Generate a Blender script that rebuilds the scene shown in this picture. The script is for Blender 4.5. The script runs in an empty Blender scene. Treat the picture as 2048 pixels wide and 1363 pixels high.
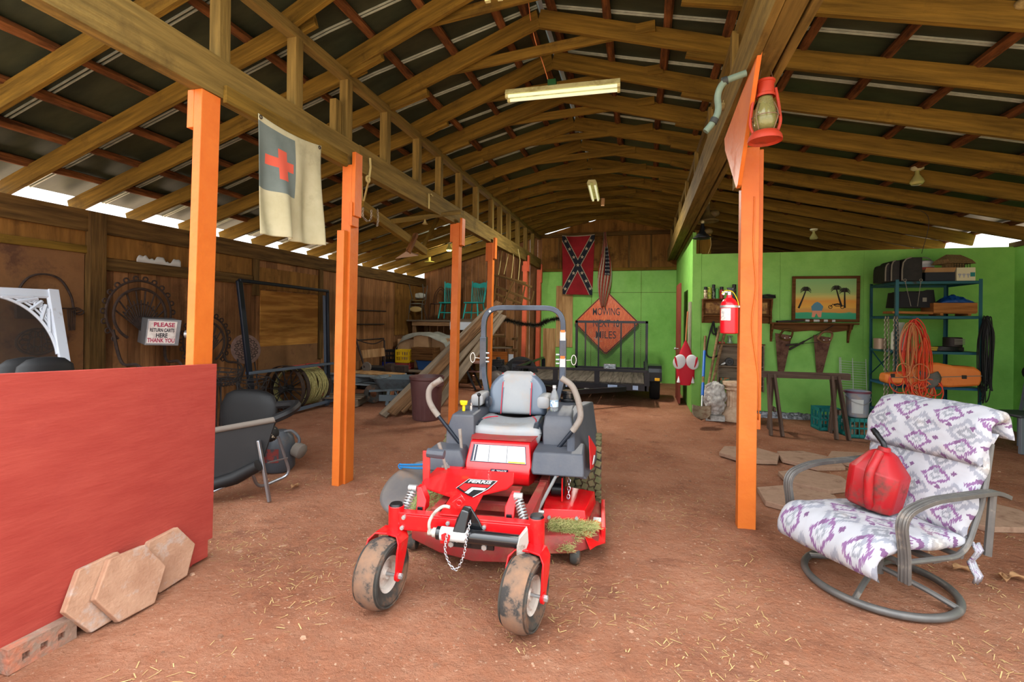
import bpy, bmesh, math, random
from mathutils import Vector, Matrix, Euler, noise
PI = math.pi
rnd = random.Random(11)
SC = bpy.context.scene
COL = SC.collection
def rad(a): return math.radians(a)
def lin(c):
    return tuple((v/12.92 if v <= .04045 else ((v+.055)/1.055)**2.4) for v in (x/255. for x in c)) + (1.,)

# ---------------------------------------------------------------- camera model (real lens of the photo, used to read places off the picture)
F = 960.; TH = math.atan(259/960.); CH = 1.61; RO = .011; CY = 642.
CT, ST = math.cos(TH), math.sin(TH)
def ray(px, py):
    a, b = px-1024., py-CY
    xc = (a*math.cos(RO)+b*math.sin(RO))/F; zc = (a*math.sin(RO)-b*math.cos(RO))/F
    return Vector((xc*CT-ST, xc*ST+CT, zc))
def at(px, py, X=None, Y=None, Z=None):
    d = ray(px, py)
    t = X/d.x if X is not None else Y/d.y if Y is not None else (Z-CH)/d.z
    return Vector((0, 0, CH))+d*t

# ---------------------------------------------------------------- materials
MATS = {}
def M(name, c, c2=None, rough=.6, metal=0., scale=6., stretch=(1, 1, 1), lo=.35, hi=.65, bump=0., bscale=None, dirt=None, dpos=(.5, .62), dscale=3.,
      spec=.4, trans=0., emit=0., island=0., coat=0., alpha=1.):
    m = bpy.data.materials.new(name); m.use_nodes = True; MATS[name] = m
    nt = m.node_tree; N = nt.nodes; L = nt.links; b = N['Principled BSDF']
    b.inputs['Roughness'].default_value = rough; b.inputs['Metallic'].default_value = metal
    b.inputs['Specular IOR Level'].default_value = spec; b.inputs['Transmission Weight'].default_value = trans
    b.inputs['Coat Weight'].default_value = coat; b.inputs['Alpha'].default_value = alpha
    col = lin(c); b.inputs['Base Color'].default_value = col
    if emit: b.inputs['Emission Color'].default_value = col; b.inputs['Emission Strength'].default_value = emit
    if c2 is None and not bump and not dirt and not island: return m
    tc = N.new('ShaderNodeTexCoord'); oi = N.new('ShaderNodeObjectInfo')
    sc = N.new('ShaderNodeVectorMath'); sc.operation = 'SCALE'; sc.inputs[0].default_value = (37., 51., 23.); L.new(oi.outputs['Random'], sc.inputs['Scale'])
    ad = N.new('ShaderNodeVectorMath'); L.new(tc.outputs['Object'], ad.inputs[0]); L.new(sc.outputs[0], ad.inputs[1])
    mp = N.new('ShaderNodeMapping'); mp.inputs['Scale'].default_value = stretch; L.new(ad.outputs[0], mp.inputs['Vector'])
    out = None
    if c2 is not None or island:
        ns = N.new('ShaderNodeTexNoise'); ns.inputs['Scale'].default_value = scale; ns.inputs['Detail'].default_value = 7; ns.inputs['Roughness'].default_value = .62
        L.new(mp.outputs[0], ns.inputs['Vector'])
        fac = ns.outputs['Fac']
        if island:
            ge = N.new('ShaderNodeNewGeometry')
            ma = N.new('ShaderNodeMath'); ma.operation = 'MULTIPLY_ADD'; ma.inputs[1].default_value = island; L.new(ge.outputs['Random Per Island'], ma.inputs[0])
            sb = N.new('ShaderNodeMath'); sb.operation = 'SUBTRACT'; sb.inputs[1].default_value = island*.5; L.new(fac, sb.inputs[0]); L.new(sb.outputs[0], ma.inputs[2]); fac = ma.outputs[0]
        cr = N.new('ShaderNodeValToRGB'); cr.color_ramp.elements[0].position = lo; cr.color_ramp.elements[1].position = hi
        cr.color_ramp.elements[0].color = col; cr.color_ramp.elements[1].color = lin(c2 or c); L.new(fac, cr.inputs[0]); out = cr.outputs[0]
    if dirt is not None:
        nd = N.new('ShaderNodeTexNoise'); nd.inputs['Scale'].default_value = dscale; nd.inputs['Detail'].default_value = 8; nd.inputs['Roughness'].default_value = .7
        L.new(ad.outputs[0], nd.inputs['Vector'])
        rp = N.new('ShaderNodeMapRange'); rp.inputs[1].default_value = dpos[0]; rp.inputs[2].default_value = dpos[1]; L.new(nd.outputs['Fac'], rp.inputs[0])
        mx = N.new('ShaderNodeMix'); mx.data_type = 'RGBA'; mx.inputs[6].default_value = col; mx.inputs[7].default_value = lin(dirt)
        L.new(rp.outputs[0], mx.inputs[0])
        if out: L.new(out, mx.inputs[6])
        out = mx.outputs[2]
        rr = N.new('ShaderNodeMapRange'); rr.inputs[3].default_value = rough; rr.inputs[4].default_value = .9; L.new(rp.outputs[0], rr.inputs[0]); L.new(rr.outputs[0], b.inputs['Roughness'])
    if out: L.new(out, b.inputs['Base Color'])
    if bump:
        nb = N.new('ShaderNodeTexNoise'); nb.inputs['Scale'].default_value = bscale or scale*2; nb.inputs['Detail'].default_value = 6; L.new(mp.outputs[0], nb.inputs['Vector'])
        bp = N.new('ShaderNodeBump'); bp.inputs['Strength'].default_value = bump; bp.inputs['Distance'].default_value = .02; L.new(nb.outputs['Fac'], bp.inputs['Height']); L.new(bp.outputs[0], b.inputs['Normal'])
    return m
def wood(name, c, c2, **k):
    k.setdefault('scale', 1.6); k.setdefault('stretch', (1., 14., 14.)); k.setdefault('rough', .85); k.setdefault('bump', .35); k.setdefault('spec', .15)
    return M(name, c, c2, **k)

# ---------------------------------------------------------------- mesh builder
class B:
    def __init__(s): s.bm = bmesh.new(); s.mi = 0; s.uv = s.bm.loops.layers.uv.new('UVMap')
    def fc(s, vs):
        try: f = s.bm.faces.new(vs)
        except ValueError: return None
        f.material_index = s.mi; return f
    def box(s, c, d, r=None, taper=1.):
        m = Matrix.Translation(Vector(c))
        if r is not None: m = m @ (Euler([rad(a) for a in r]).to_matrix().to_4x4() if not isinstance(r, Matrix) else r.to_4x4())
        v = [s.bm.verts.new(m @ Vector((x*d[0]/2*(taper if z > 0 else 1), y*d[1]/2*(taper if z > 0 else 1), z*d[2]/2))) for z in (-1, 1) for y in (-1, 1) for x in (-1, 1)]
        for q in ((0, 2, 3, 1), (4, 5, 7, 6), (0, 1, 5, 4), (2, 6, 7, 3), (0, 4, 6, 2), (1, 3, 7, 5)): s.fc([v[i] for i in q])
        return s
    def bb(s, x0, x1, y0, y1, z0, z1): return s.box(((x0+x1)/2, (y0+y1)/2, (z0+z1)/2), (abs(x1-x0), abs(y1-y0), abs(z1-z0)))
    def hexa(s, a, b):
        """solid between two quads a (bottom) and b (top), same winding"""
        return s.loft([a, b])
    def loft(s, rings, cap=True, closed=True):
        R = [[s.bm.verts.new(Vector(p)) for p in r] for r in rings]; n = len(R[0])
        for i in range(len(R)-1):
            for j in range(n if closed else n-1):
                k = (j+1) % n; s.fc([R[i][j], R[i][k], R[i+1][k], R[i+1][j]])
        if cap and closed: s.fc(list(reversed(R[0]))); s.fc(R[-1])
        return s
    def bar(s, p0, p1, w, h, up=(0, 0, 1)):
        p0, p1 = Vector(p0), Vector(p1); x = (p1-p0); l = x.length; x.normalize(); u = Vector(up)
        y = u.cross(x)
        if y.length < 1e-4: y = Vector((0, 1, 0)).cross(x)
        y.normalize(); z = x.cross(y); m = Matrix((x, y, z)).transposed()
        return s.box((p0+p1)/2, (l, w, h), m)
    def prism(s, pts, z0, z1, mat=None):
        mat = mat or Matrix.Identity(4)
        return s.loft([[mat @ Vector((p[0], p[1], z0)) for p in pts], [mat @ Vector((p[0], p[1], z1)) for p in pts]])
    def tube(s, pts, r, n=8, closed=False, ph=0.):
        pts = [Vector(p) for p in pts]; N = len(pts)
        rs = r if isinstance(r, (list, tuple)) else [r]*N
        t0 = (pts[1]-pts[0]).normalized(); u = Vector((0, 0, 1)) if abs(t0.z) < .9 else Vector((1, 0, 0))
        nrm = (u - t0*u.dot(t0)).normalized(); rings = []; prev = t0
        for i in range(N):
            if closed: t = (pts[(i+1) % N]-pts[i-1]).normalized()
            else: t = (pts[min(i+1, N-1)]-pts[max(i-1, 0)])
            if t.length < 1e-9: t = prev.copy()
            t.normalize()
            q = prev.rotation_difference(t); nrm = q @ nrm; nrm = (nrm - t*nrm.dot(t)).normalized(); prev = t; b = t.cross(nrm)
            rings.append([pts[i]+(nrm*math.cos(ph+2*PI*k/n)+b*math.sin(ph+2*PI*k/n))*rs[i] for k in range(n)])
        if closed:
            R = [[s.bm.verts.new(p) for p in g] for g in rings]
            for i in range(N):
                for k in range(n): s.fc([R[i][k], R[i][(k+1) % n], R[(i+1) % N][(k+1) % n], R[(i+1) % N][k]])
            return s
        return s.loft(rings)
    def cyl(s, p0, p1, r, r2=None, n=16): return s.tube([p0, p1], [r, r if r2 is None else r2], n)
    def lathe(s, prof, n=24, mat=None, c=(0, 0, 0)):
        mat = mat or Matrix.Translation(Vector(c)); R = []
        for r, z in prof:
            if r < 1e-5: R.append([s.bm.verts.new(mat @ Vector((0, 0, z)))])
            else: R.append([s.bm.verts.new(mat @ Vector((r*math.cos(2*PI*k/n), r*math.sin(2*PI*k/n), z))) for k in range(n)])
        for a, b in zip(R, R[1:]):
            for k in range(n):
                j = (k+1) % n
                if len(a) == 1 and len(b) == 1: continue
                if len(a) == 1: s.fc([a[0], b[j], b[k]])
                elif len(b) == 1: s.fc([a[k], a[j], b[0]])
                else: s.fc([a[k], a[j], b[j], b[k]])
        return s
    def ball(s, c, r, n=14, rot=None):
        r = r if isinstance(r, (list, tuple)) else (r, r, r)
        m = Matrix.Translation(Vector(c)) @ ((rot.to_4x4()) if rot is not None else Matrix.Identity(4)) @ Matrix.Diagonal((r[0], r[1], r[2], 1))
        return s.lathe([(math.sin(PI*i/n), -math.cos(PI*i/n)) for i in range(n+1)], n*2, m)
    def grid(s, fn, nu, nv, wrap=False):
        V = [[s.bm.verts.new(Vector(fn(i/nu, j/nv))) for j in range(nv+1)] for i in range(nu if wrap else nu+1)]
        for i in range(nu):
            for j in range(nv):
                k = (i+1) % nu if wrap else i+1
                f = s.fc([V[i][j], V[k][j], V[k][j+1], V[i][j+1]])
                if f:
                    for lp, uv in zip(f.loops, ((i/nu, j/nv), ((i+1)/nu, j/nv), ((i+1)/nu, (j+1)/nv), (i/nu, (j+1)/nv))): lp[s.uv].uv = uv
        return s
    def obj(s, name, mats, parent=None, bev=0., smooth=38, solid=0., sub=0, loc=None, rot=None, recalc=True, split=False):
        if recalc: bmesh.ops.recalc_face_normals(s.bm, faces=s.bm.faces)
        if split:       # every loose piece becomes a part of its own
            s.bm.verts.index_update(); left = set(s.bm.verts); out = []
            while left:
                st = [left.pop()]; seen = set(st)
                while st:
                    for e in st.pop().link_edges:
                        for v in e.verts:
                            if v in left: left.discard(v); seen.add(v); st.append(v)
                out.append(sorted(seen, key=lambda v: v.index))
            out.sort(key=lambda g: g[0].index); res = []
            for g in out:
                q = B(); mp = {v: q.bm.verts.new(v.co) for v in g}
                for f in {f for v in g for f in v.link_faces}:
                    n = q.bm.faces.new([mp[v] for v in f.verts]); n.material_index = f.material_index
                res.append(q.obj(name, mats, parent, bev, smooth, solid, sub, loc, rot, recalc))
            s.bm.free(); return res
        me = bpy.data.meshes.new(name); s.bm.to_mesh(me); s.bm.free()
        for m in (mats if isinstance(mats, (list, tuple)) else [mats]): me.materials.append(MATS[m] if isinstance(m, str) else m)
        if smooth:
            me.polygons.foreach_set('use_smooth', [True]*len(me.polygons)); me.set_sharp_from_angle(angle=rad(smooth))
        o = bpy.data.objects.new(name, me); COL.objects.link(o)
        if parent is not None: o.parent = parent
        if loc is not None: o.location = loc
        if rot is not None: o.rotation_euler = [rad(a) for a in rot]
        if solid: k = o.modifiers.new('thick', 'SOLIDIFY'); k.thickness = solid; k.offset = 0
        if sub: k = o.modifiers.new('sub', 'SUBSURF'); k.levels = sub; k.render_levels = sub
        if bev: k = o.modifiers.new('bev', 'BEVEL'); k.width = bev; k.segments = 2; k.limit_method = 'ANGLE'; k.angle_limit = rad(40)
        return o
def tag(o, label=None, cat=None, group=None, kind=None):
    if label: o['label'] = label
    if cat: o['category'] = cat
    if group: o['group'] = group
    if kind: o['kind'] = kind
    return o
def thing(name, label, cat, loc=(0, 0, 0), rz=0., group=None, rot=None):
    o = bpy.data.objects.new(name, None); COL.objects.link(o); o.empty_display_size = .1; o.location = loc
    o.rotation_euler = [rad(a) for a in rot] if rot else (0, 0, rad(rz))
    return tag(o, label, cat, group)
def struct(o): o['kind'] = 'structure'; return o
def timber(name, p0, p1, w, h, mat, parent=None, up=(0, 0, 1), bev=.004):
    """a board whose grain runs along its own x axis"""
    p0, p1 = Vector(p0), Vector(p1); x = p1-p0; l = x.length; x.normalize(); y = Vector(up).cross(x)
    if y.length < 1e-4: y = Vector((0, 1, 0)).cross(x)
    y.normalize(); z = x.cross(y)
    o = B().box((0, 0, 0), (l, w, h)).obj(name, mat, parent, bev=bev, smooth=0)
    m = Matrix((x, y, z)).transposed().to_4x4(); m.translation = (p0+p1)/2; o.matrix_local = m
    return o
def copy_tree(o, parent=None):
    c = o.copy(); COL.objects.link(c)
    if parent is not None: c.parent = parent
    for ch in o.children: copy_tree(ch, c)
    return c
def fillet(pts, r, n=5):
    pts = [Vector(p) for p in pts]; out = [pts[0]]
    for a, b, c in zip(pts, pts[1:], pts[2:]):
        d0, d1 = (a-b), (c-b); k = min(r, d0.length*.49, d1.length*.49); p, q = b+d0.normalized()*k, b+d1.normalized()*k
        for i in range(n+1):
            t = i/n; out.append(p*(1-t)**2+b*2*t*(1-t)+q*t*t)
    out.append(pts[-1]); return out
def spline(pts, n=6, closed=False):
    P = [Vector(p) for p in pts]; N = len(P); out = []
    for i in range(N if closed else N-1):
        g = (lambda k: P[k % N]) if closed else (lambda k: P[min(max(k, 0), N-1)])
        a, b, c, d = g(i-1), g(i), g(i+1), g(i+2)
        for j in range(n):
            t = j/n; out.append(.5*((2*b)+(c-a)*t+(2*a-5*b+4*c-d)*t*t+(3*b-a-3*c+d)*t**3))
    if not closed: out.append(P[-1])
    return out
def circle(c, r, n=24, ax='z', a0=0., a1=360.):
    full = abs(a1-a0) >= 359.9; out = []
    for i in range(n if full else n+1):
        t = rad(a0+(a1-a0)*i/n); x, y = r*math.cos(t), r*math.sin(t)
        out.append(Vector(c)+Vector({'z': (x, y, 0), 'x': (0, x, y), 'y': (x, 0, y)}[ax]))
    return out
def frame(o, x, y):
    """matrix with origin o, first axis along x, second near y"""
    x = Vector(x).normalized(); z = x.cross(Vector(y)).normalized(); y = z.cross(x); m = Matrix((x, y, z)).transposed().to_4x4(); m.translation = Vector(o); return m
def text(s, mat, m, w, h, parent=None, name='lettering', ex=.0012, bold=.0, shear=0.):
    cu = bpy.data.curves.new(name, 'FONT'); cu.body = s; cu.extrude = .02; cu.offset = bold; cu.shear = shear; cu.align_x = 'CENTER'; cu.resolution_u = 3
    t = bpy.data.objects.new(name, cu); COL.objects.link(t); dg = bpy.context.evaluated_depsgraph_get()
    me = bpy.data.meshes.new_from_object(t.evaluated_get(dg)); bpy.data.objects.remove(t)
    xs = [v.co.x for v in me.vertices]; ys = [v.co.y for v in me.vertices]; x0, x1, y0, y1 = min(xs), max(xs), min(ys), max(ys)
    for v in me.vertices: v.co = Vector(((v.co.x-(x0+x1)/2)*w/(x1-x0), (v.co.y-(y0+y1)/2)*h/(y1-y0), v.co.z/.02*ex))
    me.materials.clear(); me.materials.append(MATS[mat])
    o = bpy.data.objects.new(name, me); COL.objects.link(o)
    if parent is not None: o.parent = parent
    o.matrix_local = m
    return o
def chain(b, pts, r=.004, ll=.03, wd=.011, n=5, step=.78):
    P = spline(pts, 14); d = [0.]
    for a, c in zip(P, P[1:]): d.append(d[-1]+(c-a).length)
    k = max(2, int(d[-1]/(ll*step)))
    def pos(s):
        for i in range(len(P)-1):
            if d[i+1] >= s: t = (s-d[i])/max(1e-6, d[i+1]-d[i]); return P[i].lerp(P[i+1], t)
        return P[-1]
    for i in range(k):
        c = pos(d[-1]*(i+.5)/k); t = (pos(min(d[-1], d[-1]*(i+.6)/k))-pos(d[-1]*(i+.4)/k)).normalized()
        u = Vector((0, 1, 0)) if abs(t.y) < .9 else Vector((1, 0, 0)); s1 = t.cross(u).normalized(); s2 = t.cross(s1); w = s1 if i % 2 else s2
        b.tube([c+t*(ll/2*math.cos(a))+w*(wd*math.sin(a)) for a in (2*PI*j/10 for j in range(10))], r, n, closed=True)
    return b
# ================================================================ palette
wood('rafter_wood', (78, 60, 20), (126, 98, 36), lo=.3, hi=.72, dirt=(58, 42, 20), dpos=(.56, .78), dscale=2.2)
wood('beam_wood', (84, 68, 32), (130, 106, 54), lo=.3, hi=.72, dirt=(62, 48, 26), dpos=(.56, .8), dscale=2.)
wood('bark_wood', (60, 36, 18), (126, 80, 42), scale=3, stretch=(1, 5, 5), lo=.35, hi=.7, bump=.9)
wood('wall_wood', (92, 62, 38), (150, 106, 68), lo=.25, hi=.75, island=.35, stretch=(9, 9, .8), dirt=(60, 42, 28), dpos=(.55, .8), dscale=1.6)
wood('dark_wood', (58, 42, 22), (108, 82, 44), lo=.3, hi=.7)
wood('ply_wall', (92, 62, 28), (140, 100, 48), stretch=(6, 6, .8), scale=1.5, lo=.3, hi=.7, dirt=(50, 34, 18), dpos=(.55, .75), dscale=2)
wood('ply_light', (138, 92, 40), (186, 134, 66), stretch=(3, .7, 9), scale=1.2, lo=.42, hi=.62)
wood('ply_pale', (150, 112, 72), (196, 156, 108), stretch=(9, 3, .7), scale=1.2, lo=.4, hi=.62)
wood('old_board', (96, 70, 48), (150, 116, 84), lo=.3, hi=.7)
wood('grey_board', (88, 76, 64), (134, 118, 100), lo=.3, hi=.7)
wood('sawhorse_wood', (58, 44, 38), (112, 92, 80), lo=.3, hi=.72)
wood('brown_shelf', (70, 44, 22), (112, 76, 42), lo=.3, hi=.7)
M('hardboard', (108, 74, 42), (128, 90, 54), scale=3, rough=.8, bump=.1, dirt=(80, 52, 34), dscale=1.5)
M('roof_metal', (42, 50, 38), (64, 70, 52), rough=.5, metal=.35, scale=2, stretch=(1, 3, 1))
M('seam_lit', (150, 158, 144), (180, 188, 170), rough=.4, metal=.0, scale=9)  # pale colour stands in for the light caught at the roof laps
M('ridge_metal', (180, 186, 190), rough=.3, metal=.7)
M('green_paint', (122, 184, 82), (132, 194, 90), rough=.55, scale=5, bump=.12, bscale=40, dirt=(108, 168, 74), dscale=1.2, dpos=(.5, .8))
M('orange_paint', (194, 96, 28), (204, 108, 36), rough=.5, scale=4, bump=.15, bscale=26, dirt=(194, 92, 26), dscale=2.5, dpos=(.55, .8))
M('red_orange_paint', (196, 84, 52), (208, 96, 62), rough=.55, scale=4, bump=.15, bscale=26)
M('red_panel', (152, 56, 48), (162, 66, 56), rough=.5, scale=3, stretch=(1, 1, 5), bump=.12, bscale=14, dirt=(150, 50, 42), dscale=2.2, dpos=(.5, .75))
M('red_panel_edge', (170, 112, 96), (130, 70, 60), rough=.8, scale=8)
M('foil', (170, 172, 178), (90, 90, 94), rough=.35, metal=.5, scale=26, bump=.9, bscale=30)

# ================================================================ ground
def dirt_mat():
    m = bpy.data.materials.new('red_dirt'); m.use_nodes = True; MATS['red_dirt'] = m; nt = m.node_tree; N = nt.nodes; L = nt.links; b = N['Principled BSDF']
    tc = N.new('ShaderNodeTexCoord')
    def nz(s, d=8, r=.65):
        n = N.new('ShaderNodeTexNoise'); n.inputs['Scale'].default_value = s; n.inputs['Detail'].default_value = d; n.inputs['Roughness'].default_value = r; L.new(tc.outputs['Object'], n.inputs['Vector']); return n.outputs['Fac']
    def ramp(f, a, c0, z, c1):
        r = N.new('ShaderNodeValToRGB'); r.color_ramp.elements[0].position = a; r.color_ramp.elements[1].position = z; r.color_ramp.elements[0].color = c0; r.color_ramp.elements[1].color = c1; L.new(f, r.inputs[0]); return r.outputs[0]
    def mix(f, a, bb):
        x = N.new('ShaderNodeMix'); x.data_type = 'RGBA'; L.new(f, x.inputs[0])
        for i, q in ((6, a), (7, bb)):
            if isinstance(q, tuple): x.inputs[i].default_value = q
            else: L.new(q, x.inputs[i])
        return x.outputs[2]
    base = ramp(nz(.9), .36, lin((136, 88, 66)), .66, lin((186, 134, 106)))
    fine = ramp(nz(14), .4, (0, 0, 0, 1), .72, (1, 1, 1, 1)); c = mix(fine, base, lin((166, 108, 80)))
    dark = ramp(nz(2.3), .56, (0, 0, 0, 1), .76, (1, 1, 1, 1)); c = mix(dark, c, lin((120, 78, 62)))
    pale = ramp(nz(5.), .63, (0, 0, 0, 1), .74, (1, 1, 1, 1)); c = mix(pale, c, lin((200, 160, 132)))
    spk = ramp(nz(48, 4), .62, (0, 0, 0, 1), .72, (1, 1, 1, 1)); c = mix(spk, c, lin((206, 176, 150)))
    L.new(c, b.inputs['Base Color']); b.inputs['Roughness'].default_value = .95; b.inputs['Specular IOR Level'].default_value = .1
    ad = N.new('ShaderNodeMath'); ad.operation = 'MULTIPLY_ADD'; ad.inputs[1].default_value = .35; L.new(nz(42, 6), ad.inputs[0]); L.new(nz(9, 8, .7), ad.inputs[2])
    bp = N.new('ShaderNodeBump'); bp.inputs['Strength'].default_value = 1.; bp.inputs['Distance'].default_value = .06; L.new(ad.outputs[0], bp.inputs['Height']); L.new(bp.outputs[0], b.inputs['Normal'])
dirt_mat()
def gz(x, y):
    n = noise.noise(Vector((x*.55, y*.55, 3.)))*.010+noise.noise(Vector((x*2.6, y*2.6, 7.)))*.008+noise.noise(Vector((x*9, y*9, 2.)))*.003
    for cx, cy, r, h in ((.84, 4.0, .32, .03), (-2.82, 4.1, .3, .02), (.98, 3.6, .4, .02)):
        d = math.hypot(x-cx, y-cy); n += h*max(0, 1-d/r)**2
    return n-.006
b = B(); b.grid(lambda u, v: (-7.0+u*13, .9+v*12.9, gz(-7.0+u*13, .9+v*12.9)), 260, 260)
floor = struct(b.obj('floor', 'red_dirt', smooth=180))
M('yard_gravel', (168, 142, 118), (196, 170, 146), rough=.95, scale=3, bump=.3)
b = B(); b.grid(lambda u, v: (-30+u*60, -30+v*64, -.06), 4, 4); struct(b.obj('ground_yard', 'yard_gravel'))

# ================================================================ walls
XL, XR, YB, YG = -6.4, 5.57, 13.42, 9.2
def vboards(b, axis, fixed, a0, a1, z0, z1, w=.2, th=.025, gap=.006, jit=.006):
    a = a0
    while a < a1-.02:
        ww = min(w*(.8+.5*rnd.random()), a1-a); j = rnd.random()*jit
        if axis == 'y': b.bb(fixed-th+j, fixed+j, a, a+ww-gap, z0, z1(a+ww/2) if callable(z1) else z1)
        else: b.bb(a, a+ww-gap, fixed-j, fixed+th-j, z0, z1(a+ww/2) if callable(z1) else z1)
        a += ww
b = B(); vboards(b, 'y', XL, 2.0, YB, 0, 2.8); b.bb(XL-.06, XL-.04, 1.9, YB, -.05, 2.8); struct(b.obj('wall_left', 'wall_wood', smooth=0))
def trim(nm, x0, x1, y0, y1, z0, z1, mat, bev=.004):
    d = (x1-x0, y1-y0, z1-z0); k = d.index(max(d)); c = Vector(((x0+x1)/2, (y0+y1)/2, (z0+z1)/2)); e = Vector((0, 0, 0)); e[k] = d[k]/2
    if k == 0: return struct(timber(nm, c-e, c+e, d[1], d[2], mat, bev=bev))
    if k == 1: return struct(timber(nm, c-e, c+e, d[0], d[2], mat, bev=bev))
    return struct(timber(nm, c-e, c+e, d[1], d[0], mat, up=(1, 0, 0), bev=bev))
trim('trim_1', XL, XL+.06, 1.9, YB, 2.62, 2.87, 'dark_wood')           # top plate
trim('trim_2', XL, XL+.045, 4.25, 6.7, 2.18, 2.33, 'dark_wood')
trim('trim_3', XL, XL+.045, 1.9, 4.2, 2.36, 2.45, 'rafter_wood')
trim('trim_4', XL, XL+.1, 4.18, 4.36, 0, 2.86, 'dark_wood')            # the wall post
trim('trim_5', XL, XL+.05, 6.72, 6.84, 2.0, 2.66, 'dark_wood')
trim('trim_6', XL, XL+.05, 8.45, 8.56, .8, 2.66, 'dark_wood')
def panel(nm, mat, x0, x1, y0, y1, z0, z1): b = B(); b.bb(x0, x1, y0, y1, z0, z1); return struct(b.obj(nm, mat, bev=.002, smooth=0))
panel('wall_left_hardboard', 'hardboard', XL, XL+.02, 2.0, 4.17, .2, 2.36)
panel('wall_left_plywood', 'ply_light', XL+.002, XL+.022, 6.9, 8.43, 1.12, 2.1)
panel('wall_left_lower_board', 'hardboard', XL+.002, XL+.02, 6.86, 8.43, .55, 1.12)
panel('wall_left_upper_board', 'ply_wall', XL+.002, XL+.02, 6.86, 8.43, 2.12, 2.5)
panel('wall_left_top_board', 'ply_wall', XL+.002, XL+.016, 2.0, 6.7, 2.34, 2.66)
panel('wall_left_far_board', 'ply_wall', XL+.002, XL+.016, 11.6, 13.4, 1.2, 2.6)
# rear wall: rough planks on the left, painted plywood in the middle bay
b = B(); vboards(b, 'x', YB, XL, -2.75, 0, lambda x: 4.21+(x+2.83)*.305+.03, w=.22); struct(b.obj('wall_back', 'wall_wood', smooth=0))
b = B(); b.prism([(-2.8, 0), (.95, 0), (.95, 3.02), (-2.8, 3.02)], 0, .03, frame((0, YB+.03, 0), (1, 0, 0), (0, 0, 1))); struct(b.obj('wall_back_green', 'green_paint', smooth=0))
b = B()
for x0, x1 in ((-2.8, -1.6), (-1.594, -.38), (-.374, .95)):
    b.prism([(x0, 3.1), (x1, 3.1), (x1, 4.52-.24*abs(x1+1)-.01), (max(x0, min(-1., x1)), 4.52-.24*abs(max(x0, min(-1., x1))+1)-.01), (x0, 4.50-.24*abs(x0+1)-.03)], 0, .03, frame((0, YB+.03, 0), (1, 0, 0), (0, 0, 1)))
struct(b.obj('wall_back_gable', 'ply_wall', smooth=0))
b = B(); b.bb(-2.83, .95, YB+.05, YB+.07, 2.9, 4.1); b.bb(-1.7, -.3, YB+.05, YB+.07, 4.05, 4.4); struct(b.obj('wall_back_light_block', 'dark_wood', smooth=0))  # added backing, stops daylight showing through slits between gable panels
trim('trim_7', -2.75, .9, YB-.06, YB, 3.02, 3.1, 'rafter_wood'); trim('trim_8', -2.75, .75, YB-.08, YB, 3.98, 4.08, 'dark_wood')
for i, x in enumerate((-2.3, -1.58, -.37, .2)): trim('trim_9', x, x+.05, YB-.03, YB, 3.1, 4.0, 'dark_wood')
panel('wall_back_plywood_strip', 'ply_pale', -2.33, -1.86, YB-.025, YB-.002, .9, 2.62)
panel('wall_back_plywood_low', 'ply_pale', -2.7, -2.34, YB-.02, YB-.002, .2, 1.42)
b = B()
for x in (-1.35, -.02): b.bb(x, x+.008, YB-.004, YB, 0, 3.02)
b.bb(-1.86, .9, YB-.004, YB, 2.42, 2.428); struct(b.obj('wall_back_seams', 'dark_wood', smooth=0))
b = B(); b.prism([(.95, 0), (XR, 0), (XR, 2.98), (.95, 4.12)], 0, .03, frame((0, YB+.03, 0), (1, 0, 0), (0, 0, 1))); struct(b.obj('wall_back_right', 'dark_wood', smooth=0))
# green room: front partition, its side, and the outer right wall
b = B()
for x0, x1 in ((.88, 1.03), (1.034, 2.3), (2.303, 3.55), (3.552, XR)): b.bb(x0, x1, YG, YG+.02, .03, 2.86-(.01 if x0 > 1 else 0))
b.bb(.9, XR, YG+.02, YG+.1, 0, 2.84); struct(b.obj('wall_partition', 'green_paint', smooth=0))
b = B(); b.bb(.88, .94, YG+.02, YB, 0, 3.25); struct(b.obj('wall_partition_side', 'green_paint', smooth=0))
b = B(); b.bb(5.0, 5.06, 9.35, YB, 0, 2.86); struct(b.obj('wall_right_rear', 'dark_wood', smooth=0))
b = B(); b.bb(XR, XR+.06, 2.2, 9.3, 0, 2.84); struct(b.obj('wall_right', 'green_paint', smooth=0))
trim('trim_10', XR-.02, XR+.08, 2.0, 9.3, 2.84, 2.92, 'dark_wood')
trim('trim_11', .92, 1.0, 9.3, 9.4, 2.86, 3.3, 'rafter_wood'); trim('trim_12', 1.01, 1.2, 9.32, 9.4, 2.86, 3.32, 'rafter_wood')
b = B(); b.grid(lambda u, v: (1.0+u*2.6, 9.19-.05*v+.02*noise.noise(Vector((u*40, v*3, 1))), .10-.12*v+.03*noise.noise(Vector((u*30, v*4, 4)))), 60, 5)
tag(b.obj('insulation_foil', 'foil', solid=.004), 'crumpled silver foil along the foot of the green partition', 'foil', kind='stuff')

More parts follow.
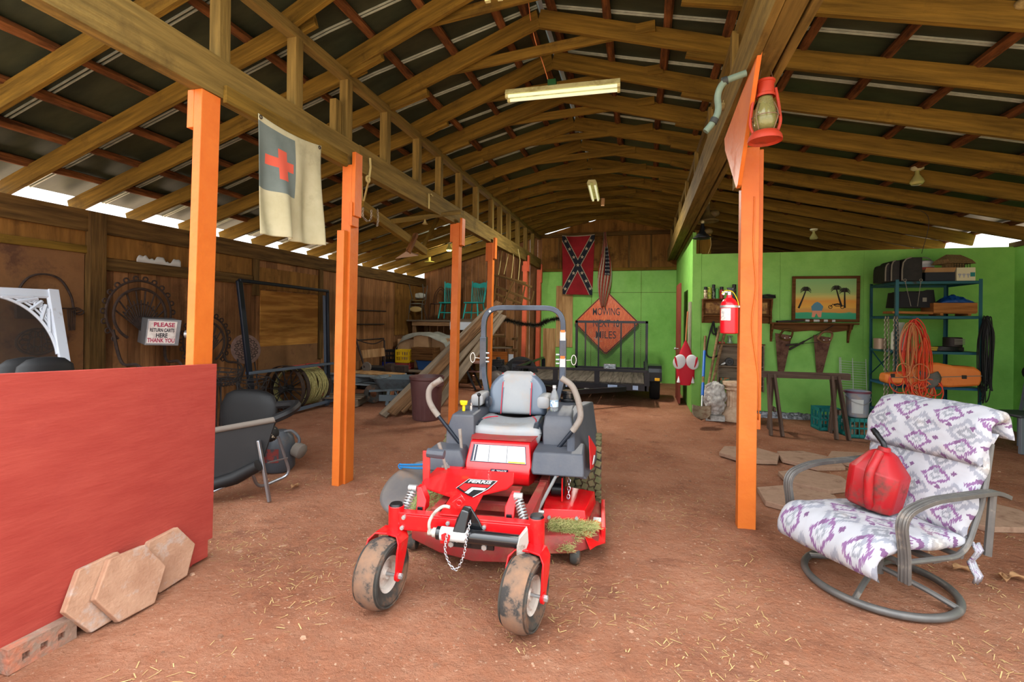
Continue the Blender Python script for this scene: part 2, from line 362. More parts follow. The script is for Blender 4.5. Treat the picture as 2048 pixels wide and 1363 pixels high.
# ================================================================ roof
def rtop(x):       # underside of the roofing
    return 4.66-.245*abs(x+1.0) if x > -2.83 else 4.21-.305*(-2.83-x)
def sheet(nm, xs, y0, y1):
    b = B()
    zs = [rtop(x)+.075 for x in xs]
    for a, c, za, zc in zip(xs, xs[1:], zs, zs[1:]):
        b.loft([[(a, y0, za), (a, y1, za), (a, y1, za+.012), (a, y0, za+.012)], [(c, y0, zc), (c, y1, zc), (c, y1, zc+.012), (c, y0, zc+.012)]])
    o = struct(b.obj(nm, 'roof_metal', smooth=0)); s = B(); y = 2.22
    while y < y0: y += .8
    while y < y1-.1:
        for a, c, za, zc in zip(xs, xs[1:], zs, zs[1:]):
            for dy in (0, .035): s.bar((a, y+dy, za-.006), (c, y+dy, zc-.006), .012, .012)
        y += .8
    struct(s.obj(nm+'_seams', 'seam_lit', smooth=0))
sheet('ceiling_left', [-6.76, -2.83, -1.03], 1.75, 13.7); sheet('ceiling_right', [-.97, 6.1], 1.75, 9.34); sheet('ceiling_right_rear', [-.97, 5.3], 9.34, 13.7)
b = B(); b.bb(-1.05, -.95, 1.75, 13.7, 4.755, 4.765); struct(b.obj('ceiling_ridge_strip', 'ridge_metal', smooth=0))
chordY = [1.85, 2.65, 3.4, 4.15, 4.93, 5.74, 6.4, 7.17, 8.0, 8.83, 9.5, 10.2, 10.95, 11.7, 12.5, 13.25]
ridgeY = [1.45, 2.2, 3.0, 3.8, 4.59, 5.35, 6.2, 7.14, 8.02, 8.96, 9.8, 10.65, 11.45, 12.2, 12.9, 13.3]
tailY = [1.95, 2.75, 3.54, 4.24, 4.92, 5.68, 6.4, 7.08, 7.74, 8.55, 9.25, 9.95, 10.6, 11.35, 12.2, 12.95]
rightY = [1.6, 2.4, 3.2, 4.01, 4.81, 5.61, 6.42, 7.2, 8.0, 8.8, 9.6, 10.4, 11.2, 12.0, 12.8, 13.3]
def jz(): return (rnd.random()-.5)*.03
for k in range(1, 16):
    c, r, t, q = chordY[k], ridgeY[k], tailY[k], rightY[k]; d = .17+rnd.random()*.03
    struct(timber('ceiling_rafter', (-6.73, t, rtop(-6.73)-.09), (-2.68, c+.06, rtop(-2.68)-.10), .045, d, 'rafter_wood'))
    struct(timber('ceiling_rafter', (-2.95, c, rtop(-2.95)-.085), (-1.0, r, rtop(-1)-.095), .045, d, 'rafter_wood'))
    struct(timber('ceiling_rafter', (-1.0, r, rtop(-1)-.095), (.95, q-.02, rtop(.95)-.09), .045, d, 'rafter_wood'))
    struct(timber('ceiling_rafter', (.6, q+.05, rtop(.6)-.09), ((6.0 if q < 9.3 else 5.28), q+.03, rtop(6.0 if q < 9.3 else 5.28)-.09), .05, d, 'rafter_wood'))
    if 2 < k < 15:       # collar ties nailed across the peak, short scabs at the plates
        z0 = 4.36+jz(); xl = -1.95-rnd.random()*.35; xr = -.15+rnd.random()*.35
        yl = r+(c-r)*(-1-xl)/1.9; struct(timber('ceiling_tie', (xl, yl+.045, z0-.03), (xr, r+(q-r)*(xr+1)/1.9-.05, z0+.02+jz()), .04, .1, 'rafter_wood'))
        struct(timber('ceiling_scab', (-2.78, c-.02, rtop(-2.78)-.2), (-2.3-rnd.random()*.2, c-.02-.1*(c-r)/1., rtop(-2.35)-.2), .06, .07, 'rafter_wood'))
        struct(timber('ceiling_scab', (.25+rnd.random()*.2, q-.05, rtop(.35)-.2), (.8, q-.03, rtop(.8)-.2), .06, .06, 'rafter_wood'))
for x in (-6.2, -5.65, -5.1, -4.5, -3.95, -3.4, -2.5, -1.95, -1.4, -1.12, -.88, -.35, .2, .72, 1.4, 2.05, 2.7, 3.35, 4.0, 4.65, 5.3):
    pts = [(x+(rnd.random()-.5)*.05, y, rtop(x)+.03+(rnd.random()-.5)*.012) for y in (1.75, 3, 5, 7, 9, 11, 13.4)]
    b = B(); b.tube([(p[1], -(p[0]-x), p[2]-rtop(x)) for p in spline(pts, 5)], [.043+.012*noise.noise(Vector((x*7, i*.7, 0))) for i in range(31)], 7)
    struct(b.obj('ceiling_purlin', 'bark_wood', loc=(x, 0, rtop(x)), rot=(0, 0, 90)))
# left girder: beam, studs, upper chord
for y0, y1 in ((1.6, 4.3), (4.3, 7.25), (7.25, 10.2), (10.2, 13.4)):
    struct(timber('beam', (-2.83, y0, 3.25), (-2.83, y1-.004, 3.24), .1, .27, 'beam_wood'))
struct(timber('beam_ledger', (-2.765, 2.65, 3.14), (-2.765, 4.05, 3.14), .03, .12, 'rafter_wood')); struct(timber('beam_chord', (-2.83, 1.75, 3.99), (-2.83, 13.4, 3.99), .09, .09, 'beam_wood'))
for i, y in enumerate((1.9, 2.67, 3.41, 4.13, 4.88, 5.68, 6.38, 7.15, 7.96, 8.85, 9.42, 10.1, 10.9, 11.7, 12.5)):
    struct(timber('beam_stud', (-2.83, y, 3.2), (-2.83, y, 3.96), .09, .09, 'beam_wood', up=(1, 0, 0)))
struct(timber('beam_stud', (-2.87, 4.02, 3.2), (-2.87, 4.02, 3.72), .09, .07, 'beam_wood', up=(1, 0, 0)))
# right girder
struct(timber('beam', (.67, 1.75, 3.42), (.67, 13.4, 3.40), .05, .3, 'beam_wood')); struct(timber('beam', (.76, 1.75, 3.42), (.76, 13.4, 3.42), .12, .28, 'beam_wood')); struct(timber('beam', (.86, 1.75, 3.42), (.86, 13.4, 3.42), .05, .3, 'beam_wood'))
struct(timber('beam_chord', (.76, 1.75, 3.97), (.76, 13.4, 3.97), .1, .1, 'beam_wood'))
for y in (2.4, 3.3, 4.2, 5.6, 7.0, 8.4, 9.8, 11.2, 12.6): struct(timber('beam_stud', (.7, y, 3.28), (.7, y, 3.95), .09, .05, 'beam_wood', up=(1, 0, 0)))

# ================================================================ painted posts
def post(label, boxes, lean=(0, 0), mat='orange_paint', group=None):
    x0, x1, y0, y1, z0, z1 = boxes[0]; cx, cy = (x0+x1)/2, (y0+y1)/2
    t = thing('painted_post', label, 'post', (cx, cy, 0), group=group); t.rotation_euler = (rad(lean[1]), rad(lean[0]), 0)
    for i, q in enumerate(boxes):
        b = B(); b.bb(q[0]-cx, q[1]-cx, q[2]-cy, q[3]-cy, q[4], q[5]); b.obj('timber' if i == 0 else 'splice_board', mat, t, bev=.004, smooth=0)
    return t
post('orange post rising from the end of the red panel', [(-2.885, -2.82, 2.45, 2.595, 0, 3.11), (-2.94, -2.885, 2.45, 2.55, 2.86, 3.11)], (.6, -.85))
post('tall orange post with stepped boards beside the white flag', [(-2.88, -2.775, 4.10, 4.24, 0, 3.12), (-2.88, -2.80, 4.035, 4.10, 0, 2.47), (-2.775, -2.735, 4.10, 4.22, 2.62, 3.24), (-2.776, -2.75, 4.08, 4.2, 2.52, 2.75)], (.7, 0))
post('orange post behind the brown trash can', [(-2.88, -2.77, 6.93, 7.06, 0, 3.12), (-2.93, -2.88, 6.95, 7.05, 2.83, 3.12), (-2.77, -2.73, 6.95, 7.08, 2.78, 3.2)], (.8, 0))
post('orange post just left of the mower roll bar', [(-2.88, -2.78, 8.7, 8.82, 0, 3.1), (-2.93, -2.88, 8.72, 8.8, 2.75, 3.1), (-2.78, -2.74, 8.72, 8.84, 2.8, 3.2)], (.8, 0))
post('faded orange post seen through the mower roll bar', [(-2.88, -2.78, 11.55, 11.67, 0, 3.1), (-2.78, -2.74, 11.57, 11.7, 2.85, 3.25), (-2.91, -2.88, 11.57, 11.65, 2.85, 3.0)], (.6, 0), 'red_orange_paint')
post('red-brown post where the left row meets the green rear wall', [(-2.88, -2.77, 13.2, 13.33, 0, 3.06), (-2.77, -2.74, 13.2, 13.33, 2.7, 3.22)], (.5, 0), 'red_orange_paint')
r1 = post('lone orange post holding the fire extinguisher', [(.745, .875, 4.10, 4.2, 0, 2.99), (.855, .925, 4.2, 4.24, .92, 3.0), (.857, .923, 4.2, 4.24, .77, .895)], (0, 0))
b = B(); b.bb(-.112, -.066, -.05, .05, 2.68, 3.2); b.obj('cleat', 'beam_wood', r1, smooth=0)
timber('post_top', (0, 0, 2.99), (0, 0, 3.28), .13, .10, 'beam_wood', r1, up=(0, 1, 0))
b = B(); b.tube(spline([(.03, -.056, 2.6), (.025, -.056, 2.2), (.045, -.056, 1.9), (.02, -.056, 1.6), (.07, -.05, 1.2), (.09, .02, .9), (.1, .07, .84)], 6), .005, 6); b.obj('electric_wire', 'orange_paint', r1)
# ================================================================ the mower
M('mower_red', (206, 18, 24), rough=.32, coat=.3, dirt=(150, 62, 46), dpos=(.56, .8), dscale=5)
M('mower_red_dusty', (150, 40, 40), (120, 52, 44), rough=.6, scale=6, dirt=(140, 90, 66), dpos=(.5, .7), dscale=7)
M('mower_grey', (66, 70, 80), (78, 80, 86), rough=.5, scale=5, dirt=(118, 96, 80), dpos=(.56, .85), dscale=4, bump=.05, bscale=60)
M('seat_grey', (138, 142, 146), (150, 152, 154), rough=.42, scale=3, dirt=(160, 146, 132), dpos=(.5, .8), dscale=5)
M('seat_dark', (40, 46, 56), rough=.28, coat=.4, dirt=(90, 84, 80), dpos=(.58, .8), dscale=4)
M('seat_blue', (92, 104, 120), rough=.3, coat=.3)
M('piping_red', (196, 24, 48), rough=.5)
M('black_metal', (22, 23, 26), rough=.38, metal=.2)
M('black_gloss', (20, 21, 24), rough=.22, coat=.5)
M('rops_steel', (50, 57, 68), (72, 80, 94), rough=.24, metal=.4, scale=4, coat=.3)
M('grip_grey', (132, 124, 116), rough=.75, dirt=(110, 92, 76), dscale=6)
M('lever_steel', (34, 40, 50), rough=.35, metal=.4)
M('chrome', (196, 200, 206), rough=.2, metal=.9)
M('zinc', (176, 178, 178), rough=.38, metal=.6)
M('dull_grey', (176, 172, 164), rough=.6, metal=.1, dirt=(130, 110, 96), dscale=8)
M('rubber', (44, 44, 42), (64, 60, 54), rough=.75, scale=9, dirt=(112, 82, 62), dpos=(.48, .62), dscale=6)
M('rubber_dusty', (130, 98, 76), (92, 80, 70), rough=.9, scale=9, dirt=(50, 48, 46), dpos=(.52, .6), dscale=9)
M('rim_white', (196, 186, 176), rough=.5, dirt=(150, 112, 90), dpos=(.5, .7), dscale=9)
M('chute_rubber', (92, 90, 92), (112, 106, 102), rough=.55, scale=3, dirt=(122, 104, 92), dscale=4)
M('decal_white', (186, 188, 188), rough=.45); M('decal_black', (20, 22, 26), rough=.4); M('decal_navy', (24, 26, 52), rough=.4); M('decal_red', (200, 30, 34), rough=.4); M('print_grey', (150, 152, 156), rough=.5)
M('yellow_plastic', (232, 200, 20), rough=.4); M('orange_sticker', (220, 110, 40), rough=.5); M('blue_rubber', (28, 112, 170), rough=.6)
M('grass_dry', (186, 176, 116), (140, 150, 84), rough=.9, scale=9, island=.9, lo=.2, hi=.8)
M('grass_green', (120, 146, 74), (186, 182, 122), rough=.9, scale=9, island=.9, lo=.2, hi=.8)
mower = thing('riding_mower', 'red and grey zero-turn riding mower parked in the middle of the dirt floor', 'lawn mower', (-1.03, 4.28, 0), 4.6)

def wheel(parent, c, r, w, axis_deg, tread, kind):
    """tyre (mesh) + rim child; axis in the xy plane"""
    a = rad(axis_deg); m = frame(c, (-math.sin(a), math.cos(a), 0), (0, 0, 1)) # z axis of frame = wheel axis
    ri = r*(.50 if kind == 'caster' else .5); h = w/2
    b = B()
    if kind == 'caster':
        b.mi = 0; b.lathe([(ri, -h*.62), (ri+.02, -h*.78), (r*.80, -h*.98), (r*.93, -h*.80)], 40, m); b.mi = 1; b.lathe([(r*.93, -h*.80), (r*.985, -h*.5), (r, 0), (r*.985, h*.5), (r*.93, h*.80)], 40, m)
        b.mi = 0; b.lathe([(r*.93, h*.80), (r*.80, h*.98), (ri+.02, h*.78), (ri, h*.62)], 40, m)
        b.mi = 0
        for s in (-1, 1): b.tube([m @ (Vector((r*.88*math.cos(t), r*.88*math.sin(t), s*h*.93))) for t in (2*PI*i/40 for i in range(40))], .006, 5, closed=True)
    else:
        b.lathe([(ri, -h*.8), (ri+.02, -h*.95), (r*.86, -h), (r*.95, -h*.85), (r*.965, 0), (r*.95, h*.85), (r*.86, h), (ri+.02, h*.95), (ri, h*.8)], 40, m)
        b.mi = 1; nl = 30
        for i in range(nl):
            for j in range(5):
                t = 2*PI*(i+.5*(j % 2))/nl; z = (j-2)*h*.40
                q = m @ Matrix.Rotation(t, 4, 'Z') @ Matrix.Translation((r*.975, 0, z)) @ Matrix.Rotation(.35*(1 if j % 2 else -1), 4, 'X')
                v = [q @ Vector((x*.013, y*.024, k*h*.165)) for x in (-1, 1) for y in (-1, 1) for k in (-1, 1)]
                V = [b.bm.verts.new(p) for p in v]
                for f in ((0, 1, 3, 2), (4, 6, 7, 5), (0, 4, 5, 1), (2, 3, 7, 6), (0, 2, 6, 4), (1, 5, 7, 3)): b.fc([V[k] for k in f])
    t = b.obj('tire', ['rubber', 'rubber_dusty'] if kind == 'caster' else ['rubber', tread], parent)
    b = B(); b.lathe([(0, -h*.3), (ri*.3, -h*.55), (ri*.36, -h*.3), (ri*.8, -h*.2), (ri*.86, -h*.55), (ri*1.03, -h*.7), (ri*1.03, -h*.6)], 30, m); b.lathe([(ri*1.03, h*.6), (ri*1.03, h*.7), (ri*.86, h*.55), (ri*.8, h*.2), (ri*.36, h*.3), (ri*.3, h*.55), (0, h*.3)], 30, m); b.lathe([(ri*.98, -h*.6), (ri*.98, h*.6)], 30, m)
    b.obj('rim', 'rim_white', t)
    return t
M('tread_dusty', (120, 104, 74), (84, 88, 56), rough=.9, scale=8)
for s in (-1, 1): wheel(mower, (s*.565, 0, .305), .305, .27, 0, 'tread_dusty', 'rear')
for cx, cy, ax in ((-.515, -1.82, -8), (.305, -1.86, -14)):
    wheel(mower, (cx, cy, .188), .188, .15, ax, None, 'caster')
    a = rad(ax); A = Vector((math.cos(a), math.sin(a), 0)); T = Vector((math.sin(a), -math.cos(a), 0)); c = Vector((cx, cy, 0))
    b = B(); top = c-T*.10
    for s in (-1, 1):       # bent strap fork: crown, shoulder, arm down to the axle
        prof = [c-T*.10+Vector((0, 0, .385)), c-T*.085+A*s*.07+Vector((0, 0, .385)), c-T*.06+A*s*.098+Vector((0, 0, .355)), c-T*.035+A*s*.102+Vector((0, 0, .30)), c+A*s*.102+Vector((0, 0, .17))]
        wd = [.055, .055, .055, .05, .026]; ring = []
        for i, p in enumerate(prof):
            nrm = (A*s if i > 2 else Vector((0, 0, 1)) if i < 2 else (A*s+Vector((0, 0, 1))).normalized())*.005
            al = -T if i < 3 else (-T-Vector((0, 0, .25))).normalized()
            ring.append([p-al*wd[i]-nrm, p+al*wd[i]-nrm, p+al*wd[i]+nrm, p-al*wd[i]+nrm])
        b.loft(ring)
        b.cyl(c+A*s*.095+Vector((0, 0, .188)), c+A*s*.112+Vector((0, 0, .188)), .03)
    fk = b.obj('caster_fork', 'mower_red', mower, bev=.002)
    b = B(); b.cyl(c-A*.13+Vector((0, 0, .188)), c+A*.13+Vector((0, 0, .188)), .009); b.cyl(c+A*.112+Vector((0, 0, .188)), c+A*.128+Vector((0, 0, .188)), .017, n=6); b.cyl(c-A*.112+Vector((0, 0, .188)), c-A*.128+Vector((0, 0, .188)), .017, n=6); b.obj('axle_bolt', 'zinc', fk)
PV = [(-.485, -1.70), (.345, -1.70)]
for x, y in PV:
    b = B(); b.cyl((x, y, .33), (x, y, .525), .045, n=24); o = b.obj('pivot_tube', 'mower_red', mower, bev=.003); b = B(); b.cyl((x, y, .525), (x, y, .537), .041, .034, n=24); b.obj('pivot_cap', 'black_metal', o)
b = B(); b.box((-.07, -1.70, .445), (.80, .06, .10)); b.box((-.07, -1.735, .445), (.74, .006, .082)); fb = b.obj('front_beam', 'mower_red', mower, bev=.006)
b = B()
for x, z in ((-.43, .415), (-.42, .475), (-.155, .465), (.055, .46)): b.cyl((x, -1.725, z), (x, -1.752, z), .012, n=10); b.cyl((x, -1.752, z), (x, -1.758, z), .008, n=8)
b.obj('bolt_head', 'zinc', fb, split=True)
# main rails, cross pieces
b = B()
for s in (-1, 1):
    b.bar((s*.27, -1.62, .45), (s*.29, -.9, .42), .055, .085); b.bar((s*.29, -.9, .42), (s*.3, .25, .40), .06, .09)
b.bar((-.3, -1.28, .40), (.3, -1.28, .40), .05, .05); b.bar((-.28, -1.5, .40), (.24, -1.5, .40), .1, .02); b.bar((-.3, -.6, .40), (.3, -.6, .40), .3, .02); b.bar((-.3, 0.1, .40), (.3, 0.1, .40), .3, .1)
b.obj('chassis_frame', 'mower_red_dusty', mower, bev=.004)
b = B(); b.box((0, .12, .60), (.5, .5, .3)); b.box((0, .3, .45), (.56, .5, .22)); b.cyl((-.2, .2, .75), (-.2, .2, .9), .09); b.cyl((-.3, 0, .305), (.3, 0, .305), .05); b.box((0, .0, .33), (.7, .12, .1)); b.cyl((.0, .2, .75), (0, .2, .86), .16); b.obj('engine', 'black_metal', mower, bev=.01)
b = B(); b.cyl((.40, .02, .70), (.40, .02, .90), .07); b.cyl((.40, .02, .90), (.40, .02, .92), .08); b.cyl((.40, .02, .92), (.40, .02, .965), .05); b.cyl((.40, .02, .965), (.40, .02, .99), .065); b.obj('oil_reservoir', 'black_gloss', mower, bev=.003)
# floor pan with the two stickers
FP = [(-.47, -1.15, .545), (.105, -1.15, .545), (.105, -1.30, .52), (-.03, -1.46, .50), (-.02, -1.70, .50), (-.02, -1.74, .345), (-.23, -1.74, .345), (-.23, -1.70, .50), (-.235, -1.49, .50), (-.47, -1.37, .51)]
b = B()
top = [(-.44, -1.12), (.11, -1.12), (.135, -1.28), (.11, -1.36), (-.02, -1.46), (-.02, -1.735), (-.21, -1.735), (-.21, -1.52), (-.42, -1.43), (-.46, -1.36)]
def fz(x, y): return .51+(y+1.735)*.11
b.loft([[(x, y, fz(x, y)-.01) for x, y in top], [(x, y, fz(x, y)) for x, y in top]])
b.hexa([(-.215, -1.742, .49), (-.015, -1.742, .49), (-.015, -1.735, .49), (-.215, -1.735, .49)], [(-.2, -1.742, .345), (.0, -1.742, .345), (.0, -1.735, .345), (-.2, -1.735, .345)])
b.hexa([(-.46, -1.36, .49), (-.44, -1.12, .53), (-.44, -1.12, .54), (-.46, -1.36, .5)], [(-.455, -1.36, .49), (-.435, -1.12, .53), (-.435, -1.12, .54), (-.455, -1.36, .5)])
fp = b.obj('foot_plate', 'mower_red', mower, bev=.003)
def onpan(x, y): return Vector((x, y, fz(x, y)+.0025))
# decal: black slanted shield with wordmark and angular mark
dm = frame(onpan(-.09, -1.40), (1, 0, 0), (0, 1, .11)) @ Matrix.Translation((0, 0, .003))
b = B(); q = [(-.115, -.02), (-.07, .115), (.115, .115), (.085, .0), (.02, -.12), (-.02, -.10)]; b.prism(q, 0, .0015, dm); dc = b.obj('brand_decal', 'decal_black', fp, smooth=0)
b = B(); b.prism([(-.118, -.024), (-.073, .12), (-.070, .115), (-.113, -.02)], 0, .002, dm); b.prism([(-.073, .12), (.121, .12), (.119, .115), (-.07, .115)], 0, .002, dm); b.prism([(.121, .12), (.09, .0), (.022, -.126), (.018, -.12), (.084, 0), (.115, .115)], 0, .002, dm); b.obj('decal_outline', 'decal_white', dc, smooth=0)
b = B(); b.prism([(-.1, -.012), (-.084, .05), (.09, .05), (.08, .012), (-.025, .012), (-.05, -.06)], .0015, .0025, dm); b.obj('decal_field', 'decal_red', dc, smooth=0)
b = B(); b.prism([(-.045, -.075), (-.02, .0), (.073, .0), (.066, -.03), (.0, -.03), (-.018, -.09)], .0025, .0035, dm); b.obj('decal_mark', 'decal_white', dc, smooth=0)
text('FERRIS', 'decal_white', dm @ Matrix.Translation((.012, .086, .0018)), .155, .042, dc, bold=.035, shear=.15)
# tank front / seat pan box
b = B(); n = 14
def rp(u, w0, y, z): return (u*w0, y, z)
prof = [(-.50, .30, .40), (-.80, .24, .40), (-.90, .225, .415), (-.93, .228, .44), (-.945, .235, .50), (-.935, .24, .545), (-.92, .245, .56), (-.86, .225, .70), (-.84, .222, .715), (-.50, .27, .735)]
b.loft([[(-.045+s*w_, y, z) for (y, w_, z) in prof] for s in (-1, 1)])
tk = b.obj('front_cowl', 'mower_red', mower, bev=.006)
b = B(); b.loft([[(-.27, -.845, .722), (.19, -.845, .722), (.27, -.4, .742), (-.36, -.4, .742)], [(-.27, -.845, .726), (.19, -.845, .726), (.27, -.4, .747), (-.36, -.4, .747)]]); b.obj('cowl_top', 'mower_red_dusty', tk)
pm = frame((-.045, -.890, .63), (1, 0, 0), (0, .06, .14)) @ Matrix.Translation((0, 0, .0035))
b = B(); b.prism([(-.205, -.058), (.205, -.058), (.19, .062), (-.19, .062)], 0, .001, pm); st = b.obj('instruction_sticker', 'decal_white', tk, smooth=0)
b = B(); b.prism([(-.212, -.062), (.209, -.062), (.195, .066), (-.197, .066)], -.001, .0003, pm)
for x in (-.075, .06): b.prism([(x, -.056), (x+.003, -.056), (x+.003, .06), (x, .06)], .001, .0016, pm)
for x in (-.207, -.185): b.prism([(x, -.056), (x+.013, -.056), (x+.023, .06), (x+.010, .06)], .001, .0016, pm)
b.obj('sticker_border', 'decal_navy', st, smooth=0)
b = B()
for c in (-.145, -.065, .07):
    for i in range(9): b.prism([(c, .048-.0105*i), (c+.05+rnd.random()*.06, .048-.0105*i), (c+.05, .051-.0105*i), (c, .051-.0105*i)], .001, .0014, pm)
b.obj('sticker_print', 'print_grey', st, smooth=0)
b = B(); b.prism([(.075, -.057), (.2, -.057), (.2, -.047), (.075, -.047)], .001, .0016, pm); b.obj('sticker_warning', 'yellow_plastic', st, smooth=0)
nm_ = frame((-.03, -.941, .521), (1, 0, 0), (0, -.005, .045)) @ Matrix.Translation((0, 0, .004))
b = B(); b.prism([(-.068, -.017), (.062, -.017), (.068, .017), (-.062, .017)], 0, .0012, nm_); nd = b.obj('model_decal', 'decal_navy', tk, smooth=0); text('IS 700Z', 'decal_white', nm_ @ Matrix.Translation((0, 0, .0012)), .115, .024, nd, bold=.03, shear=.12)
b = B(); b.cyl((-.02, -1.01, .42), (-.02, -1.01, .455), .034, .026, n=10); b.cyl((-.02, -1.01, .455), (-.02, -1.01, .465), .026, n=10); b.obj('knob', 'black_metal', mower, bev=.004)
b = B(); b.bb(-.2, .14, -1.12, -.93, .41, .42); b.obj('pan_floor', 'mower_red_dusty', mower)
# seat
SCX = -.04
def pillow(nm, fn_o, fn_i, mats, parent, nu=20, nv=20, mi=None):
    b = B(); n0 = len(b.bm.faces); b.grid(fn_o, nu, nv); b.grid(fn_i, nu, nv); bmesh.ops.remove_doubles(b.bm, verts=b.bm.verts, dist=.0015)
    b.bm.faces.ensure_lookup_table()
    if mi:
        for f in b.bm.faces: f.material_index = mi(f.calc_center_median())
    return b.obj(nm, mats, parent, smooth=60)
seat = thing('seat', None, None); seat.parent = mower
def sq(t): return 2*t-1
def cush(sgn):
    def f(u, v):
        x, y = sq(u), sq(v); ex = .285*(1-.06*(y+1)/2); e = (1-abs(x)**6)*(1-abs(y)**6); e = max(0, e)**.28
        dip = -.03*max(0, 1-(x/.7)**2)*max(0, min(1, (y+1.1)))
        return (SCX+x*ex, -.44+y*.25-.03*(1-x*x)*(1 if y < 0 else 0), (.745+(.06+dip)*e + .05*max(0, abs(x)-.65)*(y > -.6)) if sgn > 0 else .745-.115*e)
    return f
pillow('seat_cushion', cush(1), cush(-1), ['seat_grey', 'seat_dark'], seat, 26, 24, lambda c: 1 if abs(c.x-SCX) > .225 and (c.y > -.62 or c.z > .78) else 0)
def bk(sgn):
    def f(u, v):
        x, t = sq(u), v; z = .79+.37*t
        wv = .268*(1-.10*t)*(1-max(0, (t-.55)/.45)**2.2*.55); e = max(0, (1-abs(x)**5)*(1-(abs(2*t-1))**8))**.35
        bol = .045*max(0, abs(x)-.5)*2*(1-t*.6)
        return (SCX+x*wv, -.16+.10*t+(-(.05+bol)*e-.01 if sgn > 0 else .06*e), z)
    return f
pillow('backrest', bk(1), bk(-1), ['seat_grey', 'seat_blue', 'seat_dark'], seat, 26, 24, lambda c: 2 if c.y > -.12+.10*(c.z-.79)/.37 else (1 if abs(c.x-SCX) > .125 and c.z < 1.13 else 0))
b = B()
for s in (-1, 1):
    b.tube(spline([(SCX+s*.130, -.232+.1*t-.002, .80+.37*t) if t < .8 else (SCX+s*(.130+(t-.8)*.1), -.205+.1*t+(t-.8)*.12, .80+.37*t) for t in (0, .2, .4, .6, .8, .93)], 4), .004, 6)
    b.tube(spline([(SCX+s*.225, -.57, .80), (SCX+s*.21, -.46, .812), (SCX+s*.17, -.36, .815)] if s > 0 else [(SCX-.262, -.57, .785), (SCX-.2, -.48, .812), (SCX-.12, -.40, .81)], 5), .004, 6)
b.obj('piping', 'piping_red', seat, split=True)
b = B(); b.bb(-.18, -.12, -.63, -.55, .735, .755); b.obj('seat_latch', 'yellow_plastic', seat, bev=.004)
b = B()
for x in (-.22, .13): b.cyl((x, -.6, .735), (x, -.6, .775), .014)
b.bb(-.25, .17, -.6, -.25, .735, .75); b.obj('seat_base', 'black_metal', seat)
for x0, sg in ((-.335, -1), (.225, 1)):
    b = B(); b.loft([[(x0+w_*math.copysign(abs(math.cos(a))**.55, math.cos(a)), y, .945+h_*math.copysign(abs(math.sin(a))**.55, math.sin(a))) for a in (2*PI*i/20 for i in range(20))] for y, w_, h_ in ((-.44, .035, .03), (-.43, .05, .048), (-.3, .052, .05), (-.16, .045, .045), (-.14, .02, .02))]); o = b.obj('armrest', 'seat_grey', mower, smooth=50)
    b = B(); b.bar((x0-sg*.02, -.18, .92), (x0-sg*.03, -.16, .74), .012, .03); b.obj('armrest_bracket', 'black_metal', o)
    if sg < 0: b = B(); b.ball((x0+.075, -.32, .915), (.03, .08, .05), 8); b.obj('armrest_pad', 'seat_dark', o)
# roll bar
rp_ = [(-.22, .0, .62), (-.385, .03, 1.03), (-.40, .05, 1.30), (-.40, .05, 1.735), (.345, .05, 1.735), (.345, .05, 1.30), (.345, .03, 1.08), (.22, .0, .60)]
rl = fillet(rp_, .17, 7)
roll = thing('roll_bar', None, None); roll.parent = mower
b = B(); b.tube(rl, .034, 4, ph=PI/4); b.obj('hoop', 'rops_steel', roll, bev=.006, smooth=0)
b = B()
for x in (-.40, .345): b.bar((x, .05, 1.06), (x, .05, 1.46), .062, .066, (0, 1, 0))
b.obj('hinge_sleeve', 'rops_steel', roll, bev=.005, smooth=0, split=True)
b = B()
for x, s in ((-.40, -1), (.345, 1)):
    b.tube(fillet([(x+s*.03, .03, 1.26), (x+s*.08, .03, 1.265)], .01), .004, 6)
    b.tube([(x+s*.10+.022*math.cos(t), .03, 1.265+.045*math.sin(t)) for t in (2*PI*i/20 for i in range(20))], .0045, 6, closed=True)
    lp = b.obj('lock_pin', 'chrome', roll); b = B()
    for z in (1.31, 1.265, 1.23): b.cyl((x-s*.03, .02, z), (x-s*.06, .02, z), .009, n=8)
    b.obj('bolt_end', 'zinc', lp, split=True); b = B()
b.bm.free()
b = B(); b.bb(.32, .37, .012, .014, 1.44, 1.52); b.bb(.32, .37, .008, .012, 1.20, 1.28); b.obj('warning_label', 'decal_white', roll, smooth=0, split=True)
b = B(); b.bb(.325, .365, .009, .0125, 1.515, 1.535); b.bb(.325, .365, .006, .0085, 1.275, 1.3); b.obj('label_stripe', 'orange_sticker', roll, smooth=0, split=True)
b = B(); b.box((-.335, .012, 1.70), (.018, .004, .02), (0, 45, 0)); b.obj('white_tag', 'decal_white', roll)
# drive levers
for s, pts in ((-1, [(-.30, -.74, .55), (-.405, -.75, .68), (-.60, -.75, .905), (-.645, -.75, .98), (-.645, -.75, 1.08), (-.54, -.75, 1.15)]), (1, [(.33, -.74, .60), (.41, -.75, .705), (.50, -.75, .82), (.548, -.75, .90), (.525, -.75, 1.03), (.48, -.75, 1.14), (.395, -.75, 1.19)])):
    k = 2; P = fillet(pts[k-1:], .05, 5); cut = .25
    b = B(); b.tube([pts[0], pts[1], Vector(pts[1]).lerp(Vector(pts[2]), .95)], .015, 10); o = b.obj('drive_lever', 'lever_steel', mower)
    b = B(); b.tube(fillet([Vector(pts[1]).lerp(Vector(pts[2]), .8)]+[Vector(p) for p in pts[2:]], .07, 6), .023, 12); b.obj('lever_grip', 'grip_grey', o)
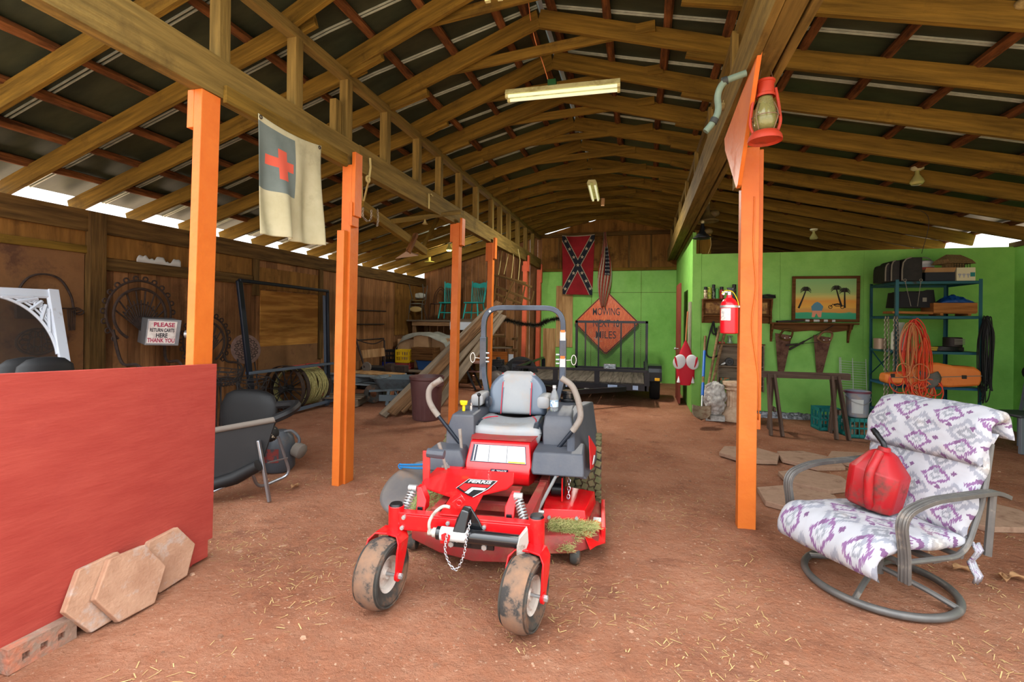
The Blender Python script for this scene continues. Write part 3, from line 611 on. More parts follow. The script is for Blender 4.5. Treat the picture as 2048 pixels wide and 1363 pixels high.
# side consoles and fenders
def shell(nm, rings, mat, parent=mower, bev=.012): b = B(); b.loft(rings); return b.obj(nm, mat, parent, bev=bev)
def quad(x0, x1, y0, y1, z, dx0=0, dx1=0): return [(x0, y0, z), (x1, y0, z), (x1+dx1, y1, z), (x0+dx0, y1, z)]
shell('left_console', [quad(-.50, -.285, -.78, -.1, .50), quad(-.50, -.275, -.74, -.1, .76), quad(-.46, -.285, -.72, -.1, .87), quad(-.45, -.29, -.70, -.1, .88)], 'mower_grey')
shell('left_fender', [quad(-.57, -.30, -.98, -.70, .50), quad(-.59, -.29, -.97, -.70, .58), quad(-.565, -.33, -.93, -.72, .655)], 'mower_grey')
shell('right_console', [quad(.255, .48, -.70, .0, .52), quad(.255, .49, -.70, .0, .80), quad(.265, .47, -.66, .0, .88), quad(.275, .46, -.64, .0, .89)], 'mower_grey')
shell('right_fender', [quad(.215, .58, -.98, -.55, .525), quad(.205, .58, -.97, -.55, .56), quad(.215, .57, -.93, -.6, .675)], 'mower_grey')
b = B(); b.loft([[(.50, -.95, .62), (.60, -.93, .50), (.665, -.35, .48), (.665, .25, .52), (.62, .25, .86), (.54, -.25, .90), (.49, -.55, .86)], [(.45, -.95, .62), (.55, -.93, .50), (.6, -.35, .48), (.6, .25, .52), (.52, .25, .86), (.46, -.25, .90), (.43, -.55, .86)]]); sp = b.obj('right_side_panel', 'mower_grey', mower, bev=.012)
b = B(); b.loft([[(-.52, -.7, .55), (-.60, -.3, .50), (-.62, .25, .52), (-.58, .25, .84), (-.52, -.25, .84), (-.50, -.55, .8)], [(-.46, -.7, .55), (-.54, -.3, .50), (-.56, .25, .52), (-.5, .25, .84), (-.46, -.25, .84), (-.45, -.55, .8)]]); b.obj('left_side_panel', 'mower_grey', mower, bev=.012)
b = B(); b.loft([[(.618, -.82, .54), (.637, -.62, .50), (.655, -.50, .62), (.60, -.62, .74)], [(.622, -.82, .54), (.641, -.62, .50), (.659, -.50, .62), (.604, -.62, .74)]]); o = b.obj('side_decal', 'decal_red', sp, smooth=0)
b = B(); b.loft([[(.632, -.76, .56), (.64, -.7, .55), (.648, -.66, .6), (.642, -.68, .61)], [(.636, -.76, .56), (.644, -.7, .55), (.652, -.66, .6), (.646, -.68, .61)]]); b.obj('decal_mark', 'decal_white', o, smooth=0)
b = B(); b.cyl((-.40, -.60, .88), (-.40, -.60, .93), .012); b.cyl((-.40, -.60, .93), (-.40, -.60, .945), .028, .03, n=12); b.box((-.40, -.60, .955), (.06, .02, .02)); b.obj('choke_knob', 'yellow_plastic', mower, bev=.003)
b = B(); b.cyl((-.35, -.56, .88), (-.35, -.56, .92), .014); b.cyl((-.37, -.48, .88), (-.37, -.48, .93), .01); b.obj('key_switch', 'chrome', mower, split=True)
b = B(); b.cyl((-.30, -.50, .88), (-.30, -.50, .99), .006); b.ball((-.30, -.50, 1.0), .016, 8); b.obj('throttle_lever', 'black_metal', mower)
b = B(); b.tube([(-.33, -.86, .55), (-.345, -.86, .70), (-.36, -.84, .79)], [.008, .012, .014], 8); b.obj('height_lever', 'grip_grey', mower)
b = B(); b.tube([(-.36, -1.14, .55), (-.40, -1.13, .68), (-.43, -1.12, .75)], [.009, .012, .014], 8); b.obj('deck_lever', 'grip_grey', mower)
b = B(); b.bb(-.46, -.28, -1.10, -.78, .46, .53); b.box((-.37, -.94, .54), (.15, .28, .012)); o = b.obj('linkage_box', 'mower_red', mower, bev=.004)
b = B()
for i in range(9): b.cyl((-.44+.02*(i % 4)+.02, -1.05+.08*(i//3)+.03*(i % 2), .545), (-.44+.02*(i % 4)+.02, -1.05+.08*(i//3)+.03*(i % 2), .57), .011, n=8)
b.obj('height_stop', 'zinc', o, split=True)
b = B(); b.bar((-.45, -1.30, .50), (-.46, -1.28, .735), .05, .014, (0, 1, 0)); o = b.obj('pedal_arm', 'mower_red', mower, bev=.004)
b = B(); b.cyl((-.45, -1.29, .725), (-.33, -1.29, .72), .032, n=8); b.obj('pedal_pad', 'mower_grey', o, bev=.004)
# springs with towers
for s, x in ((-1, -.44), (1, .25)):
    p0, p1 = Vector((x-s*.02-.01, -1.585, .575)), Vector((x+s*.025, -1.655, .46))
    b = B(); d = (p1-p0); A1 = d.cross(Vector((1, 0, 0))).normalized(); A2 = d.cross(A1).normalized(); N = 150; b.tube([p0+d*(i/N)+A1*.024*math.cos(2*PI*8.5*i/N)+A2*.024*math.sin(2*PI*8.5*i/N) for i in range(N+1)], .0048, 6); b.tube([p0, p1], .011, 8); b.cyl(p0+Vector((-.025, 0, .015)), p0+Vector((.025, 0, .015)), .02, n=14); b.obj('shock_spring', 'zinc', mower)
    xx = x-s*.075
    b = B(); b.loft([[(xx-.028, -1.55, .47), (xx+.028, -1.55, .47), (xx+.028, -1.63, .47), (xx-.028, -1.63, .47)], [(xx-.028+s*.0, -1.54, .53), (xx+.028, -1.54, .53), (xx+.03, -1.61, .53), (xx-.03, -1.61, .53)], [(xx-.02+s*.02, -1.53, .60), (xx+.02+s*.03, -1.53, .60), (xx+.02+s*.03, -1.59, .60), (xx-.02+s*.02, -1.59, .60)]]); o = b.obj('shock_tower', 'mower_red', mower, bev=.004)
    b = B(); b.box((xx, -1.634, .485), (.032, .01, .028)); b.obj('tower_plug', 'black_metal', o, bev=.003)
# tongue jack carried across the front
b = B(); b.cyl((-.20, -1.80, .432), (.265, -1.80, .425), .036, n=24); jk = b.obj('tongue_jack', 'black_gloss', mower, bev=.004)
b = B(); b.loft([[(.27, -1.84, .46), (.31, -1.80, .50), (.315, -1.79, .42), (.285, -1.80, .33), (.262, -1.83, .34), (.262, -1.85, .42)], [(.262, -1.81, .46), (.298, -1.765, .50), (.30, -1.755, .42), (.272, -1.765, .33), (.25, -1.80, .34), (.25, -1.82, .42)]]); b.obj('jack_foot', 'dull_grey', jk, bev=.004)
b = B(); b.cyl((-.20, -1.80, .432), (-.222, -1.80, .432), .026, n=16); b.cyl((-.222, -1.80, .432), (-.25, -1.80, .432), .018); b.tube(spline([(-.238, -1.81, .43), (-.24, -1.815, .49), (-.215, -1.80, .54), (-.17, -1.79, .575), (-.13, -1.79, .575)], 6), .009, 8); b.obj('crank_handle', 'dull_grey', jk)
b = B(); b.loft([[(-.13, -1.76, .40), (.08, -1.76, .40), (.03, -1.76, .50), (-.02, -1.76, .575), (-.06, -1.76, .575), (-.1, -1.76, .50)], [(-.13, -1.745, .40), (.08, -1.745, .40), (.03, -1.745, .50), (-.02, -1.745, .575), (-.06, -1.745, .575), (-.1, -1.745, .50)]])
b.loft([[(-.11, -1.83, .44), (-.03, -1.83, .44), (-.02, -1.80, .56), (-.06, -1.80, .57)], [(-.11, -1.765, .44), (-.03, -1.765, .44), (-.01, -1.765, .57), (-.06, -1.765, .58)]]); b.bb(-.14, .12, -1.77, -1.755, .345, .40); b.obj('jack_bracket', 'black_gloss', jk, bev=.006)
b = B(); b.cyl((-.175, -1.80, .4315), (-.02, -1.80, .429), .0368, n=24); o = b.obj('jack_sticker', 'decal_white', jk)
b = B(); b.prism([(-.16, -.015), (-.145, -.025), (-.115, -.02), (-.11, .01), (-.14, .022), (-.162, .01)], 0, .002, frame((0, -1.8375, .431), (1, 0, 0), (0, 0, 1))); b.obj('sticker_mark', 'decal_red', o, smooth=0)
b = B()
for x, z in ((-.125, .365), (.065, .365), (-.09, .395)): b.cyl((x, -1.77, z), (x, -1.785, z), .016, n=6)
b.obj('jack_bolt', 'zinc', jk, split=True)
b = B(); chain(b, [(-.125, -1.845, .455), (-.135, -1.85, .36), (-.10, -1.85, .28), (-.065, -1.85, .27), (-.03, -1.85, .35), (-.015, -1.845, .45), (.0, -1.83, .53)], .0025, .018, .0065); b.obj('safety_chain', 'chrome', jk)
b = B(); b.bar((-.13, -1.72, .565), (-.08, -1.70, .60), .04, .045); b.tube(circle((-.09, -1.745, .585), .016, 14, 'y'), .005, 6, closed=True); b.obj('tow_bracket', 'mower_red', mower, bev=.004)
# cutting deck
DK = [(-.66, -.95), (-.60, -1.18), (-.35, -1.33), (-.1, -1.40), (.12, -1.37), (.30, -1.22), (.53, -1.16), (.68, -1.02), (.715, -.9), (.72, -.45), (-.66, -.4)]
def rg(pts, s, z): return [(x*s, -.85+(y+.85)*s, z) for x, y in pts]
b = B(); b.loft([rg(DK, 1., .085), rg(DK, 1., .13), rg(DK, .985, .16), rg(DK, .93, .195)]); dk = b.obj('cutting_deck', 'mower_red_dusty', mower, bev=.006)
b = B(); b.loft([[(.62, -1.1, .10), (.72, -1.0, .10), (.725, -.96, .10), (.63, -1.13, .10)], [(.56, -1.02, .215), (.66, -.90, .215), (.70, -.9, .20), (.58, -1.09, .20)]]); b.bb(.70, .73, -.98, -.45, .085, .2); b.obj('deck_corner', 'mower_red', dk, bev=.004)
b = B(); b.loft([[(.285, -.99, .195), (.60, -.95, .195), (.66, -.55, .195), (.285, -.5, .195)], [(.295, -.97, .29), (.585, -.93, .285), (.65, -.60, .31), (.295, -.52, .32)]]); o = b.obj('belt_cover', 'mower_red', dk, bev=.005)
b = B()
for x, y in ((.34, -.98), (.53, -.955)): b.cyl((x, y+.01, .235), (x, y-.012, .237), .012, n=10)
b.obj('cover_bolt', 'zinc', o, split=True)
b = B(); b.loft([[(-.62, -1.0, .195), (-.33, -1.0, .195), (-.33, -.5, .195), (-.6, -.5, .195)], [(-.6, -.97, .27), (-.34, -.97, .27), (-.34, -.52, .3), (-.58, -.52, .3)]]); b.obj('belt_cover', 'mower_red', dk, bev=.005)
b = B(); b.bb(.645, .70, -.89, -.82, .198, .2); b.obj('deck_label', 'decal_white', dk)
for c, nm in (((-.60, -1.13, .05), 0), ((.53, -1.1, .05), 1)):
    b = B(); m = frame((c[0], c[1]-.02, .052), (0, 1, 0), (0, 0, 1)); b.lathe([(0, -.033), (.03, -.035), (.046, -.03), (.052, -.012), (.052, .012), (.046, .03), (.03, .035), (0, .033)], 24, m); b.obj('gauge_wheel', 'rubber', dk)
# discharge chute: a tilted, curved rubber flap
b = B(); b.grid(lambda u, v: (-.60-.45*u*math.sqrt(max(.05, 1-.85*abs(2*v-1)**2.4)), -.93+.62*v-.05*math.sin(PI*v)*u, .17+.20*u*v+.05*math.sin(PI*u*.9)-.09*u*u*(1-v)), 14, 14); b.obj('discharge_chute', 'chute_rubber', mower, solid=.012)
b = B(); b.tube([(.30, -1.28, .40), (.386, -.95, .525)], .011, 8); b.ball((.386, -.95, .53), .02, 8); b.ball((.298, -1.29, .395), .022, 8); b.cyl((.25, -1.30, .395), (.34, -1.30, .395), .013, n=10); b.obj('lift_link', 'zinc', mower)
b = B(); b.bar((.30, -1.31, .20), (.295, -1.30, .40), .014, .03); b.bar((.42, -.85, .31), (.42, -.85, .48), .01, .03); b.obj('lift_arm', 'mower_red', mower, split=True)
b = B(); chain(b, [(.46, -.78, .48), (.465, -.79, .40), (.46, -.80, .31)], .004, .034, .011); b.obj('lift_chain', 'chrome', mower)
b = B(); b.box((.36, -.70, .42), (.14, .12, .12)); b.cyl((.33, -.76, .36), (.43, -.76, .36), .045); b.obj('pump', 'black_metal', mower, bev=.01)
# things lying on the mower (own objects)
def clip(nm, label, fn, n, mat, zr=.012):
    b = B()
    for i in range(n):
        p = fn()
        if p is None: continue
        a = rnd.random()*2*PI; l = .018+.03*rnd.random(); d = Vector((math.cos(a)*l, math.sin(a)*l, (rnd.random()-.3)*zr*2)); s = Vector((-math.sin(a), math.cos(a), .3))*.0016
        v = [b.bm.verts.new(p-s), b.bm.verts.new(p+s), b.bm.verts.new(p+d+s*.4), b.bm.verts.new(p+d*1.1-s*.4)]; b.fc(v)
    o = b.obj(nm, mat, None, smooth=0, recalc=False); o.matrix_world = mower_m; return tag(o, label, 'grass', kind='stuff')
mower_m = Matrix.Translation((-1.03, 4.28, 0)) @ Matrix.Rotation(rad(4.6), 4, 'Z')
def f1():
    x, y = rnd.uniform(.34, .68), rnd.uniform(-1.2, -.96)
    if math.hypot((x-.5)/.19, (y+1.03)/.11) > 1.05+.25*noise.noise(Vector((x*20, y*20, 0))) and not (.40 < x < .52 and -1.2 < y < -1.0): return None
    zz = .20+rnd.random()*.03 if y > -1.09 else .20-(-1.09-y)*.9+rnd.random()*.02
    return Vector((x, y, zz))
clip('grass_clippings', 'dry grass clippings heaped on the mower deck beside the right caster', f1, 4200, 'grass_dry')
def f2():
    a, r_ = rnd.random()*2*PI, math.sqrt(rnd.random()); x, y = -.52+.16*r_*math.cos(a), -1.0+.25*r_*math.sin(a); return Vector((x, y, .24+.18*(1-r_*r_)*rnd.random()+.02))
clip('grass_clippings', 'green grass clippings piled by the black discharge chute', f2, 3000, 'grass_green')
b = B()
for dz in (0, .03): b.tube([mower_m @ Vector(p) for p in spline([(-.98, -.50, .36+dz*.6), (-.75, -.62, .40+dz), (-.56, -.70, .455+dz), (-.40, -.74, .47+dz)], 5)], .009, 8)
b.tube(circle(mower_m @ Vector((-.98, -.50, .365)), .02, 12, 'y'), .006, 6, closed=True)
tag(b.obj('bungee_strap', 'blue_rubber'), 'blue rubber strap holding up the mower discharge chute', 'strap')
M('bottle_plastic', (236, 242, 246), rough=.05, trans=.85, spec=.5); M('bottle_label', (196, 214, 226), (90, 130, 170), rough=.5, scale=30, lo=.5, hi=.56)
wb = thing('water_bottle', 'clear plastic water bottle standing on the mower console right of the seat', 'bottle', mower_m @ Vector((.32, -.48, .892)))
b = B(); b.lathe([(0, 0), (.03, 0), (.034, .01), (.034, .10), (.03, .13), (.013, .17), (.013, .19), (0, .19)], 20); b.obj('bottle_body', 'bottle_plastic', wb)
b = B(); b.lathe([(.0345, .035), (.0345, .085)], 20); b.obj('paper_label', 'bottle_label', wb); b = B(); b.lathe([(0, .205), (.015, .205), (.015, .185), (0, .185)], 14); b.obj('cap', 'decal_white', wb)
# ================================================================ right side: chair, can, wall of tools, steel shelving
def ikat():
    m = bpy.data.materials.new('ikat_fabric'); m.use_nodes = True; MATS['ikat_fabric'] = m; nt = m.node_tree; N = nt.nodes; L = nt.links; bs = N['Principled BSDF']; bs.inputs['Roughness'].default_value = .85
    uv = N.new('ShaderNodeUVMap')
    def mt(op, a, b=None, c=None):
        n = N.new('ShaderNodeMath'); n.operation = op
        for i, q in enumerate((a, b, c)):
            if q is None: continue
            if isinstance(q, (int, float)): n.inputs[i].default_value = q
            else: L.new(q, n.inputs[i])
        return n.outputs[0]
    se = N.new('ShaderNodeSeparateXYZ'); L.new(uv.outputs[0], se.inputs[0])
    mp = N.new('ShaderNodeMapping'); mp.inputs['Scale'].default_value = (90, 7, 1); L.new(uv.outputs[0], mp.inputs[0])
    nz = N.new('ShaderNodeTexNoise'); nz.inputs['Scale'].default_value = 1.; nz.inputs['Detail'].default_value = 3; L.new(mp.outputs[0], nz.inputs[0])
    n2 = N.new('ShaderNodeTexNoise'); n2.inputs['Scale'].default_value = 7.; L.new(uv.outputs[0], n2.inputs[0])
    def layer(su, sv, ou, ov, r0, r1, ru=.0, asp=1.):
        u = mt('ADD', mt('MULTIPLY', se.outputs[0], su), ou); v = mt('ADD', mt('MULTIPLY', se.outputs[1], sv), ov)
        v = mt('ADD', v, mt('MULTIPLY', mt('SUBTRACT', nz.outputs[0], .5), .36)); u = mt('ADD', u, mt('MULTIPLY', mt('SUBTRACT', n2.outputs[0], .5), .3))
        row = mt('FLOOR', v); u = mt('ADD', u, mt('MULTIPLY', mt('MODULO', row, 2.), .5))
        fu = mt('ABSOLUTE', mt('SUBTRACT', mt('FRACT', u), .5)); fv = mt('ABSOLUTE', mt('SUBTRACT', mt('FRACT', v), .5))
        d = mt('ADD', mt('MULTIPLY', fu, asp), fv)
        hi = mt('LESS_THAN', d, r1); lo_ = mt('GREATER_THAN', d, r0)
        return mt('MULTIPLY', hi, lo_)
    def mix(f, a, c):
        x = N.new('ShaderNodeMix'); x.data_type = 'RGBA'; L.new(f, x.inputs[0])
        if isinstance(a, tuple): x.inputs[6].default_value = a
        else: L.new(a, x.inputs[6])
        x.inputs[7].default_value = c; return x.outputs[2]
    c = mix(layer(2.9, 3., .5, .6, .30, .44), lin((168, 168, 174)), lin((136, 138, 148)))
    c = mix(layer(2.9, 3.0, 0., .1, .24, .34), c, lin((118, 84, 124)))
    c = mix(layer(2.9, 3.0, 0., .1, .07, .13), c, lin((128, 130, 138)))
    c = mix(layer(2.9, 3.0, .5, .6, .08, .20), c, lin((126, 128, 136)))
    c = mix(layer(5.8, 6., .25, .35, .0, .15), c, lin((106, 74, 110)))
    n3 = N.new('ShaderNodeTexNoise'); n3.inputs['Scale'].default_value = 2.2; n3.inputs['Detail'].default_value = 5; L.new(uv.outputs[0], n3.inputs[0])
    rr = N.new('ShaderNodeMapRange'); rr.inputs[1].default_value = .58; rr.inputs[2].default_value = .75; L.new(n3.outputs[0], rr.inputs[0]); rr.inputs[4].default_value = .6
    c = mix(rr.outputs[0], c, lin((202, 186, 166))); L.new(c, bs.inputs['Base Color'])
    bp = N.new('ShaderNodeBump'); bp.inputs['Strength'].default_value = .3; bp.inputs['Distance'].default_value = .03; L.new(n2.outputs[0], bp.inputs['Height']); L.new(bp.outputs[0], bs.inputs['Normal'])
ikat()
M('bronze_metal', (88, 86, 84), (104, 100, 96), rough=.45, metal=.3, scale=9, dirt=(150, 138, 126), dpos=(.58, .72), dscale=9)
M('can_red', (156, 14, 22), rough=.45, dirt=(84, 56, 48), dpos=(.48, .64), dscale=5.5)
ch = thing('patio_chair', 'swivel patio armchair with purple ikat cushion and grey metal frame', 'chair', (1.43, 3.48, 0), -58)
b = B(); b.tube([(.385*math.cos(t), .385*math.sin(t), .025) for t in (2*PI*i/48 for i in range(48))], .022, 10, closed=True); base = b.obj('base_ring', 'bronze_metal', ch)
for a in (20, 110, 200, 290):
    t = rad(a); e = Vector((.38*math.cos(t), .38*math.sin(t), .03)); b = B(); b.tube(spline([e, e*.62+Vector((0, 0, .055)), e*.2+Vector((0, 0, .10)), Vector((0, 0, .12))], 5), .017, 8); b.obj('base_spoke', 'bronze_metal', base)
b = B(); b.cyl((0, 0, .08), (0, 0, .27), .035); b.cyl((0, 0, .25), (0, 0, .29), .10); b.obj('swivel_hub', 'bronze_metal', ch)
b = B()
for x in (-.33, .33): b.tube(fillet([(x, -.30, .33), (x, .22, .30), (x, .38, .62), (x*.95, .47, .92)], .12), .016, 8)
b.tube([(-.33, -.28, .33), (.33, -.28, .33)], .016, 8); b.tube([(-.33, .2, .30), (.33, .2, .30)], .016, 8); b.tube([(-.313, .47, .92), (.313, .47, .92)], .016, 8); b.bar((-.33, 0, .30), (.33, 0, .30), .06, .02)
b.obj('seat_frame', 'bronze_metal', ch)
for x in (-.36, .36):
    P = fillet([(x, -.30, .24), (x, -.30, .40), (x, -.34, .60), (x, -.12, .66), (x, .42, .66), (x, .52, .62)], .10, 6); b = B(); s = 1 if x > 0 else -1
    ring = []
    for i, p in enumerate(P):
        t = (P[min(i+1, len(P)-1)]-P[max(i-1, 0)]).normalized(); n = Vector((1, 0, 0)).cross(t)
        ring.append([p+Vector((u*.028, 0, 0))+n*v for u, v in ((-1, -.012), (1, -.012), (1, .012), (.78, .012), (.7, .006), (.5, .012), (.2, .012), (.12, .006), (-.12, .006), (-.2, .012), (-.5, .012), (-.7, .006), (-.78, .012), (-1, .012))])
    b.loft(ring); o = b.obj('armrest', 'bronze_metal', ch, bev=.002)
    b = B(); b.tube([(x, .36, .30), (x, .40, .65)], .02, 8); b.obj('arm_post', 'bronze_metal', o)
def cushion(nm, path, w, th, nu=40, nv=30, edge=.35):
    """closed padded strip swept along path (y,z) with rounded edges"""
    P = spline([(0, y, z) for y, z in path], 8); n = len(P)-1
    d = [0.]
    for a, c in zip(P, P[1:]): d.append(d[-1]+(c-a).length)
    def pos(s):
        s *= d[-1]
        for i in range(n):
            if d[i+1] >= s-1e-9:
                t = (s-d[i])/max(1e-9, d[i+1]-d[i]); return P[i].lerp(P[i+1], t), (P[i+1]-P[i]).normalized()
        return P[-1], (P[-1]-P[-2]).normalized()
    def f(sg):
        def g(u, v):
            p, t = pos(v); nr = Vector((1, 0, 0)).cross(t).normalized(); x = 2*u-1
            e = max(0., (1-abs(x)**5)*(1-abs(2*v-1)**9))**.4
            wr = .012*noise.noise(Vector((u*6, v*9, sg*3)))*e
            return p+nr*(sg*th*e+wr)+Vector((x*w*(1-.03*math.sin(v*17)), 0, 0))
        return g
    b = B(); b.grid(f(1), nu, nv); b.grid(f(-1), nu, nv); bmesh.ops.remove_doubles(b.bm, verts=b.bm.verts, dist=.0012); return b.obj(nm, 'ikat_fabric', ch, smooth=70)
cushion('seat_cushion', [(-.43, .24), (-.44, .33), (-.36, .40), (-.2, .405), (0, .385), (.2, .37), (.30, .37)], .325, .055)
cushion('back_cushion', [(.24, .40), (.27, .46), (.36, .66), (.44, .86), (.49, .98)], .33, .06)
cushion('head_roll', [(.345, .80), (.39, .93), (.44, 1.03), (.54, 1.08), (.61, 1.04), (.60, .94)], .345, .05)
b = B(); b.grid(lambda u, v: (.33+.02*math.sin(9*v), .28+.06*u, .36-.22*v+.01*math.sin(9*u)), 4, 6); b.obj('cushion_tie', 'ikat_fabric', ch, solid=.012)
gc = thing('gas_can', 'dusty red plastic gas can resting on the patio chair cushion', 'gas can', (1.43, 3.55, .462), -38, rot=(-4, 8, -42))
gc.scale = (1.06, 1.06, 1.06)
def rr(w, d, z, c=.04): return [(-w+c, -d, z), (w-c, -d, z), (w, -d+c, z), (w, d-c, z), (w-c, d, z), (-w+c, d, z), (-w, d-c, z), (-w, -d+c, z)]
b = B(); b.loft([rr(.115, .11, 0), rr(.122, .12, .02), rr(.128, .125, .12), rr(.13, .125, .215), rr(.122, .118, .23), rr(.06, .065, .325, .025), rr(.04, .045, .342, .02)]); b.obj('can_body', 'can_red', gc, bev=.018)
b = B(); b.tube(fillet([(.02, -.10, .02), (.02, -.145, .06), (.0, -.155, .22), (.0, -.06, .335)], .05), .024, 10); b.obj('handle', 'can_red', gc)
b = B(); b.cyl((0, 0, .335), (0, 0, .365), .035, .03, n=16); o = b.obj('cap', 'can_red', gc, bev=.003)
b = B(); b.tube(fillet([(0, 0, .36), (-.01, .0, .385), (-.06, .02, .425)], .02), [.016]*8, 10); b.cyl((-.06, .02, .425), (-.085, .03, .445), .018, .014); b.obj('spout', 'black_metal', o)
# ---------------------------------------------------------------- hexagonal pavers
M('paver', (152, 112, 88), (176, 138, 112), rough=.92, scale=5, bump=.25, bscale=50, dirt=(168, 156, 148), dpos=(.55, .7), dscale=6)
M('paver_floor', (140, 110, 90), (166, 134, 112), rough=.95, scale=5, bump=.25, bscale=50, dirt=(116, 84, 66), dpos=(.5, .7), dscale=5)
def hexa(label, loc, rot, s, mat, th=.045, group=None, sx=1.):
    b = B(); b.prism([(s*sx*math.cos(rad(60*i)), s*math.sin(rad(60*i))) for i in range(6)], 0, th); o = b.obj('hexagon_paver', mat, None, bev=.006, smooth=0); o.location = loc
    o.rotation_euler = [rad(a) for a in rot]; return tag(o, label, 'paving stone', group)
hexa('hexagon paver on the dirt just behind the lone orange post', (1.28, 6.38, .0), (0, 0, 12), .36, 'paver_floor')
hexa('hexagon paver tilted on the dirt between the sawhorse and the patio chair', (1.92, 6.35, -.004), (1, 1.5, 25), .36, 'paver_floor')
hexa('hexagon paver nearest the sawhorse right leg', (2.5, 6.5, .0), (0, 0, 5), .36, 'paver_floor')
hexa('hexagon paver stacked beside the foot of the lone orange post', (1.40, 4.86, .0), (0, 0, 28), .37, 'paver_floor', .05)
hexa('mossy hexagon paver on the dirt behind the gas can', (1.72, 5.52, .0), (0, 0, 31), .34, 'paver_floor')
hexa('hexagon paver on the dirt right of the patio chair', (2.75, 5.0, .0), (0, 0, 14), .42, 'paver_floor')
# leaning pavers and brick by the red panel
def lean_hex(label, cx, cy, tilt, s, spin, dz=0.):
    b = B(); b.prism([(s*math.cos(rad(60*i+spin)), s*math.sin(rad(60*i+spin))) for i in range(6)], -.02, .02); o = b.obj('hexagon_paver', 'paver', None, bev=.006, smooth=0)
    m = frame((cx, cy, s*.87*math.sin(rad(tilt))+.008+dz), (0, 1, 0), (-math.cos(rad(tilt)), 0, math.sin(rad(tilt)))); o.matrix_world = m; return tag(o, label, 'paving stone')
lean_hex('hexagon paver half hidden behind another, leaning on the red panel', -2.726, 1.885, 77, .187, 2)
lean_hex('front hexagon paver of the leaning pair against the red panel', -2.676, 1.99, 74, .188, -2)
lean_hex('hexagon paver leaning alone near the end of the red panel', -2.735, 2.245, 80, .178, 4)
M('concrete_brick', (126, 100, 84), (148, 124, 108), rough=.95, scale=7, bump=.3, bscale=50, dirt=(176, 110, 84), dscale=5); M('hole_dark', (34, 24, 20), rough=.95)
bk_ = thing('cored_brick', 'long cored brick on edge at the foot of the red panel', 'brick', (-2.748, 1.625, 0), 90)
b = B(); L_ = .27; H_ = .112
xs = [-L_/2, -.085, -.055, -.015, .015, .055, .085, L_/2]
for i in range(7):
    if i % 2 == 0: b.bb(xs[i], xs[i+1], -.03, .03, 0, H_)
    else: b.bb(xs[i], xs[i+1], -.03, .03, 0, .032); b.bb(xs[i], xs[i+1], -.03, .03, .066, H_); b.bb(xs[i], xs[i+1], .0, .03, .032, .066)
bmesh.ops.remove_doubles(b.bm, verts=b.bm.verts, dist=.0005); b.obj('brick_body', 'concrete_brick', bk_, smooth=0)
rp_b = thing('half_wall', 'low red painted plywood half wall at the front left', 'half wall', (-2.785, 1.6, 0))
b = B(); b.prism([(-1.3, .02), (.965, .02), (.965, .13), (1.0, .13), (1.02, 1.30), (-1.3, 1.40)], -.012, .012, frame((0, 0, 0), (0, 1, 0), (0, 0, 1))); b.obj('panel_sheet', 'red_panel', rp_b, bev=.003, smooth=0)
b = B(); b.loft([[(-.07, -1.3, 1.33), (-.014, -1.3, 1.33), (-.014, -1.3, 1.392), (-.07, -1.3, 1.392)], [(-.07, .88, 1.24), (-.014, .88, 1.24), (-.014, .88, 1.302), (-.07, .88, 1.302)]]); b.obj('top_rail', 'red_panel_edge', rp_b, smooth=0)
b = B(); b.bb(-.03, -.012, -1.3, .87, .0, .16); b.obj('base_board', 'red_panel', rp_b, smooth=0)
# ---------------------------------------------------------------- things on and by the lone post
M('ext_red', (214, 18, 34), rough=.28, coat=.4, dirt=(170, 60, 56), dpos=(.62, .8), dscale=6); M('ext_label', (222, 220, 210), (180, 182, 180), rough=.5, scale=40, lo=.5, hi=.56)
fe = thing('fire_extinguisher', 'red fire extinguisher with white label strapped to the lone orange post', 'fire extinguisher', (.668, 4.11, 1.53))
b = B(); b.lathe([(0, 0), (.055, 0), (.066, .008), (.066, .215), (.062, .24), (.045, .268), (.022, .285), (.02, .305), (0, .305)], 32); b.obj('cylinder', 'ext_red', fe)
b = B(); b.lathe([(.067, .205), (.0675, .207), (.0675, .222), (.067, .224)], 32); b.bb(.0, .075, -.015, .015, .207, .222); b.obj('mount_band', 'zinc', fe)
b = B(); n = 12; b.grid(lambda u, v: (.0672*math.cos(rad(200+70*u)), .0672*math.sin(rad(200+70*u)), .105+.095*v), 12, 2); b.obj('label_sheet', 'ext_label', fe)
b = B(); b.cyl((0, 0, .30), (0, 0, .335), .018); b.box((-.02, 0, .33), (.07, .02, .014)); b.cyl((-.045, -.0, .315), (-.045, -.015, .315), .012); b.obj('valve', 'chrome', fe, bev=.003)
b = B(); b.loft([[(-.01, -.01, .335), (.03, -.01, .335), (.03, .01, .335), (-.01, .01, .335)], [(-.02, -.01, .365), (.02, -.01, .365), (.02, .01, .365), (-.02, .01, .365)]]); b.obj('trigger', 'black_metal', fe, bev=.003)
b = B(); b.tube(spline([(-.04, -.01, .33), (-.06, -.02, .315), (-.03, -.02, .34), (.02, -.02, .33), (.05, -.04, .27), (.06, -.055, .22)], 6), .0025, 5); b.obj('pull_tie', 'yellow_plastic', fe)
M('lantern_red', (168, 52, 28), rough=.55, dirt=(110, 56, 34), dpos=(.5, .7), dscale=9); M('lantern_glass', (196, 196, 130), rough=.15, trans=.75, dirt=(150, 140, 80), dpos=(.5, .75), dscale=8); M('wire_metal', (120, 96, 74), rough=.5, metal=.5); M('soot', (60, 50, 40), rough=.7)
la = thing('oil_lantern', 'old red oil lantern hanging in front of the lone orange post', 'lantern', (.765, 3.45, 2.80))
la.scale = (1.14, 1.14, 1.14)
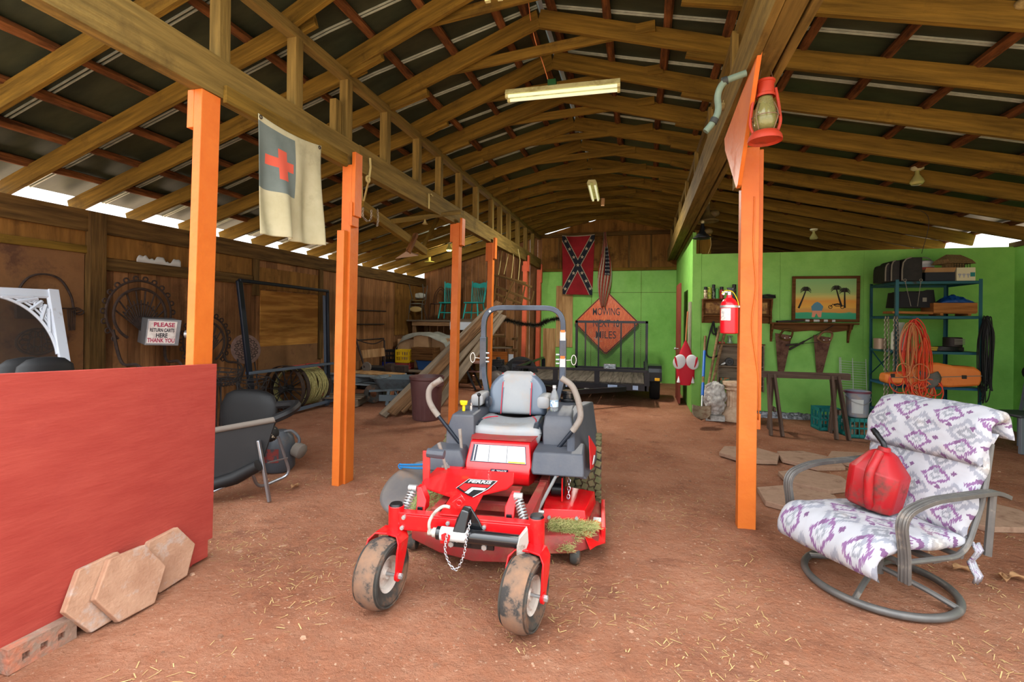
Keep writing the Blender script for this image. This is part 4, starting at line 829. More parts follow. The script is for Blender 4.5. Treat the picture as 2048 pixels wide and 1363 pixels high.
b = B(); b.lathe([(.0, .012), (.078, .012), (.09, 0), (.09, .012), (.086, .028), (.07, .05), (.05, .058), (0, .058)], 32); b.obj('font_base', 'lantern_red', la)
b = B(); b.lathe([(.04, .06), (.055, .10), (.06, .135), (.052, .18), (.038, .235), (.036, .25)], 24); b.obj('globe', 'lantern_glass', la, solid=.003)
b = B(); b.lathe([(.05, .25), (.05, .265), (.044, .27), (.044, .33), (.05, .332), (.05, .345), (.0, .352)], 24); b.obj('chimney_cap', 'lantern_red', la)
b = B()
for s in (-1, 1): b.tube(fillet([(s*.06, 0, .045), (s*.078, -.012*s, .10), (s*.07, 0, .2), (s*.052, 0, .30)], .03), .009, 8)
b.obj('side_tube', 'lantern_red', la, split=True)
b = B(); b.tube(circle((0, 0, .135), .073, 24), .0025, 5, closed=True)
for a in (40, 140, 220, 320): b.tube(spline([(.05*math.cos(rad(a)), .05*math.sin(rad(a)), .06), (.073*math.cos(rad(a)), .073*math.sin(rad(a)), .135), (.05*math.cos(rad(a)), .05*math.sin(rad(a)), .21)], 5), .0025, 5)
b.obj('wire_guard', 'wire_metal', la)
b = B(); b.tube(spline([(-.05, 0, .30), (-.02, .02, .42), (.0, .03, .47), (.03, .02, .41), (.05, 0, .30)], 6), .0025, 5); b.obj('bail_handle', 'wire_metal', la)
b = B(); b.prism([(3.235, 3.285), (3.28, 3.29), (4.47, 3.20), (4.42, 3.08), (3.90, 2.62), (3.84, 2.63)], .672, .70, Matrix(((0, 0, 1, 0), (1, 0, 0, 0), (0, 1, 0, 0), (0, 0, 0, 1))))
tag(b.obj('gusset_plate', 'orange_paint', bev=.003, smooth=0), 'orange plywood gusset bracing the lone post to the roof beam', 'brace')
M('conduit', (86, 104, 92), (104, 122, 104), rough=.6, scale=6); M('collar_black', (36, 40, 36), rough=.6)
cd = thing('conduit_pipe', 'bent grey-green conduit pipe under the roof by the right beam', 'pipe', (0, 0, 0))
cp = [at(x, y, X=.56+i*.0) for i, (x, y) in enumerate(((1492, 146), (1446, 163), (1434, 190), (1438, 222), (1426, 245), (1411, 263)))]
cp = [Vector((.56, 3.3+.2*i, v.z if 0 else 0)) for i, v in enumerate(cp)]
cp = [at(x, y, Y=3.35) for x, y in ((1492, 146), (1446, 163), (1434, 190), (1438, 222), (1426, 245), (1411, 263))]
b = B(); b.tube(fillet(cp, .05), .021, 12); b.obj('pipe_run', 'conduit', cd)
b = B()
for i, j, t in ((0, 1, .93), (3, 4, .85)): p = cp[i].lerp(cp[j], t); d = (cp[j]-cp[i]).normalized(); b.cyl(p-d*.016, p+d*.016, .026)
b.obj('pipe_collar', 'collar_black', cd, split=True)
# ---------------------------------------------------------------- green wall
YW = YG-.003
def gw(px, py, d=0.): return at(px, py, Y=YW-d)
ws = thing('spice_shelf', 'carved wooden wall shelf holding spray cans, behind the extinguisher', 'shelf', (1.04, YW, 1.62))
b = B(); b.bb(0, 1.12, -.02, 0, .0, .42); b.obj('back_panel', 'brown_shelf', ws, smooth=0)
b = B(); b.bb(0, 1.12, -.16, 0, .405, .425); b.bb(0.02, 1.10, -.12, 0, .12, .14); b.obj('shelf_board', 'brown_shelf', ws, bev=.003, smooth=0, split=True)
for x in (0, 1.095): b = B(); b.loft([[(x, 0, 0), (x, -.06, .0), (x, -.10, .10), (x, -.08, .2), (x, -.15, .36), (x, -.15, .41), (x, 0, .41)], [(x+.025, 0, 0), (x+.025, -.06, .0), (x+.025, -.10, .10), (x+.025, -.08, .2), (x+.025, -.15, .36), (x+.025, -.15, .41), (x+.025, 0, .41)]]); b.obj('side_bracket', 'brown_shelf', ws, smooth=0)
M('carved', (104, 64, 30), (170, 130, 70), rough=.7, scale=9, lo=.42, hi=.6, bump=.4)
b = B(); b.bb(.06, 1.06, -.03, -.02, .17, .36); b.obj('carved_panel', 'carved', ws, smooth=0)
M('spray_black', (26, 26, 28), rough=.4); M('spray_cream', (206, 198, 160), (120, 90, 70), rough=.4, scale=25, lo=.45, hi=.6); M('spray_lime', (176, 190, 60), (90, 120, 60), rough=.4, scale=22, lo=.45, hi=.6); M('spray_green', (96, 176, 96), rough=.4); M('spray_dark', (40, 44, 40), (120, 130, 110), rough=.4, scale=22, lo=.5, hi=.6); M('spray_red', (170, 40, 36), rough=.4); M('glass', (220, 230, 222), rough=.05, trans=.9)
def spray(px, r, h, body, cap, label, capk='cap'):
    x = gw(px, 600, .08).x; t = thing('spray_can', label, 'can', (x, YW-.085, 2.047))
    b = B(); b.lathe([(0, 0), (r, 0), (r, h*.72), (r*.8, h*.76), (0, h*.76)], 20); b.obj('can_body', body, t); b = B(); b.lathe([(r*.9, h*.74), (r*.9, h*.98), (r*.7, h), (0, h)], 20); b.obj('cap', cap, t); return t
spray(1411, .031, .21, 'spray_cream', 'spray_black', 'cream spray can with a black cap, first on the carved shelf')
spray(1419, .034, .20, 'spray_lime', 'spray_lime', 'yellow-green spray can, second on the carved shelf')
spray(1427, .03, .25, 'spray_dark', 'spray_black', 'tall dark spray can, third on the carved shelf')
spray(1434, .028, .18, 'spray_green', 'spray_green', 'slim light green bottle on the carved shelf, left of the extinguisher')
spray(1443, .034, .21, 'spray_red', 'spray_black', 'red spray can with black cap peeking out beside the extinguisher')
spray(1468, .036, .25, 'spray_dark', 'spray_black', 'black-capped can on the carved shelf between extinguisher and post')
b = B()
for i in range(4): b.grid(lambda u, v: (1.94+.26*u, YW-.15+.14*v, 2.055+.018*i+.006*math.sin(9*u+i)), 8, 4)
tag(b.obj('folded_cloth', 'spray_black', solid=.012), 'black folded cloth on the far end of the carved shelf', 'cloth')
cb = thing('cubby_cabinet', 'weathered wooden cubby cabinet hung on the green wall below the extinguisher', 'cabinet', (1.32, YW, .44))
b = B(); b.bb(0, .70, -.012, 0, .1, .80); b.obj('back_panel', 'grey_board', cb, smooth=0)
b = B()
for z in (.09, .415, .785): b.bb(0, .70, -.13, -.012, z, z+.02)
b.obj('shelf_board', 'grey_board', cb, bev=.002, smooth=0, split=True); b = B(); b.bb(-.03, .73, -.15, 0, .805, .82); b.obj('top_board', 'dark_wood', cb, smooth=0)
b = B()
for x in (-.02, .70): b.bb(x, x+.02, -.13, 0, .0, .805)
b.bb(.34, .355, -.12, -.012, .11, .785); b.obj('upright', 'grey_board', cb, bev=.002, smooth=0, split=True)
jr = thing('glass_jar', 'small glass jar standing on top of the cubby cabinet', 'jar', (1.50, YW-.07, 1.26)); b = B(); b.lathe([(0, 0), (.05, 0), (.052, .01), (.03, .09), (.045, .13), (.05, .14), (.043, .13), (.026, .09), (.045, .012), (0, .01)], 20); b.obj('jar_body', 'glass', jr)
b = B(); b.box((1.37, YW-.07, 1.275), (.1, .06, .03)); tag(b.obj('red_pouch', 'spray_red', bev=.008), 'small red packet on top of the cubby cabinet', 'packet')
sr = thing('fishing_reel', 'black wheel-shaped reel in the upper cubby', 'reel', (1.46, YW-.075, .945)); b = B(); b.cyl((.03, .0, 0), (.03, -.05, 0), .07, n=20); b.cyl((.03, -.05, 0), (.03, -.06, 0), .03); b.obj('spool', 'spray_black', sr, bev=.006); b = B(); b.bar((0, -.03, 0), (-.09, -.03, -.05), .02, .03); b.bar((-.07, -.03, -.02), (-.11, -.04, -.06), .03, .01); b.obj('crank', 'zinc', sr, bev=.003)
M('box_print', (176, 110, 60), (60, 130, 100), rough=.6, scale=14, lo=.46, hi=.52)
b = B(); b.box((1.42, YW-.075, .605), (.15, .08, .11)); tag(b.obj('small_carton', 'box_print', bev=.003), 'colourful small carton in the lower cubby', 'box')
M('blue_case', (40, 90, 180), rough=.5); b = B(); b.box((1.56, YW-.075, .57), (.10, .08, .04)); tag(b.obj('blue_case', 'blue_case', bev=.004), 'small blue case in the lower cubby beside the carton', 'box')
# long-handled tools leaning at the corner
M('shovel_blade', (104, 88, 70), rough=.6, metal=.3, dirt=(84, 56, 38), dpos=(.45, .65), dscale=9); M('handle_blue', (30, 92, 176), rough=.45); wood('handle_wood', (104, 78, 54), (150, 120, 88))
sv = thing('shovel', 'round-point shovel with blue fibreglass handle leaning on the green corner', 'shovel', (0, 0, 0))
h0, h1 = Vector((1.10, YW-.03, 1.38)), Vector((.93, 8.08, .24))
b = B(); b.cyl(h0.lerp(h1, .22), h0.lerp(h1, .58), .024, n=12); b.cyl(h0.lerp(h1, .66), h0.lerp(h1, .82), .024, n=12); b.obj('blue_sleeve', 'handle_blue', sv, split=True)
b = B(); b.cyl(h0, h0.lerp(h1, .66), .019, n=12); b.obj('handle', 'handle_wood', sv); b = B(); b.cyl(h0.lerp(h1, .8), h1, .017, n=12); b.obj('socket', 'zinc', sv)
d = Vector((-.045, -.42, -.23)).normalized(); sd = Vector((1, 0, 0)); nrm = sd.cross(d)
b = B(); b.grid(lambda u, v: h1+Vector((0, .03, .06))+d*(.35*v)+sd*((2*u-1)*(.14 if v < .5 else .14*math.sqrt(max(0.0, 1-((v-.5)/.5)**2))))-nrm*(.03*(2*u-1)**2), 14, 12); b.obj('blade', 'shovel_blade', sv, solid=.004)
ph = thing('post_hole_digger', 'rusty post hole digger with two wooden handles behind the blue shovel', 'digger', (0, 0, 0))
for i, (p, q) in enumerate((((1.335, YW-.04, 1.56), (1.04, 8.6, .28)), ((1.42, YW-.03, 1.45), (1.10, 8.68, .30)))):
    b = B(); b.cyl(p, q, .022, n=10); b.obj('handle', 'handle_wood', ph)
    b = B(); q = Vector(q); b.grid(lambda u, v: q+Vector(((2*u-1)*.07, -.09*v+.05*(2*u-1)**2*(1 if i else -1), -.30*v+.05)), 6, 6); b.obj('blade', 'shovel_blade', ph, solid=.005)
M('strap_black', (30, 30, 30), rough=.8)
b = B(); b.tube(spline([gw(1427, 642, .05), gw(1419, 668, .06), gw(1413, 700, .06), gw(1416, 712, .07), gw(1428, 714, .08), gw(1437, 706, .07), gw(1436, 685, .06), gw(1430, 660, .05), gw(1427, 642, .05)], 6), .014, 6); b.tube(spline([gw(1426, 645, .06), gw(1424, 662, .07), gw(1430, 668, .07), gw(1433, 655, .06)], 6), .012, 6)
tag(b.obj('harness_strap', 'strap_black'), 'black strap harness hanging among the tool handles', 'strap')
M('plaster_white', (196, 192, 186), (150, 144, 138), rough=.85, scale=12, lo=.4, hi=.6, bump=.8, bscale=16)
ln = thing('lion_statue', 'white plaster lion head statue on the floor against the green wall', 'statue', (1.19, 8.62, 0))
b = B(); b.bb(-.15, .15, -.12, .12, 0, .09); b.obj('plinth', 'plaster_white', ln, bev=.008)
b = B()
def lio(u, v):
    a = 2*PI*u; t = v; r = .07+.11*math.sin(PI*min(1, t*1.02))**.6; z = .09+.56*t
    n = .035*noise.noise(Vector((math.cos(a)*3, math.sin(a)*3, t*9)))+.02*noise.noise(Vector((math.cos(a)*9, math.sin(a)*9, t*20)))
    fr = math.cos(a+PI/2); mz = .05*max(0, fr)**6*math.exp(-((t-.42)/.16)**2) if fr > 0 else 0
    r = (r*(1.0 if t < .9 else 1-(t-.9)*7)+n*(1 if 0 < t < 1 else 0)+mz*1.6); r = max(.004, r)
    return (r*math.cos(a), r*math.sin(a)*.85, z)
b.grid(lio, 40, 34, wrap=True); b.obj('lion_head', 'plaster_white', ln, smooth=50)
b = B()
for s in (-1, 1): b.ball((s*.055, -.135, .40), (.018, .012, .012), 6); b.ball((s*.11, -.05, .56), (.035, .02, .045), 6)
b.ball((0, -.165, .33), (.035, .03, .025), 6); b.obj('face_feature', 'plaster_white', ln, split=True)
M('terracotta_pale', (214, 186, 158), (186, 150, 122), rough=.85, scale=8, lo=.4, hi=.6)
pd = thing('pedestal', 'pale fluted column pedestal standing behind the lone orange post', 'pedestal', (1.53, 8.72, 0))
b = B(); b.lathe([(0, 0), (.23, 0), (.24, .06), (.22, .12), (.19, .17), (.16, .20), (.15, .23)], 32); b.obj('base', 'terracotta_pale', pd)
b = B(); b.loft([[((.145+.008*math.cos(16*a))*math.cos(a)*k, (.145+.008*math.cos(16*a))*math.sin(a)*k, z) for a in (2*PI*i/96 for i in range(96))] for z, k in ((.22, 1), (.50, .95))]); b.obj('shaft', 'terracotta_pale', pd, smooth=60)
b = B(); b.lathe([(.14, .49), (.17, .52), (.16, .55), (.2, .59), (.205, .64), (0, .64)], 32); b.obj('capital', 'terracotta_pale', pd)
# painting
pt = thing('framed_painting', 'framed beach painting with palm trees on the green wall', 'painting', (2.974, YW-.05, 2.043), rot=(0, .3, 0))
fw, fh = .50, .382
b = B()
for x0, x1, z0, z1 in ((-fw, fw, fh-.045, fh), (-fw, fw, -fh, -fh+.045), (-fw, -fw+.05, -fh+.045, fh-.045), (fw-.05, fw, -fh+.045, fh-.045)): b.bb(x0, x1, -.02, .02, z0, z1)
b.obj('frame', 'brown_shelf', pt, bev=.004, smooth=0)
def canvas():
    m = bpy.data.materials.new('canvas'); m.use_nodes = True; MATS['canvas'] = m; nt = m.node_tree; N = nt.nodes; L = nt.links; bs = N['Principled BSDF']; bs.inputs['Roughness'].default_value = .6
    tc = N.new('ShaderNodeTexCoord'); se = N.new('ShaderNodeSeparateXYZ'); L.new(tc.outputs['Object'], se.inputs[0]); mp = N.new('ShaderNodeMapping'); mp.inputs['Scale'].default_value = (2, 1, 16); L.new(tc.outputs['Object'], mp.inputs[0])
    nz = N.new('ShaderNodeTexNoise'); nz.inputs['Scale'].default_value = 2; L.new(mp.outputs[0], nz.inputs[0])
    a = N.new('ShaderNodeMath'); a.operation = 'MULTIPLY_ADD'; a.inputs[1].default_value = .07; L.new(nz.outputs[0], a.inputs[0]); L.new(se.outputs[2], a.inputs[2])
    r = N.new('ShaderNodeMapRange'); r.inputs[1].default_value = -fh+.06; r.inputs[2].default_value = fh; L.new(a.outputs[0], r.inputs[0])
    cr = N.new('ShaderNodeValToRGB'); L.new(r.outputs[0], cr.inputs[0]); E = cr.color_ramp.elements
    E[0].position = 0; E[0].color = lin((28, 148, 104)); E[1].position = .175; E[1].color = lin((40, 156, 112))
    for p, c in ((.19, (206, 140, 50)), (.27, (198, 150, 66)), (.30, (220, 168, 60)), (.46, (216, 150, 50)), (.56, (196, 186, 100)), (.66, (150, 180, 104)), (.95, (124, 176, 110))):  # green cast of the light is put into the upper sky colours
        e = E.new(p); e.color = lin(c)
    L.new(cr.outputs[0], bs.inputs['Base Color'])
canvas(); b = B(); b.bb(-fw+.04, fw-.04, -.005, .01, -fh+.04, fh-.04); cv = b.obj('canvas', 'canvas', pt, smooth=0)
M('ink', (30, 24, 20), rough=.7); M('skin_tone', (206, 140, 110), rough=.7); M('jacket_blue', (80, 130, 150), rough=.7)
def flat(nm, pts, mat, yy=-.008): b = B(); b.loft([[(x, yy, z) for x, z in pts], [(x, yy+.003, z) for x, z in pts]]); return b.obj(nm, mat, pt, smooth=0)
b = B()
for x0, z0, x1, z1, hh in ((-.40, -.16, -.295, .14, .0), (.24, -.13, .16, .16, 0), (.285, -.15, .28, .12, 0)):
    P = spline([(x0, -.008, z0), ((x0*1.4+x1*1.6)/3, -.008, (z0+z1)/2), (x1, -.008, z1)], 6); b.tube(P, [.016-.0006*i for i in range(len(P))], 6)
    for k in range(11):
        a = rad(-20+22*k); b.tube(spline([(x1, -.008, z1), (x1+.05*math.cos(a), -.008, z1+.05*math.sin(a)+.012), (x1+.085*math.cos(a), -.008, z1+.075*math.sin(a)-.015)], 4), [.009, .009, .009, .008, .008, .006, .005, .004, .002], 5)
b.obj('painted_palm', 'ink', cv, split=True)
b = B()
for x in (.075, .25): b.tube(circle((x, -.008, -.135), .026, 18, 'y'), .005, 5, closed=True)
b.tube([(.075, -.008, -.135), (.11, -.008, -.085), (.15, -.008, -.12), (.25, -.008, -.12)], .006, 5); b.tube([(.12, -.008, -.10), (.18, -.008, -.085), (.24, -.008, -.10)], .012, 6); b.obj('painted_motorbike', 'ink', cv)
flat('painted_figure', [(-.20, -.31), (-.16, -.31), (-.13, -.24), (-.10, -.31), (-.06, -.31), (-.05, -.2), (-.19, -.2)], 'skin_tone'); flat('painted_figure', [(-.20, -.2), (-.05, -.2), (-.03, -.13), (-.08, -.07), (-.12, -.05), (-.16, -.07), (-.21, -.13)], 'jacket_blue', -.010)
# long wall shelf with saws
lw = thing('wall_shelf', 'long brown wall shelf below the painting', 'shelf', (2.78, YW, 1.64), rot=(0, .0, 0))
b = B(); b.bb(-.66, .66, -.15, 0, -.025, 0.0); b.obj('shelf_board', 'brown_shelf', lw, bev=.004, smooth=0)
b = B(); b.prism([(-.60, -.025), (.62, -.025), (.60, -.11), (.3, -.16), (0, -.13), (-.3, -.16), (-.58, -.11)], 0, .02, frame((0, -.02, 0), (1, 0, 0), (0, 0, 1))); b.obj('apron', 'brown_shelf', lw, smooth=0)
for x in (-.60, .56): b = B(); b.prism([(0, -.025), (.14, -.025), (.11, -.12), (.05, -.2), (.02, -.33), (0, -.33)], 0, .03, frame((x, 0, 0), (0, -1, 0), (0, 0, 1))); b.obj('bracket', 'brown_shelf', lw, smooth=0)
M('saw_blade', (92, 60, 46), (120, 88, 72), rough=.6, metal=.35, scale=6, dirt=(70, 40, 32), dpos=(.45, .65), dscale=8)
def saw(label, px, py, ex, ey, w0, w1, hm):
    p, e = gw(px, py, .12), gw(ex, ey, .03); t = thing('hand_saw', label, 'saw', p); d = (e-p); sx = Vector((1, 0, 0)); s = -1
    b = B(); n = Vector((0, 1, 0)); L = d.length; dn = d.normalized(); sd = dn.cross(n).normalized()
    b.loft([[Vector((0, 0, 0))-sd*w0, Vector((0, 0, 0))+sd*w0, d+sd*w0, d+sd*(w0-2*w1)], [-sd*w0+n*.003, sd*w0+n*.003, d+sd*w0+n*.003, d+sd*(w0-2*w1)+n*.003]]); b.obj('blade', 'saw_blade', t, smooth=0)
    b = B(); c = -dn*.01
    P = [c+sd*(w0*x)+dn*y for x, y in ((-.4, .06), (-.1, -.05), (.4, -.08), (.9, -.07), (1.0, .0), (.8, .09), (.2, .10))]
    b.tube(spline(P, 5, closed=True), .017, 8, closed=True); o = b.obj('handle', hm, t)
    b = B()
    for x, y in ((.2, .07), (.8, .05)): q = c+sd*(w0*x)+dn*y; b.cyl(q+n*.005, q-n*.022, .008, n=8)
    b.obj('saw_nut', 'zinc', o, split=True); return t
saw('rusty hand saw hanging from the left end of the long wall shelf', 1567, 668, 1550, 748, .13, .04, 'dark_wood')
saw('rusty hand saw with carved wooden handle hanging right of the crossed shears', 1645, 672, 1627, 744, .135, .045, 'old_board')
M('tool_dark', (44, 36, 32), rough=.6, metal=.3)
ls = thing('hedge_shears', 'long crossed hedge shears hanging under the long wall shelf', 'shears', gw(1614, 680, .09))
c0 = gw(1614, 680, .09)
for a, e, m_ in (((1578, 699), (1668, 650), 0), ((1572, 690), (1642, 683), 1)):
    b = B(); p, q = gw(*a, .10+.02*m_)-c0, gw(*e, .08+.02*m_)-c0; b.bar(p, p.lerp(q, .35), .03, .03); b.obj('grip', 'tool_dark', ls, bev=.006); b = B(); b.bar(p.lerp(q, .3), p.lerp(q, .5), .018, .018); b.bar(p.lerp(q, .5), q, .03, .006); b.obj('blade', 'tool_dark', ls)
st_ = thing('walking_stick', 'white stick with brown rings lying on the long wall shelf', 'stick', gw(1640, 641, .09)); b = B(); b.cyl((-.22, 0, 0), (.22, 0, 0), .02); b.obj('stick', 'decal_white', st_)
b = B()
for x in (-.13, .02, .14): b.cyl((x-.03, 0, 0), (x+.03, 0, 0), .028)
b.obj('ring', 'brown_shelf', st_, bev=.004, split=True)
b = B(); b.box((2.44, YW-.07, 1.665), (.40, .12, .03), (0, -3, 0)); tag(b.obj('flat_tin', 'tool_dark', bev=.006), 'dark flat tin at the left end of the long wall shelf', 'tin')
# sawhorse
sh = thing('sawhorse', 'weathered wooden sawhorse standing before the green wall', 'sawhorse', (2.33, 7.95, 0), 2)
timber('top_beam', (-.6, 0, .86), (.58, 0, .86), .09, .09, 'sawhorse_wood', sh)
for x in (-.42, .42):
    for y in (-.28, .22): timber('leg', (x+(.05 if y < 0 else 0), y, 0.0), (x-.0, y*.12, .86), .09, .035, 'sawhorse_wood', sh, up=(1, 0, 0))
    timber('leg', (x-.10, -.27, 0.0), (x-.08, -.03, .86), .085, .035, 'sawhorse_wood', sh, up=(1, 0, 0)); timber('cross_brace', (x-.02, -.17, .36), (x-.02, .14, .36), .03, .07, 'sawhorse_wood', sh)
wr = thing('wire_rack', 'white wire refrigerator rack leaning on the green wall behind the sawhorse', 'rack', (3.34, 8.98, .42), rot=(-13, 3, 0)); b = B()
for i in range(16): b.tube([(-.19, 0, .04*i), (.19, 0, .04*i)], .003, 5)
for x in (-.19, -.17, .0, .19): b.tube([(x, 0, -.02), (x, 0, .66)], .005, 6)
b.obj('wire_grid', 'decal_white', wr)
M('teal_plastic', (20, 112, 108), rough=.5)
def crate(label, loc, rz, mat, s=(.33, .33, .28), group=None, nm='milk_crate'):
    t = thing(nm, label, 'crate', loc, rz, group); X, Y, Z = s[0]/2, s[1]/2, s[2]; b = B()
    b.bb(-X, X, -Y, Y, 0, .015)
    for z0, z1 in ((0, .05), (Z*.46, Z*.54), (Z-.05, Z)):
        for q in ((-X, X, -Y, -Y+.015), (-X, X, Y-.015, Y), (-X, -X+.015, -Y, Y), (X-.015, X, -Y, Y)): b.bb(*q, z0, z1)
    for i in range(6):
        u = -1+2*i/5; w = .028 if i in (0, 5) else .012
        for q in ((u*(X-w/2)-w/2, u*(X-w/2)+w/2, -Y, -Y+.012), (u*(X-w/2)-w/2, u*(X-w/2)+w/2, Y-.012, Y), (-X, -X+.012, u*(Y-w/2)-w/2, u*(Y-w/2)+w/2), (X-.012, X, u*(Y-w/2)-w/2, u*(Y-w/2)+w/2)): b.bb(*q, 0, Z)
    b.obj('crate_shell', mat, t, smooth=0); return t
crate('teal plastic crate under the grey bucket', (3.03, 8.05, 0), 4, 'teal_plastic')
crate('teal plastic crate half hidden behind the sawhorse leg', (2.76, 8.42, 0), 6, 'teal_plastic', (.3, .3, .34))
M('tin_top', (150, 130, 110), rough=.4, metal=.5)
for i, (x, y) in enumerate(((-.08, -.07), (.07, -.07), (-.08, .08), (.07, .08))):
    t = thing('tin_can', 'paint-stained tin can inside the teal crate under the bucket', 'can', (3.03+x, 8.05+y, .018), group='tins in the teal crate'); b = B(); b.lathe([(0, 0), (.06, 0), (.06, .16), (0, .16)], 18); b.obj('can_body', ['tin_top', 'old_board'][i % 2], t)
M('bucket_grey', (126, 132, 146), rough=.45, dirt=(150, 140, 136), dscale=4); M('wine_paint', (96, 44, 62), rough=.5)
bu = thing('plastic_bucket', 'grey plastic bucket with a pale label standing on the teal crate', 'bucket', (3.04, 8.05, .285))
b = B(); b.lathe([(0, 0), (.125, 0), (.13, .01), (.15, .28), (.158, .28), (.158, .30), (.152, .30), (.156, .34), (.166, .34), (.168, .36), (.16, .37), (.15, .37), (.135, .02), (0, .02)], 36); b.obj('bucket_shell', 'bucket_grey', bu)
b = B(); b.lathe([(.151, .365), (.162, .372), (.169, .362), (.169, .345)], 36); b.obj('paint_rim', 'wine_paint', bu)
b = B(); b.grid(lambda u, v: ((.136+.012*v)*math.cos(rad(222+58*u))*1.01, (.136+.012*v)*math.sin(rad(222+58*u))*1.01, .06+.2*v), 10, 3); b.obj('label_sheet', 'decal_white', bu)
b = B(); b.tube(spline([(.16, -.02, .31), (.12, -.13, .24), (0, -.19, .2), (-.12, -.13, .24), (-.16, -.02, .31)], 6), .003, 5); b.obj('bail_handle', 'zinc', bu)
# steel shelving
M('shelf_teal', (30, 84, 96), rough=.45, metal=.2, dirt=(60, 50, 40), dpos=(.6, .75), dscale=5); M('shelf_blue', (36, 92, 132), rough=.45, metal=.2)
su = thing('steel_shelving', 'teal steel shelving unit loaded with tools against the green wall', 'shelving', (4.11, 8.66, 0))
SW, SD = .52, .41
for x in (-SW, SW):
    for y in (-SD, SD):
        b = B(); b.bb(x-.003 if x < 0 else x-.04, x+.04 if x < 0 else x+.003, y-.002, y+.002, 0, 2.28); b.bb(x-.002, x+.002, min(y, y-.04*(1 if y > 0 else -1)), max(y, y-.04*(1 if y > 0 else -1)), 0, 2.28); o = b.obj('upright', 'shelf_teal', su, smooth=0)
ZS = (.30, .74, 1.245, 1.755, 2.255)
for z in ZS: b = B(); b.bb(-SW, SW, -SD, SD, z-.004, z); b.bb(-SW, SW, -SD, -SD+.003, z-.04, z); b.bb(-SW, SW, SD-.003, SD, z-.04, z); b.bb(-SW, -SW+.003, -SD, SD, z-.04, z); b.bb(SW-.003, SW, -SD, SD, z-.04, z); b.obj('shelf', 'shelf_teal' if z > 1 else 'shelf_blue', su, smooth=0)
b = B(); b.bar((-SW, -SD, 1.25), (-SW, SD, .80), .02, .003); b.bar((-SW, -SD, .8), (-SW, SD, 1.25), .02, .003); b.obj('side_brace', 'shelf_teal', su)
def sx(px): return at(px, 650, Y=8.5).x
Y0 = 8.25
M('case_black', (26, 26, 26), (40, 38, 36), rough=.8, scale=8); M('case_trim', (120, 116, 104), rough=.7)
for i, (px, yy) in enumerate(((1765, 8.50), (1778, 8.46), (1810, 8.42))):
    w = (.045, .055, .125)[i]; h = (.27, .31, .345)[i]
    t = thing('instrument_case', ('black rounded case, first of three upright on the top shelf', 'black rounded case, middle of three upright on the top shelf', 'black rounded case beside the orange cooler on the top shelf')[i], 'case', (at(px, 540, Y=yy).x, yy, 2.255), 0)
    pr_ = [(-w, 0), (w, 0), (w, h), (-w*.1, h), (-w*.6, h*.93), (-w*.9, h*.78), (-w, h*.5)]
    b = B(); b.prism(pr_, -.2, .2, frame((0, 0, 0), (1, 0, 0), (0, 0, 1))); b.obj('case_body', 'case_black', t, bev=.012)
    b = B(); b.tube([(x*1.0, -.2, max(.008, z)) for x, z in pr_[3:]+[(-w, .008)]], .009, 5); b.obj('case_edge', 'case_trim', t)
M('cooler_orange', (200, 64, 34), rough=.5); co_ = thing('drink_cooler', 'orange and white round drink cooler on the top shelf', 'cooler', (at(1845, 530, Y=8.75).x, 8.75, 2.255))
b = B(); b.lathe([(0, 0), (.12, 0), (.135, .02), (.135, .25), (0, .25)], 28); b.obj('cooler_body', 'cooler_orange', co_); b = B(); b.lathe([(.138, .24), (.138, .285), (.13, .29), (.13, .33), (.11, .345), (0, .345)], 28); b.obj('lid', 'decal_white', co_); b = B(); b.tube(spline([(-.14, 0, .28), (-.1, 0, .37), (0, 0, .40), (.1, 0, .37), (.14, 0, .28)], 5), .008, 6); b.obj('bail_handle', 'case_trim', co_)
M('box_dark', (20, 24, 34), rough=.6); M('cardboard', (150, 116, 76), (164, 130, 90), rough=.85, scale=5); M('box_white', (196, 190, 156), rough=.6)
bx = thing('open_carton', 'dark blue open carton with brown flaps on the top shelf', 'box', (at(1868, 545, Y=8.42).x, 8.42, 2.255)); b = B(); b.bb(-.17, .19, -.13, .13, 0, .13); b.obj('carton_body', 'box_dark', bx, smooth=0)
b = B(); b.box((0, -.15, .16), (.36, .08, .004), (-50, 0, 0)); b.box((0, .12, .16), (.36, .08, .004), (60, 0, 0)); b.obj('flap', 'cardboard', bx, smooth=0, split=True)
bb_ = thing('bulb_carton', 'white light bulb carton with bulb pictures on the top shelf', 'box', (at(1924, 545, Y=8.36).x, 8.36, 2.255)); b = B(); b.bb(-.11, .11, -.09, .09, 0, .19); b.obj('carton_body', 'box_white', bb_, smooth=0)
b = B()
for x in (-.075, -.025, .025): b.lathe([(0, 0), (.006, .0), (.008, .02), (.022, .05), (.022, .055), (0, .06)], 12, Matrix.Translation((x, -.0915, .045)) @ Matrix.Scale(.05, 4, (0, 1, 0)))
b.obj('printed_bulb', 'print_grey', bb_); b = B(); b.bb(.05, .105, -.0915, -.09, .06, .12); b.obj('printed_panel', 'teal_plastic', bb_, smooth=0)
M('thatch', (112, 88, 52), (150, 122, 78), rough=.95, scale=9, stretch=(8, 8, 1), bump=.6); bh = thing('thatched_birdhouse', 'thatched hut birdhouse sitting on the bulb carton', 'birdhouse', (at(1905, 520, Y=8.5).x, 8.48, 2.445), 20)
b = B(); b.bb(-.10, .10, -.08, .08, -.0, .10); b.obj('hut_wall', 'thatch', bh, smooth=0); b = B(); b.loft([[(-.2, -.15, .07), (.2, -.15, .07), (.2, .15, .07), (-.2, .15, .07)], [(-.19, -.1, .13), (.19, -.1, .13), (.19, .1, .13), (-.19, .1, .13)], [(-.11, -.01, .21), (.11, -.01, .21), (.11, .01, .21), (-.11, .01, .21)]]); b.obj('roof', 'thatch', bh, smooth=0)
b = B()
